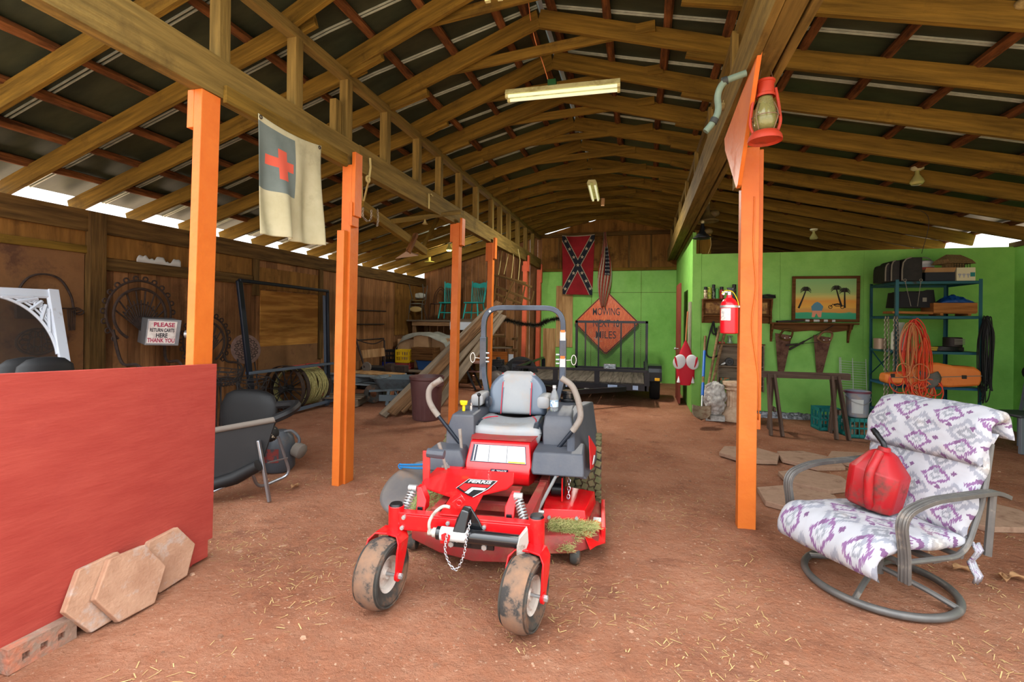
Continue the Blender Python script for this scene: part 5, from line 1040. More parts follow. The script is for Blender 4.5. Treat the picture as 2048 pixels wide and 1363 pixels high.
for i in range(7): b.bb(-.13+.042*i, -.125+.042*i, -.13, -.125, .0, .07)
b.bb(-.13, .13, -.13, -.125, .065, .07); b.bb(-.13, .13, -.13, -.125, .035, .039); b.bb(-.13, .13, -.13, .1, -.005, .0); b.obj('porch_rail', 'tool_dark', bh, smooth=0)
M('bag_black', (17, 17, 22), rough=.75); tb = thing('tool_bag', 'large black soft bag on the second shelf', 'bag', (at(1822, 590, Y=8.5).x, 8.5, 1.87)); b = B()
b.grid(lambda u, v: (lambda a, t: (.28*math.copysign(abs(math.cos(a))**.45, math.cos(a))*(1-.12*t+.05*math.sin(5*a)), .16*math.copysign(abs(math.sin(a))**.45, math.sin(a)), .005+.26*t-(.04 if t > .9 and math.cos(a) < 0 else 0)))(2*PI*u, v), 28, 8, wrap=True); b.bb(-.2, .22, -.1, .1, .22, .245); b.obj('bag_body', 'bag_black', tb, smooth=60)
b = B(); b.box((.09, -.172, .12), (.05, .005, .06)); b.obj('bag_patch', 'case_trim', tb)
M('tarp_blue', (20, 66, 128), rough=.4, bump=.5, scale=9); b = B(); cx = at(1905, 595, Y=8.45).x
b.grid(lambda u, v: (cx+(2*u-1)*.20*(1-.2*v), 8.45+.16*math.sin(2*PI*u)*0+(v-.5)*.28, 1.945+.09*math.sin(PI*u)**.5*math.sin(PI*v)**.5+.07*noise.noise(Vector((u*9, v*7, 2)))*math.sin(PI*u)*math.sin(PI*v)), 22, 14); tag(b.obj('folded_tarp', 'tarp_blue', solid=.01), 'crumpled blue tarp on the wooden drawer box', 'tarp')
wb_ = thing('drawer_box', 'wooden drawer box on the second shelf under the blue tarp', 'box', (at(1898, 618, Y=8.4).x, 8.42, 1.757)); wood('pine_box', (124, 78, 38), (160, 106, 56)); timber('front_board', (-.26, -.16, .115), (.26, -.16, .115), .02, .14, 'pine_box', wb_); timber('back_board', (-.26, .16, .115), (.26, .16, .115), .02, .14, 'pine_box', wb_)
for x in (-.25, .25): timber('side_board', (x, -.15, .115), (x, .15, .115), .02, .14, 'pine_box', wb_)
timber('bottom_board', (-.26, 0, .04), (.26, 0, .04), .3, .015, 'pine_box', wb_)
for x in (-.15, .18): timber('foot_block', (x, -.15, .02), (x, .15, .02), .04, .035, 'pine_box', wb_)
b = B(); b.box((at(1800, 622, Y=8.4).x+.1, 8.42, 1.80), (.50, .3, .035), (0, 1, 0)); tag(b.obj('flat_board', 'pine_box', smooth=0), 'thin plank stack lying under the black bag', 'board')
M('chain_steel', (150, 138, 122), rough=.4, metal=.7)
for px, z0, lab in ((1772, 1.22, 'steel chain hanging left of the front shelving post'), (1790, 1.22, 'steel chain hanging right of the front shelving post')):
    x = at(px, 700, Y=8.2).x; b = B()
    for dx in (-.012, .022): chain(b, [(x+dx, 8.2, 1.74), (x+dx*1.4+.006, 8.2, 1.2), (x+dx, 8.2, .36)], .0042, .046, .013)
    tag(b.obj('hanging_chain', 'chain_steel'), lab, 'chain')
M('cord_orange', (214, 70, 34), rough=.5); M('cord_tan', (190, 118, 72), rough=.5); M('cord_red', (206, 56, 34), rough=.5); M('cord_black', (24, 24, 26), rough=.5)
def hank(label, cx, top, bot, w, n, mats, nm='extension_cord', yb=8.13, seed=1, loops=0):
    """a bundle of cord loops gathered over a hook: one cord, one mesh"""
    q = random.Random(seed); b = B()
    for i in range(n):
        wi = w*(.25+.75*q.random()); h = (top-bot)*(.55+.45*q.random()); x0 = cx+(q.random()-.5)*w*.5; y = yb-(q.random())*.10; tz = top-q.random()*.06
        pts = [(cx+(q.random()-.5)*.05, y, tz), (x0-wi*.5, y-.01, tz-h*.25), (x0-wi*(.55+.2*q.random()), y-.02, tz-h*.6), (x0-wi*.3, y, tz-h*.93), (x0+(q.random()-.5)*.06, y, tz-h), (x0+wi*.35, y+.01, tz-h*.9), (x0+wi*.6, y, tz-h*.55), (x0+wi*.45, y-.02, tz-h*.2)]
        b.tube(spline(pts, 5, closed=True), .0075, 6, closed=True)
    for i in range(loops):
        a = q.random()*2*PI; c = Vector((cx+(q.random()-.5)*w*1.6, yb-.05-.1*q.random(), bot+q.random()*(top-bot)*.35)); r = .07+.08*q.random(); ti = q.random()*.6
        b.tube([c+Vector((r*math.cos(t), ti*r*math.sin(t), r*1.15*math.sin(t))) for t in (2*PI*k/22 for k in range(22))], .0075, 6, closed=True)
    return tag(b.obj(nm, mats), label, 'cord')
cx = at(1825, 700, Y=8.1).x
hank('bright orange extension cord bundle hooked on the shelving front', cx, 1.72, .62, .27, 11, 'cord_red', seed=3, loops=6)
hank('tan extension cord bundle tangled inside the orange one', cx-.05, 1.66, .62, .20, 8, 'cord_tan', seed=5, loops=8, yb=8.09)
hank('dark orange cord loops hanging lowest on the shelving front', cx+.10, 1.45, .34, .17, 6, 'cord_orange', seed=8, loops=7, yb=8.06)
b = B()
for px0, px1 in ((1810, 1822), (1842, 1835)): b.tube([at(px0, 561, Y=8.22), at(px1, 612, Y=8.13)], .004, 5); b.tube(circle(at(px0, 560, Y=8.215), .018, 12, 'y'), .004, 5, closed=True)
for o, k in zip(b.obj('bungee_hook', 'case_trim', split=True), range(9)): tag(o, 'grey hook cord holding the orange cord bundle on the top shelf', 'hook', 'hooks under the top shelf')
hank('black cables hanging on the right shelving post', at(1967, 690, Y=8.2).x, 1.76, .55, .13, 14, 'cord_black', nm='cable_bundle', yb=8.2, seed=12)
M('jug_white', (206, 206, 192), rough=.4); jg = thing('plastic_jug', 'white plastic jug behind the orange cords on the third shelf', 'jug', (at(1797, 670, Y=8.45).x, 8.42, 1.247))
b = B(); b.lathe([(0, 0), (.10, 0), (.105, .02), (.10, .25), (.055, .33), (.04, .35), (0, .35)], 22); b.obj('jug_body', 'jug_white', jg); b = B(); b.lathe([(0, .41), (.06, .41), (.06, .34), (0, .34)], 18); b.obj('cap', 'jug_white', jg); b = B(); b.tube(fillet([(.05, -.03, .25), (.11, -.05, .23), (.1, -.05, .12), (.08, -.03, .1)], .03), .014, 8); b.obj('handle', 'jug_white', jg)
pc = thing('paint_tin', 'shiny paint tin at the left end of the third shelf', 'tin', (at(1760, 690, Y=8.6).x, 8.6, 1.247)); b = B(); b.lathe([(0, 0), (.085, 0), (.085, .16), (.08, .165), (0, .16)], 24); b.obj('tin_body', 'tin_top', pc)
gd = thing('bench_grinder', 'boxed power tool at the right of the third shelf', 'power tool', (at(1905, 680, Y=8.45).x, 8.45, 1.247), 10); b = B(); b.cyl((0, 0, .06), (0, 0, .2), .11, n=20); b.box((0, 0, .03), (.2, .16, .06)); b.obj('tool_body', 'tool_dark', gd, bev=.01); b = B()
for i in range(4): b.bb(-.06, .08, -.115, -.108, .10+.022*i, .112+.022*i)
b.obj('label_sheet', 'case_trim', gd, smooth=0)
b = B()
for i in range(5): b.tube([(at(1890, 690, Y=8.35).x+(.18-.01*i)*math.cos(t), 8.36+.10*math.sin(t), 1.262+.011*i) for t in (2*PI*k/24 for k in range(24))], .008, 6, closed=True)
tag(b.obj('coiled_cable', 'cord_black'), 'black cable coiled on the third shelf', 'cable')
M('yellow_coil', (176, 150, 50), rough=.6); b = B()
for i in range(4): b.tube([(at(1862, 680, Y=8.35).x+(.09)*math.cos(t), 8.36+.08*math.sin(t), 1.26+.014*i) for t in (2*PI*k/20 for k in range(20))], .009, 6, closed=True)
tag(b.obj('coiled_rope', 'yellow_coil'), 'yellow rope coil beside the orange cords on the third shelf', 'rope')
M('case_orange', (206, 108, 40), (216, 122, 52), rough=.5, scale=3, dirt=(160, 80, 36), dpos=(.55, .75), dscale=4)
gcs = thing('guitar_case', 'long orange hard case lying across the fourth shelf', 'case', (3.98, 8.14, .755), -2, rot=(0, -1, -2))
gcs.scale = (.9, 1, 1)
out = [(-.66, .03), (-.62, .0), (-.40, -.005), (-.1, -.02), (.2, -.03), (.56, .0), (.59, .08), (.585, .2), (.5, .26), (.25, .27), (.05, .31), (-.15, .3), (-.35, .17), (-.52, .15), (-.64, .14)]
b = B(); b.prism([(x, z+.03) for x, z in out], -.12, .12, frame((0, 0, 0), (1, 0, 0), (0, 0, 1))); b.obj('case_shell', 'case_orange', gcs, bev=.03)
b = B(); b.tube(spline([(-.6, -.123, .12), (-.2, -.124, .13), (.2, -.124, .15), (.58, -.123, .17)], 4), .006, 5); b.obj('case_seam', 'case_trim', gcs)
for x in (-.56, .36): b = B(); b.box((x, -.128, .15), (.06, .012, .05)); b.obj('latch', 'tool_dark', gcs, bev=.004)
M('grey_bag', (70, 70, 66), (96, 94, 88), rough=.8, scale=5); b = B(); b.grid(lambda u, v: (3.76+.22*u+.04*math.sin(PI*v), 7.985+.02*math.sin(6*u), .76+.20*v+.02*math.sin(8*u)), 8, 8); tag(b.obj('grey_sheet', 'grey_bag', solid=.012), 'grey folded sheet pushed in front of the orange case', 'cloth')
hp = [('black hose coil heaped on the lowest shelf', 'cord_black', at(1815, 800, Y=8.3).x, .3)]
b = B()
for i in range(9): b.tube([(hp[0][2]+(.2-.008*i)*math.cos(t), 8.42+.14*math.sin(t), .315+.022*i+.012*math.sin(3*t+i)) for t in (2*PI*k/26 for k in range(26))], .014, 6, closed=True)
tag(b.obj('hose_coil', 'cord_black'), hp[0][0], 'hose')
for i, (px, dz, rz, lab) in enumerate(((1878, .0, 20, 'black cordless tool lying first in the heap on the lowest shelf'), (1893, .03, -35, 'black cordless tool tilted in the heap on the lowest shelf'), (1908, .0, 60, 'black cordless tool at the right of the heap on the lowest shelf'))):
    t = thing('cordless_drill', lab, 'power tool', (at(px, 815, Y=8.35).x, 8.35, .31+dz), rot=(0, 40, rz)); b = B(); b.cyl((-.1, 0, .06), (.09, 0, .06), .035, n=14); b.cyl((.09, 0, .06), (.14, 0, .06), .02); b.obj('motor_body', 'bag_black', t, bev=.006); b = B(); b.bar((-.04, 0, .05), (-.07, 0, -.06), .035, .045); b.obj('handle', 'tool_dark', t, bev=.008)
M('tray_wine', (110, 30, 54), rough=.5); b = B(); b.box((at(1855, 812, Y=8.3).x, 8.4, .335), (.24, .3, .05)); tag(b.obj('shallow_tray', 'tray_wine', bev=.008), 'wine red shallow tray on the lowest shelf', 'tray')
# red door standing open at the corner, red-white cloth ornament, right-hand chair
M('door_red', (112, 40, 30), (134, 56, 42), rough=.6, scale=4, stretch=(3, 3, .5))
dr = thing('door_1', None, None, (.735, 10.0, 0)); b = B(); b.bb(-.02, .02, 0, .85, 0.02, 2.40); b.obj('door_leaf', 'door_red', dr, bev=.004, smooth=0); b = B(); b.cyl((-.02, .08, 1.1), (-.07, .08, 1.1), .012); b.ball((-.08, .08, 1.1), .025, 8); b.obj('door_knob', 'zinc', dr)
dr['kind'] = 'structure'
M('cloth_red', (186, 18, 40), rough=.7); M('cloth_white', (206, 206, 208), rough=.8)
xo = thing('cloth_ornament', 'red and white cloth wall ornament with two round faces hanging at the green corner', 'ornament', (.77, 9.12, .42))
b = B(); b.loft([[(.0+.012*math.cos(a), .012*math.sin(a), .88) for a in (2*PI*i/16 for i in range(16))], [(.09*math.cos(a), .03*math.sin(a), .70) for a in (2*PI*i/16 for i in range(16))], [(.16*math.cos(a), .05*math.sin(a), .45) for a in (2*PI*i/16 for i in range(16))], [(.15*math.cos(a), .05*math.sin(a), .20) for a in (2*PI*i/16 for i in range(16))], [(.08*math.cos(a), .04*math.sin(a), .08) for a in (2*PI*i/16 for i in range(16))]]); b.obj('cloth_body', 'cloth_red', xo, smooth=60)
for s in (-1, 1):
    b = B(); b.ball((s*.11, -.06, .50), (.105, .03, .135), 10, Matrix.Rotation(rad(-18*s), 3, 'Y')); o = b.obj('round_face', 'cloth_white', xo); b = B(); b.ball((s*.165, -.078, .50), (.022, .012, .10), 8, Matrix.Rotation(rad(14*s), 3, 'Y')); b.obj('red_patch', 'cloth_red', o)
    b = B(); b.lathe([(0, 0), (.03, -.12), (.0, -.13)], 10, Matrix.Translation((s*.12, -.05, .25))); b.obj('white_tip', 'cloth_white', xo)
b = B(); b.tube(spline([(0, 0, .88), (.015, .0, 1.15), (.03, .01, 1.40)], 5), .014, 6); b.obj('braided_rope', 'cord_tan', xo)
M('mat_stripe', (120, 116, 96), (176, 168, 150), rough=.9, scale=12, stretch=(1, 1, .2)); b = B()
for i in range(4): b.bb(.845, .872, 9.24+.09*i, 9.31+.09*i, 1.05, 2.0)
tag(b.obj('bead_strip', 'mat_stripe', smooth=0), 'pale striped strips hanging on the side of the green partition', 'hanging', kind='stuff')
M('chair_grey', (104, 110, 118), rough=.5); M('chair_seat', (52, 56, 60), rough=.5); pc = thing('side_chair', 'grey metal side chair at the right edge before the green wall', 'chair', (4.79, 7.79, 0), -78)
b = B(); b.bb(-.24, .24, -.22, .24, .455, .49); b.obj('seat', 'chair_seat', pc, bev=.012)
for x in (-.21, .21):
    for y in (-.18, .2): b = B(); b.bb(x-.022, x+.022, y-.022, y+.022, 0, .46 if y < 0 else .46); b.obj('leg', 'chair_grey', pc, bev=.005)
b = B()
for x in (-.2, .2): b.bar((x, .2, .48), (x, .28, .95), .03, .03)
b.obj('back_post', 'chair_grey', pc, split=True); b = B(); b.ball((0, .24, 1.0), (.24, .035, .14), 10); b.obj('backrest', 'bag_black', pc)
M('cloth_maroon', (84, 20, 30), (110, 30, 40), rough=.9, scale=20); b = B(); b.grid(lambda u, v: (4.86+.26*u, 7.70+.04*math.sin(5*u), .50+.32*v+.03*math.sin(7*u)-.08*u*v), 8, 8); tag(b.obj('draped_cloth', 'cloth_maroon', solid=.015), 'maroon cloth bundled on the grey side chair', 'cloth')
# ================================================================ left wall and left bay
M('white_trim', (196, 204, 216), rough=.5, dirt=(140, 130, 124), dpos=(.6, .75), dscale=6); M('screen_mesh', (52, 44, 38), rough=.9, alpha=.35)
M('iron_rust', (40, 30, 26), (62, 46, 38), rough=.85, scale=20); M('iron_dark', (30, 30, 32), (44, 42, 42), rough=.7, scale=12)
sd = thing('screen_door', 'white screen door frame with scrolled corner leaning on the left wall', 'door frame', (0, 0, 0))
TL, TR = Vector((-5.98, 2.62, 1.88)), Vector((-5.98, 3.66, 1.89)); dn = Vector((-5.36, 3.56, 0))-TR; BLo = TL+dn
ax = (TR-TL).normalized(); dd = dn.normalized(); nn = ax.cross(dd).normalized()
for p, q in ((TL, BLo), (TR, TR+dn)): timber('stile', p-ax*.045*(1 if p is TR else -1), q-ax*.045*(1 if p is TR else -1), .09, .035, 'white_trim', sd, up=nn if abs(nn.z) < .9 else (1, 0, 0))
b = B()
for t in (.0, .52, .96): c = TL+dn*t; b.loft([[c, c+ax*(TR-TL).length, c+ax*(TR-TL).length+dd*.08, c+dd*.08], [c+nn*.035, c+ax*(TR-TL).length+nn*.035, c+ax*(TR-TL).length+dd*.08+nn*.035, c+dd*.08+nn*.035]])
b.obj('rail', 'white_trim', sd, bev=.003, smooth=0, split=True)
b = B(); c = TL+ax*((TR-TL).length-.09)+dd*.08
def scr(x, y): return c-ax*x+dd*y+nn*.012
arc = [(.55*math.cos(rad(a))**1.0, .0) for a in ()]
outer = []
for i in range(21):
    t = i/20; th = rad(90*t); outer.append((.50*(1-math.sin(th)), .62*(1-math.cos(th))))
# open fretwork: curved edge band, straight bands and scroll curls
b.tube([scr(x+.0, y) for x, y in outer], .016, 6); b.tube([scr(x*.8+.0, y*.82) for x, y in outer], .012, 6)
for i in range(3, 18, 3): x, y = outer[i]; b.tube([scr(x, y), scr(x*.35, y*.35)], .02, 6); b.tube([scr(x*.55+.03*math.cos(t), y*.55+.03*math.sin(t)) for t in (2*PI*k/14 for k in range(14))], .012, 5, closed=True)
b.tube([scr(.0, .0), scr(.5, .0)], .018, 5); b.tube([scr(.0, 0), scr(0, .62)], .018, 5); b.obj('corner_fretwork', 'white_trim', sd)
b = B(); b.loft([[TL+nn*.01, TR+nn*.01, TR+dn*.97+nn*.01, BLo-dn*.03+nn*.01], [TL+nn*.012, TR+nn*.012, TR+dn*.97+nn*.012, BLo-dn*.03+nn*.012]]); b.obj('screen', 'screen_mesh', sd, smooth=0)
# hanging hoop basket and oval wire piece on the hardboard
b = B(); b.tube(spline([(-6.33, 3.5, 1.72), (-6.33, 3.53, 1.9), (-6.33, 3.62, 2.03), (-6.33, 3.76, 2.07), (-6.33, 3.9, 2.02), (-6.33, 4.0, 1.85), (-6.33, 4.03, 1.70)], 6), .012, 6); b.tube(spline([(-6.3, 3.5, 1.72), (-6.25, 3.76, 1.70), (-6.3, 4.03, 1.70), (-6.36, 3.76, 1.70)], 6, closed=True), .008, 5, closed=True)
for y, z in ((4.05, 1.68), (4.08, 1.66)): b.tube([(-6.32, y+.05*math.cos(t), z+.03*math.sin(t)) for t in (2*PI*k/12 for k in range(12))], .008, 5, closed=True)
for k in range(5): b.tube([(-6.3, 3.95+.02*k, 1.7), (-6.31, 3.97+.015*k, 1.45)], .006, 5)
tag(b.obj('wire_basket', 'iron_rust'), 'dark arched wire basket hung on the brown hardboard wall panel', 'basket')
ow = thing('oval_wire_trivet', 'oval rusty wire trivet hung low on the brown hardboard, behind the screen door', 'wall decor', (-6.34, 3.70, 1.33)); b = B()
b.tube([(0, .19*math.cos(t), .14*math.sin(t)) for t in (2*PI*k/36 for k in range(36))], .012, 6, closed=True); b.obj('rim', 'iron_rust', ow); b = B()
for i in range(10): a = rad(36*i); b.tube([(0, .12*math.cos(a)+.045*math.cos(t), .085*math.sin(a)+.035*math.sin(t)) for t in (2*PI*k/14 for k in range(14))], .006, 5, closed=True)
for y in (-.1, -.04, .04, .1): b.tube([(0, y, -.12), (0, y*.6, .12)], .006, 5)
b.obj('wire_scroll', 'iron_rust', ow)
b = B(); b.bb(-6.36, -6.33, 3.5, 3.8, 1.58, 1.72); tag(b.obj('license_plate', 'iron_rust', bev=.01), 'rusty metal plate on the brown hardboard behind the screen door', 'plate')
# torn paper strip above the boards
b = B(); b.grid(lambda u, v: (-6.345, 4.75+.62*u, 2.33+(.10*v*(.35+.65*abs(math.sin(u*9+.5*math.sin(u*31)))))), 40, 2); tag(b.obj('torn_paper', 'decal_white', solid=.002), 'torn white paper left along the top of the left wall boards', 'paper')
def peacock(label, cy, cz, r, x0, seat_z):
    t = thing('wrought_iron_chair', label, 'chair', (x0, cy, 0)); b = B(); hub = Vector((0, .02, cz-r*.55))
    b.tube([(0, r*math.cos(a), cz+r*math.sin(a)) for a in (rad(-50+280*k/40) for k in range(41))], .015, 6); b.tube([(0.01, r*.80*math.cos(a), cz-.02+r*.80*math.sin(a)) for a in (rad(-60+300*k/40) for k in range(41))], .018, 6)
    o = b.obj('back_hoop', 'iron_rust', t); b = B()
    for k in range(18):
        a = rad(-45+270*k/17); c = Vector((.0, (r+.03)*math.cos(a), cz+(r+.03)*math.sin(a))); b.tube([c+Vector((0, .028*math.cos(s), .028*math.sin(s))) for s in (rad(a*57.3+180+300*i/10) for i in range(11))], .010, 5)
    b.obj('scroll_curl', 'iron_rust', o, split=True); b = B()
    for k in range(15):
        a = rad(8+164*k/14); b.tube([hub, hub.lerp(Vector((0, r*.78*math.cos(a), cz+r*.78*math.sin(a))), 1.0 if k % 2 == 0 else .72)], .010, 5)
    for f in (.35, .62): b.tube([hub+(Vector((0, r*.8*math.cos(a), cz+r*.8*math.sin(a)))-hub)*f for a in (rad(15+150*k/20) for k in range(21))], .010, 5)
    b.obj('fan_spoke', 'iron_rust', o)
    b = B(); b.tube([(.22+.20*math.cos(a), .22*math.sin(a), seat_z) for a in (2*PI*k/30 for k in range(30))], .012, 6, closed=True)
    for k in range(8): b.tube([(.03, -.16+.045*k, seat_z), (.42, -.16+.045*k, seat_z)], .008, 5)
    b.obj('seat', 'iron_rust', t)
    for s in (-1, 1):
        b = B(); b.tube(spline([(0, s*r*.8, cz-r*.5), (.08, s*.28, seat_z+.24), (.3, s*.27, seat_z+.22), (.40, s*.24, seat_z+.12), (.36, s*.2, seat_z)], 6), .018, 6); b.obj('arm', 'iron_rust', t)
        for x in (.06, .38): b = B(); b.tube(spline([(x, s*.16, seat_z), (x+.01, s*.19, seat_z*.5), (x+.03*(1 if x > .2 else -1), s*.21, .0)], 5), .013, 6); b.obj('leg', 'iron_rust', t)
    b = B()
    for k in range(7): c = Vector((.42, -.15+.05*k, seat_z-.05)); b.tube([c+Vector((0, .024*math.cos(a), .03*math.sin(a))) for a in (2*PI*i/10 for i in range(10))], .008, 5, closed=True)
    b.obj('apron_scroll', 'iron_rust', t)
peacock('large fan-backed wrought iron chair holding the metal sign box', 4.66, 1.66, .41, -6.15, .82)
peacock('smaller fan-backed wrought iron chair behind the first orange post', 5.60, 1.27, .37, -6.12, .72)
M('sheet_steel', (120, 124, 130), (140, 144, 148), rough=.45, metal=.5, scale=6); M('sign_face', (214, 210, 204), rough=.5, dirt=(190, 180, 176), dscale=6); M('letter_wine', (158, 34, 72), rough=.5); M('letter_black', (36, 34, 44), rough=.5)
sb = thing('sign_box', 'metal box sign PLEASE RETURN CARTS HERE resting on the iron chair', 'sign', (-5.70, 4.62, 1.255), 0)
Lx, Ln = at(298, 640, Y=4.55), at(364, 646, Y=4.68)
P0 = at(289, 690, Y=4.50); P1 = at(357, 691, Y=4.78); P3 = at(296, 637, Y=4.50); P2 = P1+P3-P0; org = Vector((-5.70, 4.62, 1.255))
qd = [p-org for p in (P0, P1, P2, P3)]; bkv = at(281, 633, Y=4.72)-at(296, 637, Y=4.50)
b = B(); b.loft([qd, [p+bkv for p in qd]]); b.obj('box_shell', 'sheet_steel', sb, bev=.006, smooth=0)
nv = (qd[1]-qd[0]).cross(qd[3]-qd[0]).normalized(); nv = nv if nv.y < 0 else -nv
def sbp(u, v, d=.002): a = qd[0].lerp(qd[1], u); c = qd[3].lerp(qd[2], u); return a.lerp(c, v)+nv*d
b = B(); b.loft([[sbp(.04, .08), sbp(.87, .08), sbp(.87, .93), sbp(.04, .93)], [sbp(.04, .08, .004), sbp(.87, .08, .004), sbp(.87, .93, .004), sbp(.04, .93, .004)]]); fc_ = b.obj('sign_face', 'sign_face', sb, smooth=0)
wd = (qd[1]-qd[0]).length
for s_, u, v, w_, h_, m_ in (('PLEASE', .50, .80, .62, .12, 'letter_wine'), ('RETURN CARTS', .455, .59, .72, .10, 'letter_black'), ('HERE', .46, .39, .34, .12, 'letter_black'), ('THANK YOU', .455, .20, .80, .12, 'letter_wine')):
    text(s_, m_, frame(sbp(u, v, .005), qd[1]-qd[0], qd[3]-qd[0]), w_*wd, h_*.46, fc_, bold=.03)
b = B(); b.cyl(org+qd[1].lerp(qd[2], .45)+Vector((.03, .05, 0))-org, org+qd[1].lerp(qd[2], .45)+Vector((.09, .08, 0))-org, .05); b.obj('coin_knob', 'zinc', sb)
ds = thing('cast_iron_disc', 'round pierced cast iron disc leaning by the black pipe frame', 'disc', (-5.95, 6.15, 1.13)); b = B(); m = frame((0, 0, 0), (.3, 1, 0), (-.2, 0, 1))
b.lathe([(.0, -.006), (.22, -.006), (.235, 0), (.22, .008), (0, .008)], 36, m); M('iron_pink', (112, 88, 80), (92, 70, 62), rough=.85, scale=14, bump=.4); b.obj('plate', 'iron_pink', ds); b = B()
for k in range(16): a = 2*PI*k/16; c = m @ Vector((.155*math.cos(a), .155*math.sin(a), .009)); b.tube([c+(m.to_3x3() @ Vector((.03*math.cos(s), .022*math.sin(s), .0))) for s in (2*PI*i/10 for i in range(10))], .006, 5, closed=True)
for k in range(8): a = 2*PI*k/8; c = m @ Vector((.08*math.cos(a), .08*math.sin(a), .009)); b.tube([c+(m.to_3x3() @ Vector((.026*math.cos(s), .02*math.sin(s), .0))) for s in (2*PI*i/10 for i in range(10))], .006, 5, closed=True)
b.obj('pierced_scroll', 'iron_rust', ds); b = B()
for s in (-1, 1): b.tube([(.0, s*.16, -.14), (.12, s*.22, -1.12)], .01, 6)
b.tube([(0, .0, -.2), (-.3, .0, -1.12)], .01, 6); b.obj('stand_leg', 'iron_dark', ds, split=True)
for i, (y, x, z, r, lab) in enumerate(((5.15, -5.35, .92, .23, 'tall wire plant stand nearest the first orange post'), (5.55, -5.25, .78, .22, 'wire plant stand before the black pipe frame'), (5.05, -5.65, .78, .2, 'wire plant stand under the fan-backed chairs'))):
    t = thing('wire_plant_stand', lab, 'plant stand', (x, y, 0)); b = B(); q = random.Random(i)
    for zz, rr_ in ((z, r), (z-.05, r*.96), (z-.14, r*.8)): b.tube([(rr_*math.cos(a), rr_*math.sin(a), zz+.012*math.sin(3*a+i)) for a in (2*PI*k/30 for k in range(30))], .006, 5, closed=True)
    for k in range(10): a = 2*PI*k/10; b.tube(spline([(r*math.cos(a), r*math.sin(a), z), (r*.8*math.cos(a+.3), r*.8*math.sin(a+.3), z-.14), (r*.2*math.cos(a), r*.2*math.sin(a), z-.2)], 4), .005, 5)
    b.obj('wire_bowl', 'iron_dark', t)
    for k in range(3): a = 2*PI*k/3+.4; b = B(); b.tube([(r*.8*math.cos(a), r*.8*math.sin(a), z-.14), (r*.75*math.cos(a), r*.75*math.sin(a), 0)], .008, 5); b.obj('leg', 'iron_dark', t)
M('pipe_black', (26, 32, 44), rough=.45, metal=.3, dirt=(60, 56, 54), dpos=(.58, .75), dscale=6); M('steel_blue', (88, 100, 116), rough=.5, metal=.3)
bf = thing('pipe_frame', 'big black pipe frame with grey cross bars standing against the left wall', 'frame', (-5.6, 6.6, 0))
def bfp(px, py, X=-5.6): return at(px, py, X=X)-Vector((-5.6, 6.6, 0))
p_ = bfp(478, 560); q_ = bfp(505, 800); b = B(); e = q_+(q_-p_)*(q_.z/(p_.z-q_.z)); b.bar(p_, e, .09, .05, (1, 0, 0)); b.bar(p_, bfp(656, 582), .05, .06, (1, 0, 0)); b.bar(bfp(655, 580), bfp(657, 760), .05, .05, (1, 0, 0)); b.obj('pipe', 'pipe_black', bf, bev=.012, split=True)
b = B(); b.bar(bfp(495, 746), bfp(664, 726), .04, .09, (1, 0, 0)); b.bar(bfp(560, 828), bfp(664, 800), .05, .06, (1, 0, 0)); b.bar(bfp(648, 590)+Vector((-.05, .1, 0)), bfp(652, 812)+Vector((-.05, .1, 0)), .08, .05, (1, 0, 0)); b.obj('cross_bar', 'steel_blue', bf, bev=.004, smooth=0, split=True)
M('rope_yellow', (142, 134, 82), (170, 160, 106), rough=.9, scale=30, lo=.4, hi=.6, bump=.6); M('panel_red', (160, 36, 34), (176, 76, 66), rough=.8, scale=3, stretch=(1, 1, 4))
sp_ = thing('wheel_spool', 'spool of yellow rope between two rusty spoked steel wheels', 'spool', (-5.93, 6.95, .40))
for y, r in ((0, .395), (.16, .375), (.78, .36)):
    b = B(); b.loft([[((r+a)*math.cos(t), y+c, (r+a)*math.sin(t)) for t in (2*PI*k/40 for k in range(40))] for a, c in ((0, -.04), (.012, -.04), (.012, .04), (0, .04), (0, -.04))], cap=False); w_ = b.obj('wheel_rim', 'iron_rust', sp_)
    b = B()
    for k in range(12): a = 2*PI*k/12; b.tube([(.05*math.cos(a), y+(.03 if k % 2 else -.03), .05*math.sin(a)), (r*math.cos(a), y, r*math.sin(a))], .009, 5)
    b.cyl((0, y-.07, 0), (0, y+.07, 0), .055, n=14); b.obj('spoke', 'iron_dark', w_)
b = B(); b.cyl((0, .2, 0), (0, .76, 0), .29, n=28); b.obj('drum', 'brown_shelf', sp_)
b = B(); q = random.Random(4)
for k in range(46):
    y = .20+.54*k/45; ph_ = q.random()*6; r = .325+.02*q.random()
    b.tube([(r*(1+.05*math.sin(2*t+ph_))*math.cos(t), y+.03*math.sin(t+ph_)+.02*math.sin(3*t), r*math.sin(t)) for t in (2*PI*i/26 for i in range(26))], .014, 5, closed=True)
b.obj('rope_coil', 'rope_yellow', sp_)
for y0, y1, lab in ((7.42, 7.98, 'red board leaning behind the rope spool, left of the pair'), (8.02, 8.4, 'red board leaning behind the rope spool, right of the pair')):
    b = B(); b.loft([[(-6.02, y0, 0), (-6.02, y1, 0), (-6.0, y1, 0), (-6.0, y0, 0)], [(-6.32, y0-.03, .74), (-6.32, y1-.03, .73), (-6.30, y1-.03, .73), (-6.30, y0-.03, .74)]]); tag(b.obj('red_board', 'panel_red', smooth=0), lab, 'board')
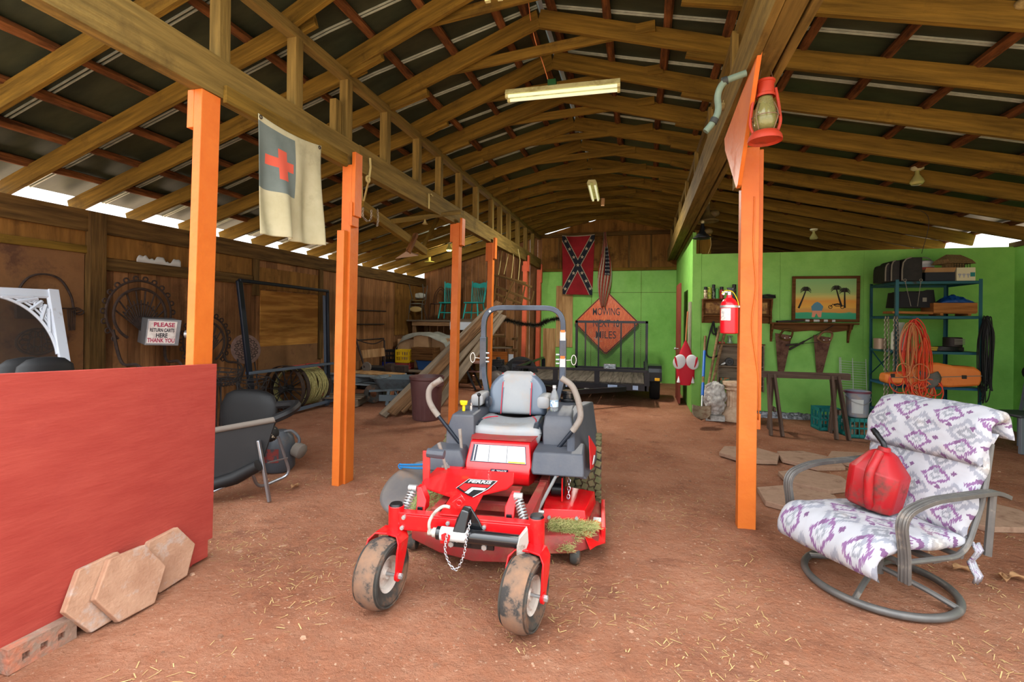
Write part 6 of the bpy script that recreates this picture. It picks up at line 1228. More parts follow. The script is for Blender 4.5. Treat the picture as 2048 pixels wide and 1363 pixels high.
# black vinyl chair and clutter just behind the red panel
M('vinyl_black', (13, 13, 15), rough=.6, dirt=(40, 38, 37), dpos=(.56, .8), dscale=4); M('dust_top', (106, 98, 90), rough=.9); M('chrome_dull', (150, 154, 160), rough=.3, metal=.8)
vc = thing('folding_chair', 'black vinyl folding armchair with chrome legs behind the red panel', 'chair', (-3.35, 3.55, 0))
O = Vector((-3.35, 3.55, 0)); TL_, TR_, BR_, BL_ = Vector((-3.75, 3.30, .60)), at(552, 838, Y=3.60), at(522, 932, Y=3.52), Vector((-3.72, 3.25, .10))
b = B(); nrm = (TR_-TL_).cross(BL_-TL_).normalized()
b.loft([[p-O for p in (TL_, TR_, BR_, BL_)], [p-O+nrm*.02 for p in (TL_, TR_, BR_, BL_)]]); b.obj('back_sling', 'vinyl_black', vc, bev=.006)
b = B(); b.cyl(TL_-O, TR_-O, .026); b.obj('top_roll', 'dust_top', vc, bev=.006)
b = B(); b.tube([BL_-O+Vector((0, -.03, .02)), at(470, 955, Y=3.42)-O, at(517, 930, Y=3.45)-O], [.05, .06, .05], 10); b.obj('seat_pad', 'vinyl_black', vc)
b = B(); b.tube(spline([TR_-O+Vector((-.02, .0, .0)), TR_-O+Vector((.05, .12, .05)), TR_-O+Vector((-.05, .32, .08)), TR_-O+Vector((-.3, .38, .05))], 6), .04, 8); b.obj('arm', 'vinyl_black', vc)
b = B(); b.bar(at(517, 880, Y=3.50)-O, at(539, 1003, Z=0)-O, .035, .025); b.obj('leg', 'chrome_dull', vc, bev=.006)
b = B(); b.tube(fillet([at(556, 872, Y=3.85)-O, at(581, 948, Y=3.95)-O, at(516, 976, Y=3.7)-O, at(498, 930, Y=3.6)-O], .08), .014, 8); b.obj('leg', 'chrome_dull', vc)
b = B(); b.tube([at(420, 985, Y=3.3)-O, at(520, 940, Y=3.5)-O], .012, 8); b.tube([at(535, 925, Y=3.6)-O, at(575, 915, Y=3.9)-O], .007, 6); b.obj('seat_rail', 'chrome_dull', vc, split=True)
oc = thing('barrel_chair', 'dusty black rounded chair behind the vinyl folding chair', 'chair', (-4.05, 4.05, 0))
b = B(); b.loft([[(.32*math.cos(a)*k, .28*math.sin(a)*k, z) for a in (2*PI*i/28 for i in range(28))] for z, k in ((.1, .7), (.35, 1), (.45, 1.02))]); b.obj('seat', 'vinyl_black', oc)
b = B(); b.loft([[(x*.36, .16+y*.07+(z_-.4)*.1, z_) for x, y in ((math.copysign(abs(math.cos(a))**.6, math.cos(a))*k, math.sin(a)*k) for a in (2*PI*i/28 for i in range(28)))] for z_, k in ((.42, .9), (.55, 1), (.7, .98), (.79, .85), (.83, .6), (.845, .3))]); b.obj('backrest', 'vinyl_black', oc, smooth=60)
for x in (-.2, .2):
    for y in (-.15, .15): b = B(); b.cyl((x, y, .2), (x*1.1, y*1.1, 0), .02); b.obj('leg', 'iron_dark', oc)
for i, (px, lab) in enumerate(((52, 'black chair back showing above the red panel inside the screen door, left of two'), (92, 'black chair back showing above the red panel inside the screen door, right of two'))):
    p = at(px, 735, X=-4.7+.25*i); t = thing('office_chair', lab, 'chair', (p.x, p.y, 0)); z0 = p.z
    b = B(); b.loft([[(.08*math.sin(a)*k, .20*math.cos(a)*k, z) for a in (2*PI*j/24 for j in range(24))] for z, k in ((.55, .9), (z0-.1, 1), (z0+.02, .9), (z0+.07, .6), (z0+.085, .2))]); b.obj('backrest', 'vinyl_black', t, smooth=60)
    b = B(); b.ball((.25, 0, .45), (.25, .24, .06), 8); b.obj('seat', 'vinyl_black', t); b = B(); b.cyl((.2, 0, .05), (.2, 0, .42), .03)
    for k in range(5): a = 2*PI*k/5; b.bar((.2, 0, .08), (.2+.25*math.cos(a), .25*math.sin(a), .03), .04, .04)
    b.obj('base', 'iron_dark', t)
M('polka', (30, 28, 26), (196, 180, 150), rough=.9, scale=34, lo=.60, hi=.62); b = B(); b.ball(at(538, 866, Y=3.95), (.10, .08, .085), 10); tag(b.obj('spotted_cushion', 'polka'), 'dark cushion with pale spots tucked beside the folding chair', 'cushion')
M('jug_grey', (66, 70, 76), rough=.5, dirt=(96, 88, 82), dscale=5); jg2 = thing('shop_vacuum', 'grey shop vacuum drum with a red label behind the chrome chair legs', 'vacuum', (-3.72, 4.30, 0))
b = B(); b.lathe([(0, 0), (.13, 0), (.16, .04), (.165, .25), (.14, .36), (.08, .42), (0, .43)], 26); b.obj('drum', 'jug_grey', jg2)
lb = B(); lb.grid(lambda u, v: (.168*math.cos(rad(250+60*u)), .168*math.sin(rad(250+60*u)), .12+.14*v), 8, 2); M('label_red', (120, 44, 40), (60, 58, 62), rough=.5, scale=22, lo=.48, hi=.55); lb.obj('label_sheet', 'label_red', jg2)
b = B(); b.tube(spline([(.05, -.02, .40), (.14, .02, .42), (.22, .04, .34), (.22, .02, .25)], 6), .016, 8); b.obj('hose', 'jug_grey', jg2); b = B(); b.lathe([(0, -.06), (.075, -.05), (.08, .04), (.05, .06), (0, .06)], 10, frame((.235, .02, .22), (0, 1, 0), (.3, 0, 1))); b.obj('nozzle', 'dust_top', jg2, bev=.004)
b = B(); b.box(at(528, 838, Y=4.3)-Vector((0, 0, .02)), (.16, .12, .06), (10, 10, 30)); tag(b.obj('blue_pouch', 'steel_blue', bev=.01), 'small blue-grey pouch lying behind the folding chair arm', 'pouch')
# ---------------------------------------------------------------- trash can, planks, wheelbarrow, pallet
M('can_brown', (84, 52, 52), (94, 62, 60), rough=.5, scale=5); tc_ = thing('trash_can', 'brown ribbed plastic trash can left of the orange post behind the mower', 'trash can', (-3.38, 7.22, 0))
b = B(); b.lathe([(0, 0), (.215, 0), (.225, .02), (.245, .40), (.25, .42), (.262, .64), (.285, .66), (.285, .70), (.27, .70), (.25, .64), (.21, .03), (0, .03)], 48); b.obj('can_body', 'can_brown', tc_)
b = B()
for k in range(20): a = 2*PI*k/20; b.bar((.222*math.cos(a), .222*math.sin(a), .03), (.252*math.cos(a), .252*math.sin(a), .56), .012, .01)
b.obj('rib', 'can_brown', tc_, split=True); b = B()
for s in (0, 1): a = rad(-20+180*s); b.box((.29*math.cos(a), .29*math.sin(a), .60), (.06, .14, .10), (0, 0, -20)); 
b.obj('handle', 'can_brown', tc_, bev=.012, split=True)
wood('plank_brown', (74, 52, 34), (122, 90, 62)); q = random.Random(21)
gp = 'planks leaning beside the trash can'
plk = [((765, 832), (985, 612)), ((783, 832), (990, 622)), ((800, 830), (998, 604)), ((815, 822), (1002, 616)), ((826, 815), (975, 640)), ((832, 800), (968, 628)), ((845, 790), (1006, 630)), ((822, 826), (960, 655)), ((838, 812), (952, 668))]
labs = ['lowest grey plank of the leaning stack left of the trash can', 'second grey plank of the stack leaning left of the trash can', 'broad plank with a pale sawn end leaning against the trash can', 'brown plank just under the top of the leaning stack', 'short brown plank in the middle of the leaning stack', 'dark plank at the upper edge of the leaning stack', 'topmost brown plank passing behind the second orange post', 'pale plank end on the ground beside the trash can', 'narrow plank hidden mostly behind the trash can']
for i, (f, t) in enumerate(plk):
    p0 = at(*f, Z=.02); p1 = at(*t, Y=9.9+.08*i); p0.z = .03+.03*(i % 3)
    if p0.y > 7.6: p0 = at(f[0], 826, Z=.02); p0.y += .08*i
    tag(timber('plank', p0, p1, .14+.05*q.random(), .035, 'plank_brown' if i % 3 else 'grey_board', up=(.2, -.7, .6)), labs[i], 'plank', gp)
M('barrow_grey', (88, 100, 106), rough=.5, dirt=(70, 66, 62), dpos=(.5, .7), dscale=4)
wbx = thing('wheelbarrow', 'grey plastic wheelbarrow parked before the pallet', 'wheelbarrow', (-4.52, 8.40, 0), 12)
b = B(); rr_ = lambda w, d, z, c: [(-w+c, -d, z), (w-c, -d, z), (w, -d+c, z), (w, d-c, z), (w-c, d, z), (-w+c, d, z), (-w, d-c, z), (-w, -d+c, z)]
b.loft([rr_(.28, .2, .27, .08), rr_(.34, .25, .30, .1), rr_(.44, .34, .50, .12), rr_(.48, .37, .505, .12), rr_(.48, .37, .515, .12), rr_(.43, .33, .51, .12), rr_(.33, .24, .32, .1)], cap=True); b.obj('tray', 'barrow_grey', wbx, smooth=50)
b = B()
for s in (-1, 1): b.bar((-.5, s*.22, .26), (.75, s*.28, .34), .04, .04); b.bar((-.15, s*.26, .0), (-.12, s*.24, .28), .06, .03, (0, 1, 0)); b.bar((.15, s*.25, .02), (-.0, s*.24, .27), .03, .03)
b.bb(-.3, .26, -.27, -.25, .08, .2); b.obj('frame', 'barrow_grey', wbx, bev=.004, split=True)
b = B(); b.lathe([(.08, -.05), (.15, -.05), (.18, -.03), (.18, .03), (.15, .05), (.08, .05)], 24, frame((-.5, 0, .18), (1, 0, 0), (0, 0, 1))); b.obj('tire', 'rubber', wbx)
wood('pallet_grey', (112, 120, 124), (140, 146, 148)); pl = thing('pallet_stack', 'grey painted slatted wooden bench stand behind the wheelbarrow', 'stand', (-5.58, 9.0, 0), -6)
for z in (.30, .47):
    for y in (-.35, -.05, .25): timber('slat', (-.75, y, z), (.75, y, z), .18, .03, 'pallet_grey', pl)
for x in (-.7, 0, .7): timber('bearer', (x, -.42, .385), (x, .34, .385), .09, .12, 'pallet_grey', pl)
for x in (-.68, .66):
    for y in (-.36, .28): timber('leg', (x, y, 0), (x, y, .29), .1, .1, 'pallet_grey', pl, up=(1, 0, 0))
ps = thing('low_pallet', 'small weathered pallet on the floor beside the second orange post', 'pallet', (-5.45, 8.0, 0), 14)
for y in (-.22, 0, .22): timber('slat', (-.4, y, .15), (.4, y, .15), .14, .02, 'grey_board', ps)
for x in (-.33, .33): timber('bearer', (x, -.3, .07), (x, .3, .07), .06, .13, 'grey_board', ps)
bs_ = thing('block_stack', 'short stack of pale wood blocks under the grey stand', 'blocks', (-5.12, 8.93, 0))
for i in range(4): timber('block', (-.09+.01*(i % 2), 0, .045+.07*i), (.1+.01*(i % 2), 0, .045+.07*i), .12, .066, 'ply_pale', bs_)
b = B(); b.box((-5.35, 8.95, .50), (1.1, .5, .02), (0, 1, -6)); tag(b.obj('plywood_sheet', 'ply_pale', smooth=0), 'plywood scrap lying on the grey stand above the wheelbarrow', 'board')
# seeder cart: old push planter with two wooden panels
pw = thing('push_planter', 'old push planter with wooden hopper boards standing on the grey stand', 'planter', (-5.95, 9.35, .485))
b = B(); b.lathe([(0, -.02), (.10, -.025), (.11, 0), (.10, .025), (0, .02)], 20, frame((.26, -.2, .11), (1, 0, 0), (0, 0, 1))); b.obj('wheel', 'dust_top', pw)
b = B(); b.bar((.22, -.22, .10), (-.12, -.05, .72), .03, .03); b.bar((.52, .1, .05), (.5, .1, .68), .03, .03); b.tube(spline([(-.14, -.04, .70), (.1, 0, .62), (.3, .05, .60), (.5, .1, .70)], 5), .012, 6); b.obj('frame', 'iron_rust', pw, split=True)
timber('hopper_board', (.02, -.02, .36), (.52, .08, .42), .02, .18, 'ply_pale', pw, up=(0, 0, 1)); timber('hopper_board', (-.62, -.1, .22), (-.02, -.04, .38), .02, .3, 'hardboard', pw, up=(0, 0, 1))
b = B(); b.cyl((.7, -.1, .10), (.86, -.12, .11), .10, n=14); b.box((.95, 0, .08), (.3, .2, .14)); tag(b.obj('motor_scrap', 'iron_rust', loc=(-5.95, 9.35, .485), bev=.01), 'round rusty motor lying on the grey stand', 'motor')
b = B(); b.bb(-6.3, -5.6, 9.85, 10.3, 0, .52); tag(b.obj('foot_locker', 'iron_dark', bev=.02), 'dark trunk standing at the left wall behind the planter', 'trunk')
# ---------------------------------------------------------------- rear left: crates, cartons, bench with chairs
M('crate_yellow', (226, 186, 20), rough=.5); M('crate_black', (28, 30, 34), rough=.55); M('crate_blue', (30, 50, 150), rough=.5); M('crate_red', (150, 60, 56), rough=.6); M('tub_blue', (34, 72, 120), rough=.5); M('plastic_film', (176, 178, 168), (150, 152, 146), rough=.35, scale=6, alpha=.75); M('carton_tan', (172, 134, 96), (186, 148, 110), rough=.85, scale=4)
bt = thing('storage_platform', 'low plank platform carrying crates and cartons by the left wall', 'platform', (-5.65, 11.45, 0))
for y in (-.75, -.35, .05, .45): timber('deck_board', (-.70, y, .37), (1.05, y, .37), .36, .03, 'grey_board', bt)
for x in (-.7, .9):
    for y in (-.8, .5): timber('leg', (x, y, 0), (x, y, .355), .09, .09, 'grey_board', bt, up=(1, 0, 0))
crate('red plastic crate under the yellow one', (-5.72, 10.92, .388), 3, 'crate_red', (.36, .34, .16)); crate('yellow plastic crate stacked on the red one', (-5.72, 10.92, .552), 3, 'crate_yellow', (.36, .34, .32))
crate('blue plastic crate under the black one', (-6.12, 11.0, .388), -3, 'crate_blue', (.36, .34, .16)); crate('black plastic crate stacked on the blue one', (-6.12, 11.0, .552), -3, 'crate_black', (.36, .34, .30))
wc = thing('wooden_crate', 'brown slatted wooden crate right of the yellow crate', 'crate', (-5.18, 10.98, .62), -4)
for z in (.08, .24):
    for y in (-.18, .18): timber('slat', (-.3, y, z), (.3, y, z), .02, .14, 'brown_shelf', wc)
for x in (-.3, .3): timber('end_board', (x, -.17, .16), (x, .17, .16), .02, .32, 'brown_shelf', wc)
timber('bottom_board', (-.29, 0, .015), (.29, 0, .015), .34, .02, 'brown_shelf', wc)
tb_ = thing('storage_tub', 'blue plastic tub under the brown wooden crate', 'tub', (-5.1, 11.02, .388)); b = B(); b.loft([rr_(.24, .17, 0, .04), rr_(.28, .2, .21, .04), rr_(.29, .21, .21, .04), rr_(.29, .21, .225, .04)]); b.obj('tub_shell', 'tub_blue', tb_)
cn = []
for i, (x, y, w, h, lab) in enumerate(((-6.0, 11.7, .5, .72, 'tan carton at the left under the plastic film'), (-5.52, 11.62, .42, .82, 'tan carton in the middle under the plastic film'), (-5.02, 11.75, .5, .76, 'tan carton at the right under the plastic film'))):
    t = thing('carton', lab, 'box', (x, y, .388), 5-8*i); b = B(); b.bb(-w/2, w/2, -.2, .2, 0, h); b.obj('carton_body', 'carton_tan', t, bev=.006, smooth=0); b = B(); b.bb(-.08, .02, -.203, -.2, h*.55, h*.58); b.bb(-.1, .08, -.203, -.2, h*.4, h*.42); b.obj('printed_mark', 'ink', t, smooth=0, split=True)
b = B(); b.grid(lambda u, v: (-6.3+1.6*u, 11.38+.75*v, 1.12+.16*math.sin(PI*u)+.05*noise.noise(Vector((u*5, v*5, 1)))-.28*max(0, .25-v)*3*(abs(2*u-1)*.7+.2)-.35*max(0, abs(2*u-1)-.8)*3), 30, 16); tag(b.obj('plastic_sheet', 'plastic_film', solid=.004), 'clear plastic film draped over the tan cartons', 'sheet')
b = B(); b.loft([rr_(.22, .15, 0, .05), rr_(.27, .19, .12, .05), rr_(.26, .18, .12, .05), rr_(.21, .14, .012, .05)]); o = b.obj('wash_basin', 'white_trim'); o.location = (-4.55, 11.75, 1.0); tag(o, 'white shallow basin right of the tan cartons', 'basin')
b = B(); b.bb(-4.8, -4.3, 11.6, 12.0, .0, .99); tag(b.obj('dark_cabinet', 'brown_shelf', bev=.005), 'dark cabinet holding the white basin', 'cabinet')
wbn = thing('work_bench', 'tall rough wooden bench at the rear wall carrying old chairs', 'bench', (-5.2, 12.75, 0))
timber('bench_top', (-1.15, -.3, 1.60), (1.2, -.3, 1.60), .5, .04, 'grey_board', wbn); timber('bench_top', (-1.1, .2, 1.605), (1.15, .2, 1.605), .45, .04, 'grey_board', wbn); timber('bench_apron', (-1.0, -.5, 1.52), (1.1, -.5, 1.52), .04, .12, 'old_board', wbn)
for x in (-.95, .25, 1.05):
    for y in (-.45, .35): timber('leg', (x, y, 0), (x, y, 1.58), .09, .09, 'old_board', wbn, up=(1, 0, 0))
b = B(); b.bb(.15, 1.0, -.54, -.52, 1.36, 1.58); b.obj('white_fascia', 'white_trim', wbn, smooth=0)
b = B(); b.bb(-5.0, -4.2, 12.2, 12.8, 1.63, 1.66); tag(b.obj('loose_board', 'grey_board', smooth=0), 'grey board lying on the bench under the teal chairs', 'board')
M('laminate_tan', (176, 152, 96), rough=.5); M('laminate_white', (176, 180, 172), rough=.5); M('tube_grey', (120, 122, 118), rough=.4, metal=.6)
def school(label, x, y, z, flip, mat):
    t = thing('school_chair', label, 'chair', (x, y, z), rot=(180 if flip else 0, 0, 8)); b = B()
    for s in (-1, 1): b.tube(fillet([(s*.2, -.2, 0), (s*.18, -.15, .42), (s*.18, .16, .43), (s*.17, .24, .80)], .05), .011, 6); b.tube(fillet([(s*.2, .24, 0), (s*.17, .02, .40)], .02), .011, 6)
    b.tube([(-.17, .2, .62), (.17, .2, .62)], .008, 5); b.obj('tube_frame', 'tube_grey', t, split=True)
    b = B(); b.ball((0, -.0, .45), (.2, .2, .02), 8); b.obj('seat', mat, t); b = B(); b.ball((0, .22, .70), (.18, .02, .08), 8); b.obj('backrest', mat, t)
school('white-backed school chair standing on the rear bench', -6.22, 12.6, 1.63, False, 'laminate_white')
school('tan school chair stacked upside down on another', -6.2, 12.62, 2.62, True, 'laminate_tan')
bw = thing('bentwood_chair', 'dark bentwood chair on the rear bench between school and teal chairs', 'chair', (-5.62, 12.65, 1.63)); M('wood_dark', (62, 40, 26), rough=.6); b = B()
for r in (.19, .13): b.tube(fillet([(-r, .18, .45), (-r*1.05, .22, .75), (0, .24, .75+r*1.3), (r*1.05, .22, .75), (r, .18, .45)], .12), .013, 6)
b.obj('back_hoop', 'wood_dark', bw, split=True); b = B(); b.cyl((0, 0, .44), (0, 0, .465), .2, n=24); b.obj('seat', 'wood_dark', bw)
for x in (-.15, .15):
    for y in (-.15, .15): b = B(); b.tube([(x, y, .44), (x*1.25, y*1.25, 0)], .013, 6); b.obj('leg', 'wood_dark', bw)
M('teal_paint', (16, 138, 134), (24, 156, 150), rough=.5, scale=5)
def tealchair(label, x, y, rz):
    t = thing('spindle_chair', label, 'chair', (x, y, 1.665), rz); b = B(); b.loft([[(-.22, -.22, .42), (.22, -.22, .42), (.2, .2, .42), (-.2, .2, .42)], [(-.23, -.23, .455), (.23, -.23, .455), (.2, .21, .455), (-.2, .21, .455)]]); b.obj('seat', 'teal_paint', t, bev=.01)
    for s in (-1, 1):
        b = B(); b.tube([(s*.19, .18, .45), (s*.21, .24, .75), (s*.23, .30, 1.06)], [.02, .022, .018], 8); b.obj('back_post', 'teal_paint', t)
        for yy in (-.18, .17): b = B(); b.tube([(s*.17, yy, .43), (s*.2, yy*1.15, .22), (s*.23, yy*1.35, 0)], [.018, .024, .016], 8); b.obj('leg', 'teal_paint', t)
        b = B(); b.tube([(s*.2, -.2, .17), (s*.2, .2, .2)], .011, 6); b.obj('stretcher', 'teal_paint', t)
    b = B(); b.loft([[(x_, .285+.0, z0_), (x_, .31, z0_), (x_, .31, z1_), (x_, .285, z1_)] for x_, z0_, z1_ in ((-.23, .90, 1.0), (-.15, .88, 1.03), (0, .87, .99), (.15, .88, 1.03), (.23, .90, 1.0))]); b.obj('crest_rail', 'teal_paint', t, bev=.006)
    for k in range(7): x_ = -.15+.05*k; b = B(); b.tube([(x_, .19, .45), (x_*1.1, .29, .90)], .009, 6); b.obj('spindle', 'teal_paint', t)
    b = B(); b.tube([(-.2, -.21, .16), (.2, -.21, .16)], .013, 6); b.obj('front_stretcher', 'teal_paint', t)
tealchair('teal spindle-back chair half hidden by the orange post on the rear bench', -5.22, 12.55, 4); tealchair('teal spindle-back chair fully visible on the rear bench', -4.45, 12.52, -8)
M('pink_paint', (150, 108, 96), rough=.8); ft = thing('trestle_table', 'low table with faded pink boards and dark folding legs behind the planks', 'table', (-4.0, 10.75, 0))
b = B(); b.bb(-.45, .45, -.25, .25, .62, .65); b.bb(-.42, .45, -.1, .1, .40, .43); b.obj('table_board', 'pink_paint', ft, smooth=0, split=True)
for s in (-1, 1): b = B(); b.bar((s*.1-.12, -.2, .62), (s*.3, -.2, .0), .03, .04); b.bar((s*.1-.12, .2, .62), (s*.3, .2, .0), .03, .04); b.obj('leg', 'iron_dark', ft, split=True)
lr = thing('lumber_rack', 'wall rack of short boards seen through the mower roll bar', 'rack', (-3.55, 12.1, 0)); q = random.Random(5)
for x in (-.35, .3):
    timber('rack_post', (x, .5, 0), (x, .5, 1.6), .08, .05, 'old_board', lr, up=(1, 0, 0))
    for z in (.85, 1.15): timber('rack_arm', (x, .5, z), (x, -.1, z), .05, .06, 'old_board', lr)
for i, (x0, x1, y, z, w, lab) in enumerate(((-.5, .12, -.02, 1.20, .06, 'dark crooked board on top of the lumber rack'), (-.5, .05, .12, 1.24, .1, 'light board lying on the upper lumber rack arms'), (-.3, .28, .02, .905, .06, 'thin grey board on the lower lumber rack arms'), (-.5, .25, .2, .92, .12, 'dark wide board at the back of the lower lumber rack arms'))):
    tag(timber('rack_board', (-3.55+x0, 12.1+y, z), (-3.55+x1, 12.1+y, z+.01), w, .04, ('dark_wood', 'old_board', 'grey_board', 'dark_wood')[i]), lab, 'board')
wood('varnish', (140, 78, 32), (176, 104, 48)); tag(timber('headboard_panel', (-4.15, 11.45, .72), (-3.2, 11.45, .72), .03, .26, 'varnish', up=(0, 0, 1)), 'varnished orange-brown board standing on edge behind the mower roll bar', 'board')
b = B(); b.bb(-4.0, -3.05, 11.35, 11.6, 0, .585); tag(b.obj('storage_box', 'dark_wood', bev=.006), 'dark wooden box under the varnished board', 'box')
b = B(); b.box((-3.12, 11.5, .69), (.12, .05, .2)); tag(b.obj('junction_box', 'white_trim', bev=.006), 'small white box right of the varnished board', 'box')
M('compressor_grey', (74, 66, 62), (96, 86, 80), rough=.5, scale=4); ac = thing('air_compressor', 'dusty grey air compressor with a round tank behind the mower seat', 'compressor', (-3.1, 10.35, 0)); b = B(); b.cyl((0, -.3, .3), (0, .35, .3), .21, n=26); b.ball((0, -.3, .3), (.21, .1, .21), 10); b.obj('tank', 'compressor_grey', ac)
b = B(); b.cyl((-.1, -.15, .52), (-.1, .1, .52), .10); b.cyl((.12, -.1, .5), (.12, .12, .5), .12); b.box((0, 0, .66), (.22, .2, .16)); b.cyl((0, .0, .72), (0, 0, .8), .05)
for k in range(5): b.box((0, 0, .60+.035*k), (.25, .23, .01))
b.obj('pump_motor', 'iron_dark', ac, bev=.006)
for s in (-1, 1): b = B(); b.bar((s*.15, -.2, .12), (s*.16, -.2, 0), .05, .04); b.bar((s*.15, .25, .12), (s*.16, .25, 0), .05, .04); b.obj('foot', 'iron_dark', ac, split=True)

for i, (a, c) in enumerate((((699, 619), (772, 622)), ((699, 648), (768, 648)), ((699, 681), (768, 676)))):
    b = B(); b.tube([at(*a, X=-6.375), at(*c, X=-6.375)], .012, 6); tag(b.obj('iron_rod', 'iron_dark'), ('uppermost', 'middle', 'lowest')[i]+' of three thin iron rods fixed along the left wall planks', 'rod')
# ================================================================ trailer, road sign, flags
M('trailer_black', (24, 26, 32), rough=.35, metal=.2, coat=.2); wood('deck_wood', (58, 52, 46), (94, 86, 78)); M('diamond_plate', (150, 156, 164), rough=.3, metal=.8, scale=40, bump=1., bscale=30); M('sticker_blue', (150, 170, 200), rough=.5); M('reflector', (236, 170, 20), rough=.25); M('tire_black', (22, 22, 23), rough=.8, scale=10, bump=.2)
tr = thing('utility_trailer', 'black utility trailer with mesh ramp gate parked before the rear green wall', 'trailer', (-.95, 10.9, 0))
X0, X1, YF, YR = -1.5, 1.06, -1.4, 1.35
b = B()
for x in (X0, X1): b.bb(x-.04, x+.04, YF, YR, .30, .42)
b.bb(X0, X1, YF, YF+.06, .30, .42); b.bb(X0, X1, YR-.06, YR, .30, .42); b.bb(X0, X1, -.05, .05, .30, .40); b.obj('bed_frame', 'trailer_black', tr, bev=.004, smooth=0)
for i in range(11): x = X0+.05+(X1-X0-.1)*(i+.5)/11; timber('deck_plank', (x, YF+.06, .43), (x, YR-.06, .43), (X1-X0-.1)/11-.004, .03, 'deck_wood', tr)
b = B()
for p, q in (((X0, YF, .68), (X1, YF, .68)), ((X0, YF, .68), (X0, YR, .68)), ((X1, YF, .68), (X1, YR, .68))): b.bar(p, q, .05, .05)
b.obj('top_rail', 'trailer_black', tr, bev=.004, smooth=0, split=True); b = B()
for x, y in ((X0, YF), (X0+.8, YF), (X0+1.62, YF), (X1, YF), (X0, 0), (X1, 0), (X0, YR), (X1, YR)): b.bb(x-.05, x+.05, y-.02, y+.02, .40, .66)
b.obj('rail_post', 'trailer_black', tr, smooth=0, split=True)
for sx_, nm in ((X0-.17, 0), (X1+.17, 1)):
    m = frame((sx_, -.3, .31), (0, 1, 0), (0, 0, 1)); b = B(); b.lathe([(.18, -.09), (.2, -.1), (.29, -.1), (.305, -.085), (.31, 0), (.305, .085), (.29, .1), (.2, .1), (.18, .09)], 40, m)
    for k in (-.05, 0, .05): b.lathe([(.306, k-.012), (.314, k-.01), (.314, k+.01), (.306, k+.012)], 40, m)
    w_ = b.obj('tire', 'tire_black', tr); b = B(); b.lathe([(0, -.03), (.18, -.05), (.185, .09), (.18, -.09)], 30, m); b.obj('rim', 'rim_white', w_)
    b = B(); s = -1 if nm == 0 else 1; pr_ = [(-.42, .42), (-.36, .66), (-.24, .71), (.24, .71), (.36, .66), (.42, .42)]
    for p, q in zip(pr_, pr_[1:]): b.loft([[(sx_-.13, -.3+p[0], p[1]), (sx_+.13, -.3+p[0], p[1]), (sx_+.13, -.3+p[0], p[1]+.012), (sx_-.13, -.3+p[0], p[1]+.012)], [(sx_-.13, -.3+q[0], q[1]), (sx_+.13, -.3+q[0], q[1]), (sx_+.13, -.3+q[0], q[1]+.012), (sx_-.13, -.3+q[0], q[1]+.012)]])
    fd = b.obj('fender', 'trailer_black', tr, smooth=0)
    b = B(); b.box((sx_+.04, -.73, .46), (.10, .02, .06)); b.obj('marker_light', 'reflector', fd, bev=.006)
    b = B(); b.bb(sx_-.13, sx_+.13, -.735, -.715, .44, .60) if nm else b.bb(sx_-.1, sx_+.1, -.735, -.715, .5, .6); b.obj('fender_flap', 'trailer_black', fd, smooth=0)
b = B(); b.bar((X0+.35, YF, .33), (-.35, YF-.75, .33), .07, .09); b.bar((X1-.4, YF, .33), (-.25, YF-.75, .33), .07, .09); b.bar((-.3, YF-.6, .33), (-.3, YF-1.1, .33), .08, .08); b.cyl((-.3, YF-1.1, .34), (-.3, YF-1.25, .34), .05); b.obj('tongue', 'trailer_black', tr, bev=.004)
b = B(); b.cyl((-.42, YF-.7, .10), (-.42, YF-.7, .72), .03); b.cyl((-.42, YF-.7, .05), (-.42, YF-.7, .1), .07); b.obj('tongue_jack', 'trailer_black', tr)
b = B()
for x, w in ((-.62, .16), (.33, .18), (.80, .10)): b.bb(x, x+w, YF-.004, YF-.001, .32, .40)
b.obj('data_sticker', 'sticker_blue', tr, smooth=0, split=True); b = B(); b.bb(-.12, .14, YF-.01, YF+.005, .30, .31); b.bb(.95, 1.06, YF-.004, YF-.001, .66, .70); b.obj('edge_sticker', 'decal_white', tr, smooth=0, split=True)
g = thing('ramp_gate', None, None, (0, 1.33, .45)); g.parent = tr
gx = [at(x, 690, Y=11.4).x+.95 for x in (1144, 1163, 1191, 1239, 1268, 1294)]
b = B(); b.bb(gx[0]-.03, gx[-1]+.03, -.03, .03, 1.14, 1.2); b.bb(gx[0]-.03, gx[-1]+.03, -.03, .03, 0, .05)
for x in (gx[0], gx[-1]): b.bb(x-.03, x+.03, -.03, .03, 0, 1.2)
b.obj('gate_frame', 'trailer_black', g, bev=.003, smooth=0)
for x in gx[1:-1]: b = B(); b.bb(x-.018, x+.018, -.02, .02, .04, 1.15); b.obj('gate_bar', 'trailer_black', g, smooth=0)
b = B(); nx, nz = 60, 46; W = gx[-1]-gx[0]
for j in range(nz+1):        # expanded steel mesh: zigzag strands
    z = .03+1.12*j/nz; b.bm.verts.ensure_lookup_table(); prev = None
    for i in range(nx*2+1):
        x = gx[0]+W*i/(nx*2); zz = z+(.0105 if (i+j) % 2 else -.0105); v = [b.bm.verts.new((x, .022, zz-.0036)), b.bm.verts.new((x, .022, zz+.0036))]
        if prev: b.fc([prev[0], v[0], v[1], prev[1]])
        prev = v
b.obj('wire_mesh', 'trailer_black', g, smooth=0, recalc=False)
b = B(); b.bb(-.15, .15, -.08, .08, 0, .13); o = b.obj('tread_plate_box', 'diamond_plate', bev=.012); o.location = (-.74, 12.05, .455); tag(o, 'small tread plate box on the trailer bed at the ramp gate', 'toolbox')
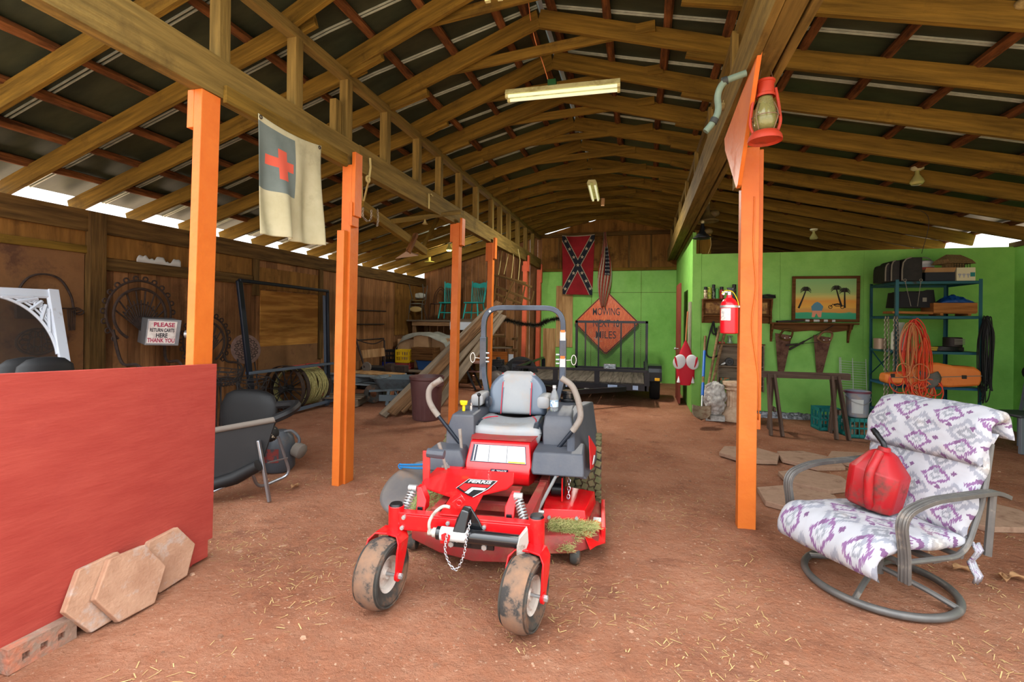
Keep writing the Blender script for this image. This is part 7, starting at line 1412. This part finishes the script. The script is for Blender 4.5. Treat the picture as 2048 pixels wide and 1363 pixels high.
st2 = thing('spare_tire', 'spare tire leaning on the left side of the trailer', 'tire', (-2.68, 10.75, 0)); b = B(); m = frame((0, 0, .40), (1, .2, 0), (0, .15, 1)); b.lathe([(.19, -.07), (.22, -.09), (.37, -.085), (.395, -.05), (.40, 0), (.395, .05), (.37, .085), (.22, .09), (.19, .07)], 40, m); t_ = b.obj('tread', 'tire_black', st2); b = B(); b.lathe([(0, -.03), (.12, -.05), (.19, -.02), (.195, .06), (.19, -.07)], 30, m); b.obj('rim', 'zinc', t_)
M('sign_orange', (214, 84, 24), (236, 122, 58), rough=.35, scale=7, stretch=(9, 1, 1.2), lo=.44, hi=.62, dirt=(206, 168, 148), dpos=(.60, .72), dscale=3.2); M('sign_border', (60, 28, 18), rough=.6)
dsn = thing('road_sign', 'orange diamond road sign MOWING NEXT 10 MILES on the rear green wall', 'sign', (-.93, 13.28, 1.60), rot=(-3, 0, 0))
def dia(s, c): return [(c, s-c), (-c, s-c), (-s+c, c), (-s+c, -c), (-c, -s+c), (c, -s+c), (s-c, -c), (s-c, c)]
fm = frame((0, 0, 0), (1, 0, 0), (0, 0, 1))
b = B(); b.prism(dia(.88, .035), -.006, .006, fm); b.obj('sign_plate', 'sign_orange', dsn, smooth=0)
b = B(); o_, i_ = dia(.872, .035), dia(.835, .03)
for k in range(8): j = (k+1) % 8; b.loft([[fm @ Vector((*o_[k], .0065)), fm @ Vector((*o_[j], .0065)), fm @ Vector((*i_[j], .0065)), fm @ Vector((*i_[k], .0065))], [fm @ Vector((*o_[k], .008)), fm @ Vector((*o_[j], .008)), fm @ Vector((*i_[j], .008)), fm @ Vector((*i_[k], .008))]])
b.obj('border_line', 'sign_border', dsn, smooth=0)
for s_, z, w_ in (('MOWING', .30, .72), ('NEXT 10', -.02, .70), ('MILES', -.33, .54)): text(s_, 'letter_black', fm @ Matrix.Translation((0, z, .0065)), w_, .20, dsn, bold=.004)
M('cloth_cream', (164, 158, 126), (178, 172, 142), rough=.85, scale=4, dirt=(144, 140, 112), dpos=(.55, .75), dscale=3); M('cloth_slate', (92, 102, 98), (104, 114, 110), rough=.85, scale=5); M('cloth_coral', (196, 84, 64), rough=.85); M('cloth_crimson', (124, 10, 20), (140, 16, 28), rough=.85, scale=5); M('cloth_navy', (22, 26, 40), rough=.85); M('cloth_offwhite', (166, 156, 136), rough=.85); M('cloth_brick', (156, 54, 44), rough=.85)
def flag(nm, label, P, nu, nv, fold, mats, pick, solid=.003):
    b = B(); tl, trr, br, bl = [Vector(p) for p in P]; nrm = (trr-tl).cross(bl-tl).normalized(); c0 = (tl+trr+br+bl)/4; lc = [p-tl for p in (tl, trr, br, bl)]
    def f(u, v): a = lc[0].lerp(lc[1], u); c = lc[3].lerp(lc[2], u); return a.lerp(c, v)+nrm*fold(u, v)+Vector((0, 0, -.03*4*u*(1-u)*(1-v)))
    b.grid(f, nu, nv)
    for k, fa in enumerate(b.bm.faces): i, j = divmod(k, nv); fa.material_index = pick((i+.5)/nu, (j+.5)/nv)
    o = b.obj(nm, mats, solid=solid, smooth=180, recalc=False); o.location = tl; return tag(o, label, 'flag')
def pk1(u, v):
    if v < .055 or not (u < .54 and v < .60): return 0
    if (.27 < u < .40 and .20 < v < .47) or (.12 < u < .50 and .285 < v < .37): return 2
    return 1
f1_ = flag('cloth_flag', 'cream flag with grey-blue canton and red cross hanging from the left beam', ((-2.74, 2.92, 3.12), (-2.74, 3.64, 3.135), (-2.73, 3.60, 2.25), (-2.73, 2.96, 2.24)), 60, 80, lambda u, v: .05*v*math.sin(9*u+2*v)+.03*v*math.sin(19*u-2*v), ['cloth_cream', 'cloth_slate', 'cloth_coral'], pk1)
b = B()
for y, z in ((2.94, 3.10), (3.61, 3.11)): b.tube(circle((-2.733, y, z), .012, 12, 'x'), .004, 5, closed=True)
for g_ in b.obj('grommet', 'tool_dark', split=True): g_.parent = f1_; g_.matrix_parent_inverse = Matrix.Translation(-Vector(f1_.location))
A_ = 1.68/.9
def pk2(u, v):
    d1, d2 = abs(v-u), abs(v-(1-u)); d = min(d1, d2)
    if v < .012: return 2
    if d < .083: return 1
    if d < .105: return 2
    return 0
P2_ = ((-2.16, 13.26, 4.02), (-1.26, 13.26, 4.02), (-1.31, 13.28, 2.35), (-2.13, 13.28, 2.38))
f2_ = flag('cloth_flag', 'red flag with starred dark blue diagonal cross on the rear wall', P2_, 90, 150, lambda u, v: .015*math.sin(7*u+3*v), ['cloth_crimson', 'cloth_navy', 'cloth_offwhite'], pk2)
b = B()
for u, v in [(.5, .5)]+[(.5+s*t, .5+q_*t) for t in (.135, .27, .40) for s in (-1, 1) for q_ in (-1, 1)]:
    c = Vector((.02+.86*u-.0, -.03, -1.66*v-.03*4*u*(1-u)*(1-v))); pts = [(c.x+r_*math.sin(PI*k/5), c.z+r_*math.cos(PI*k/5)) for k, r_ in ((k, .055 if k % 2 == 0 else .023) for k in range(10))]
    b.loft([[(x, -.028, z) for x, z in pts], [(x, -.022, z) for x, z in pts]])
b.obj('star', 'cloth_offwhite', f2_, smooth=0, split=True)
def pk3(u, v):
    if .20 < v < .58 and .46 < u < .86: return 3 if (int(u*40) % 3 == 0 and int(v*60) % 3 == 0) else 2
    return 0 if int((u*1.0+v*.35)*9) % 2 else 1
b = B(); nu, nv = 60, 100
def f3(u, v):
    w = .025+.16*math.sin(PI*min(1, v**1.2*.86+.03))**1.5; a = (u-.5)*2
    return Vector((-.98+w*a+.02*math.sin(5*v), 13.22+.05*math.sin(a*7+1.5*v)-.03, 4.05-2.0*v-.05*abs(a)*v))
b.grid(f3, nu, nv)
for k, fa in enumerate(b.bm.faces): i, j = divmod(k, nv); fa.material_index = pk3((i+.5)/nu, (j+.5)/nv)
tag(b.obj('cloth_flag', ['cloth_brick', 'cloth_offwhite', 'cloth_navy', 'decal_white'], solid=.003, smooth=180, recalc=False), 'gathered striped flag with starred canton hanging in folds on the rear wall', 'flag')

# ================================================================ things hanging under the roof
M('tube_cream', (214, 214, 176), rough=.4, emit=.25); M('fixture_cream', (206, 206, 150), rough=.5, dirt=(150, 140, 80), dpos=(.5, .7), dscale=5)  # tubes are off, their faint glow is added
def fluor(label, c, rz, pw=1.):
    t = thing('fluorescent_light', label, 'ceiling light', c, rz); b = B(); b.loft([[(-.61, -.06, .06), (-.61, .06, .06), (-.61, .09, .0), (-.61, .03, .012), (-.61, -.03, .012), (-.61, -.09, .0)], [(.61, -.06, .06), (.61, .06, .06), (.61, .09, .0), (.61, .03, .012), (.61, -.03, .012), (.61, -.09, .0)]]); b.obj('housing', 'fixture_cream', t, bev=.004, smooth=0)
    for y in (-.05, .05):
        b = B(); b.cyl((-.58, y, -.012), (.58, y, -.012), .018, n=14); tb = b.obj('tube', 'tube_cream', t); b = B(); b.box((-.595, y, -.01), (.03, .04, .045)); b.box((.595, y, -.01), (.03, .04, .045)); b.obj('tube_socket', 'fixture_cream', tb, split=True)
    L_ = bpy.data.lights.new('tube_fill', 'AREA'); L_.shape = 'RECTANGLE'; L_.size = 1.15; L_.size_y = .14; L_.energy = TUBE_FILL*pw; L_.color = (1., .95, .84); lo = bpy.data.objects.new('tube_fill', L_); COL.objects.link(lo); lo.parent = t; lo.location = (0, 0, -.04)  # added fill light for the deep bay; the tubes themselves are off
    return t
TUBE_FILL = 55.
f_ = fluor('twin tube fluorescent light hung across the bay above the mower', (-.85, 5.10, 4.07), 2, .06)
b = B(); b.box((-.1, -.04, .085), (.09, .08, .06)); M('box_green', (20, 74, 30), rough=.5); b.obj('junction_cap', 'box_green', f_, bev=.004)
b = B(); b.tube(spline([(-.98, 5.06, 4.15), (-1.02, 4.9, 4.3), (-1.06, 4.75, 4.42), (-1.08, 4.6, 4.55), (-1.06, 4.4, 4.62)], 5), .005, 5); tag(b.obj('power_cord', 'cord_tan'), 'tan power cord running up from the fluorescent light above the mower', 'cord')
fluor('twin tube fluorescent light hung lengthwise far back in the bay', (-.90, 9.2, 4.08), 92, .95); fluor('fluorescent light hung lengthwise at the top edge nearest the camera', (-1.13, 2.95, 4.12), 90, .05)
b = B(); b.box((-.80, 10.08, 4.10), (.07, .05, .16), (20, 0, 10)); tag(b.obj('hanging_tag', 'carton_tan', bev=.004), 'brown cardboard tag hanging from the far fluorescent light', 'tag')
M('ceramic', (186, 186, 150), rough=.4); M('bulb_glass', (176, 176, 110), rough=.2, metal=.35)
def bulb(label, p, k=1., pw=0):
    t = thing('flood_bulb', label, 'light bulb', p); b = B(); b.lathe([(0, .12*k), (.055*k, .12*k), (.055*k, .10*k), (.03*k, .085*k), (0, .085*k)], 20); b.obj('socket', 'ceramic', t)
    b = B(); b.lathe([(.018*k, .09*k), (.02*k, .05*k), (.055*k, -.01*k), (.06*k, -.03*k), (.045*k, -.05*k), (0, -.058*k)], 20); b.obj('bulb', 'bulb_glass', t)
    if pw: L_ = bpy.data.lights.new('bulb_fill', 'POINT'); L_.energy = pw; L_.shadow_soft_size = .06; L_.color = (1., .93, .8); lo = bpy.data.objects.new('bulb_fill', L_); COL.objects.link(lo); lo.parent = t; lo.location = (0, 0, -.16)  # added fill light for the left bay; the bulb is unlit
bulb('flood bulb on a ceramic socket under the right rafters, nearer one', Vector((3.35, 7.2, 3.46)), 1.3); bulb('flood bulb on a ceramic socket under the right rafters, farther one', Vector((2.93, 9.6, 3.17)), 1.1); bulb('flood bulb under the left rafters behind the orange post', Vector((-4.55, 10.9, 3.37)), 1.3, 14)
M('lampshade_brown', (70, 58, 32), (100, 86, 46), rough=.6, scale=9); M('lampshade_dark', (22, 26, 30), rough=.35)
for label, p, mt_, k in (('brown bell-shaped barn lamp high on the right beam', at(1415, 432, Y=8.6), 'lampshade_brown', 1.15), ('black bell-shaped barn lamp below the brown one on the right beam', at(1405, 467, Y=8.7), 'lampshade_dark', 1.0)):
    t = thing('barn_lamp', label, 'lamp', p); b = B(); b.lathe([(.0, .17*k), (.025*k, .17*k), (.03*k, .12*k), (.055*k, .04*k), (.10*k, -.03*k), (.155*k, -.07*k), (.155*k, -.08*k), (.14*k, -.075*k), (.09*k, -.03*k), (.045*k, .04*k), (0, .1*k)], 28); b.obj('shade', mt_, t); b = B(); b.ball((0, 0, .20*k), .032*k, 8); b.obj('finial', 'ceramic', t)
    b = B(); b.ball((.09*k, -.03, .03*k), (.07*k, .05*k, .055*k), 8); b.obj('side_cap', 'lampshade_brown', t)
M('pale_yellow', (200, 190, 80), rough=.5); p = at(859, 524, Y=11.6); t = thing('hanging_reel', 'pale yellow spool-shaped hanger under the left rafters', 'hanger', p); b = B(); b.lathe([(0, -.02), (.13, .0), (.13, .015), (.035, .035), (.035, .27), (.10, .30), (.10, .315), (0, .32)], 24); b.obj('spool', 'pale_yellow', t); b = B(); b.tube([(0, 0, .315), (0, 0, .42)], .006, 5); b.obj('hook_rod', 'tool_dark', t)
# old plough slung from the left beam
hp_ = thing('wooden_plough', 'old wooden plough slung on ropes from the left beam', 'plough', (-3.05, 5.5, 2.6)); O = Vector((-3.05, 5.5, 2.6))
def hx(px, py, X=-3.05): return at(px, py, X=X)-O
timber('plough_beam', hx(722, 410), hx(850, 503), .07, .11, 'rafter_wood', hp_); timber('handle', hx(778, 443), hx(918, 424, -2.70), .06, .07, 'rafter_wood', hp_, up=(1, 0, 0)); timber('handle', hx(876, 436, -3.2), hx(842, 500, -3.1), .04, .05, 'rafter_wood', hp_, up=(1, 0, 0))
timber('standard', hx(832, 468, -3.0), hx(816, 505, -3.0), .05, .06, 'bark_wood', hp_, up=(1, 0, 0)); M('plough_share', (150, 112, 84), rough=.7, metal=.2); b = B(); b.loft([[hx(790, 517, -2.98), hx(812, 503, -2.98), hx(836, 511, -2.98)], [hx(792, 517, -3.10), hx(814, 501, -3.10), hx(838, 509, -3.12)]]); b.obj('share', 'plough_share', hp_, smooth=0)
b = B()
for P in ([(726, 415), (726, 432), (735, 442), (742, 436), (743, 420)], [(755, 418), (756, 440), (754, 452)]): chain(b, [hx(*q, X=-2.98) for q in P], .004, .03, .01)
b.obj('trace_chain', 'chain_steel', hp_); M('rope_pale', (176, 160, 104), rough=.9)
b = B(); b.tube([at(740, 316, X=-2.76)-O, at(741, 335, X=-2.76)-O, at(738, 358, X=-2.76)-O, hx(727, 405)], .012, 6); b.tube([at(724, 352, X=-2.8)-O, hx(725, 402)], .006, 5); b.tube(circle(at(736, 358, X=-2.76)-O, .03, 10, 'x'), .012, 5, closed=True)
b.tube([at(858, 387, X=-2.76)-O, at(858, 416, X=-2.76)-O, hx(850, 420)], .009, 5); b.tube([at(862, 388, X=-2.76)-O, hx(893, 426)], .009, 5); b.tube([at(868, 398, X=-2.8)-O, hx(862, 418), hx(851, 418)], .008, 5); b.lathe([(0, .16), (.012, .06), (.02, .03), (.045, 0), (0, 0)], 10, Matrix.Translation(hx(850, 448))); b.obj('sling_rope', 'rope_pale', hp_)
# slatted wooden crib hung by cords in the left row
hc = thing('hanging_hay_rack', 'old slatted wooden rack hung on cords between two orange posts', 'rack', (-2.95, 10.4, 2.35)); O2 = Vector((-2.95, 10.4, 2.35))
def hy(px, py, Y=10.4): return at(px, py, Y=Y)-O2
for a, c, yy in (((988, 549), (1052, 566), 10.4), ((986, 570), (1060, 600), 10.4), ((986, 585), (1042, 607), 10.4), ((1030, 562), (1064, 574), 10.7)): timber('rail', hy(*a, yy), hy(*c, yy), .05, .05, 'dark_wood', hc)
for a, c, yy in (((1027, 562), (1006, 608), 10.35), ((1038, 572), (1026, 608), 10.5), ((1050, 572), (1042, 610), 10.55), ((1068, 582), (1062, 608), 10.7), ((993, 555), (988, 600), 10.35)): timber('slat', hy(*a, yy), hy(*c, yy), .05, .03, 'dark_wood', hc)
b = B()
for P in (((1003, 476), (1005, 500), (997, 550)), ((1017, 487), (1018, 503), (1008, 548)), ((1026, 492), (1027, 515), (1022, 562)), ((1036, 498), (1040, 520), (1036, 566))): b.tube([hy(*P[0]), hy(*P[1]), hy(*P[2])], .008, 5)
b.obj('hanging_cord', 'rope_pale', hc, split=True)
M('garland_dark', (28, 30, 22), (46, 44, 30), rough=.95, scale=20); b = B(); P = spline([at(988, 634, Y=10.9), at(1015, 640, Y=10.95), at(1045, 647, Y=11.0), at(1075, 650, Y=11.1), at(1095, 641, Y=11.2), at(1122, 636, Y=11.3)], 12); q = random.Random(9)
b.tube(P, .008, 5)
for p in P:
    for k in range(60):
        v = Vector((q.uniform(-1, 1), q.uniform(-1, 1), q.uniform(-1, 1))).normalized()*q.uniform(.05, .12); s = v.cross(Vector((0, 0, 1))).normalized()*.006; c = p+Vector((q.uniform(-.05, .05), 0, 0))
        vv = [b.bm.verts.new(c-s), b.bm.verts.new(c+s), b.bm.verts.new(c+v)]; b.fc(vv)
tag(b.obj('garland', 'garland_dark', smooth=0, recalc=False), 'dark evergreen garland strung between the posts behind the roll bar', 'garland')
M('paper_nest', (150, 132, 84), (110, 92, 54), rough=.95, scale=30)
for p, r, lab in ((Vector((2.46, 4.03, 3.79)), .045, 'small paper wasp nest under a right-hand rafter'), (at(1447, 213, X=.64), .04, 'small paper wasp nest on the left face of the right beam')):
    b = B(); b.ball((0, 0, 0), (r, r, r*.8), 8); b.lathe([(.006, 0), (.006, r*1.3)], 6); o = b.obj('wasp_nest', 'paper_nest'); o.location = p; tag(o, lab, 'nest')
b = B(); b.tube(spline([at(-10, 66, Y=3.05), at(60, 88, Y=3.0), at(120, 100, Y=2.95), at(166, 102, Y=2.9), at(195, 85, Y=2.9)], 6), .006, 5); b.tube(spline([at(275, 36, Y=2.8), at(296, 20, Y=2.8), at(310, -8, Y=2.8)], 6), .006, 5)
for i, o in enumerate(b.obj('dry_vine', 'rope_pale', split=True)): tag(o, ('dry vine trailing across the upper left rafters', 'short dry vine curling over the left beam at the top')[i], 'vine')
b = B(); b.tube(spline([Vector((2.9, 8.3, 3.50)), Vector((3.6, 8.28, 3.35)), Vector((4.0, 8.3, 3.2)), Vector((4.0, 8.45, 2.68))], 6), .004, 5); tag(b.obj('hanging_wire', 'tool_dark'), 'thin wire hanging from the right rafters down to the thatched birdhouse', 'wire')
b = B(); b.tube(spline([at(1420, 470, Y=8.7), at(1422, 490, Y=8.8), at(1416, 508, Y=9.15)], 5), .005, 5); tag(b.obj('lamp_cord', 'rope_pale'), 'pale cord hanging from the black barn lamp', 'cord')

# ================================================================ litter on the dirt
M('straw', (196, 166, 112), (164, 130, 84), rough=.9, scale=20, island=.9, lo=.2, hi=.8); M('chip', (186, 150, 118), (120, 84, 60), rough=.9, scale=20, island=.9, lo=.2, hi=.8); M('pebble', (120, 84, 64), (170, 134, 108), rough=.95, scale=20, island=.9, lo=.2, hi=.8)
q = random.Random(33); b = B()
for i in range(9000):
    x, y = q.uniform(-4.5, 4.2), 1.5+abs(q.gauss(0, 2.6)); 
    if y > 12 or noise.noise(Vector((x*1.3, y*1.3, 5))) < -.12+.3*q.random(): continue
    a = q.random()*PI; l = q.uniform(.012, .06); s = Vector((-math.sin(a), math.cos(a), 0))*q.uniform(.001, .0026); d = Vector((math.cos(a)*l, math.sin(a)*l, q.uniform(-.002, .006))); p = Vector((x, y, gz(x, y)+.004))
    b.fc([b.bm.verts.new(p-s), b.bm.verts.new(p+s), b.bm.verts.new(p+d+s), b.bm.verts.new(p+d-s)])
tag(b.obj('straw_litter', 'straw', smooth=0, recalc=False), 'scattered straw and grass bits over the dirt floor', 'straw', kind='stuff')
b = B()
for i in range(1500):
    x, y = q.uniform(-3.4, 4.2), 1.6+abs(q.gauss(0, 2.6))
    if y > 12: continue
    r = q.uniform(.002, .007)*(2.2 if q.random() < .05 else 1); p = Vector((x, y, gz(x, y)+r*.3)); n = 5; ph_ = q.random()*6
    b.loft([[p+Vector((r*1.3*math.cos(ph_+2*PI*k/n), r*math.sin(ph_+2*PI*k/n), -r*.5)) for k in range(n)], [p+Vector((r*math.cos(ph_+2*PI*k/n), r*.8*math.sin(ph_+2*PI*k/n), r*.3)) for k in range(n)]])
tag(b.obj('pebble_litter', 'pebble', smooth=0), 'small clods and pebbles over the dirt floor', 'pebbles', kind='stuff')
M('dry_leaf', (170, 130, 90), (140, 100, 66), rough=.9, scale=12)
for i, (px, py, s, rz, lab) in enumerate(((1926, 1142, .07, 20, 'curled tan leaf on the dirt behind the patio chair base'), (2008, 1160, .06, 70, 'tan leaf on the dirt at the right edge, left of two'), (2040, 1160, .06, 10, 'tan leaf on the dirt at the right edge, right of two'), (690, 935, .05, 40, 'dry leaf on the dirt beside the second orange post'), (590, 975, .06, 100, 'dry brown leaf on the dirt by the chrome chair leg'))):
    p = at(px, py, Z=.008); b = B(); b.grid(lambda u, v: ((2*u-1)*s, (2*v-1)*s*.45*math.sqrt(max(0, 1-(2*u-1)**2)), .012+.02*(2*v-1)**2+.012*math.sin(6*u)), 12, 6); o = b.obj('dry_leaf', 'dry_leaf', solid=.0015); o.location = p; o.rotation_euler = (0, 0, rad(rz)); tag(o, lab, 'leaf')
# ================================================================ light, sky, camera
w = bpy.data.worlds.new('World'); SC.world = w; w.use_nodes = True; bg = w.node_tree.nodes['Background']
bg.inputs['Color'].default_value = (.93, .97, 1., 1)
nt = w.node_tree; tc = nt.nodes.new('ShaderNodeTexCoord'); sp = nt.nodes.new('ShaderNodeSeparateXYZ'); mr = nt.nodes.new('ShaderNodeMapRange')   # overcast sky: bright overhead, dimmer at the tree line
mr.inputs[1].default_value = 0.; mr.inputs[2].default_value = .9; mr.inputs[3].default_value = .45; mr.inputs[4].default_value = 2.3
nt.links.new(tc.outputs['Generated'], sp.inputs[0]); nt.links.new(sp.outputs[2], mr.inputs[0]); nt.links.new(mr.outputs[0], bg.inputs['Strength'])
sun = bpy.data.lights.new('Sun', 'SUN'); sun.energy = 3.0; sun.angle = rad(2); sun.color = (1, .95, .86)
so = bpy.data.objects.new('sun_light', sun); COL.objects.link(so); so.rotation_euler = (rad(38), 0, rad(160))
cam = bpy.data.cameras.new('Camera'); co = bpy.data.objects.new('Camera', cam); COL.objects.link(co); SC.camera = co
cam.sensor_fit = 'HORIZONTAL'; cam.sensor_width = 36.; cam.lens = 36.*F/2048.; cam.shift_y = (CY-681.5)/2048.; cam.clip_start = .02; cam.clip_end = 200
right = Vector((CT, ST, 0)); up = Vector((0, 0, 1)); fwd = Vector((-ST, CT, 0))
r2 = right*math.cos(RO)+up*math.sin(RO); u2 = up*math.cos(RO)-right*math.sin(RO)
m = Matrix((r2, u2, -fwd)).transposed().to_4x4(); m.translation = (0, 0, CH); co.matrix_world = m
SC.view_settings.view_transform = 'Standard'; SC.view_settings.look = 'None'; SC.view_settings.gamma = 1.; SC.view_settings.exposure = 1.9; SC.view_settings.use_curve_mapping = False
SC.cycles.max_bounces = 10; SC.cycles.diffuse_bounces = 6; SC.cycles.use_denoising = True
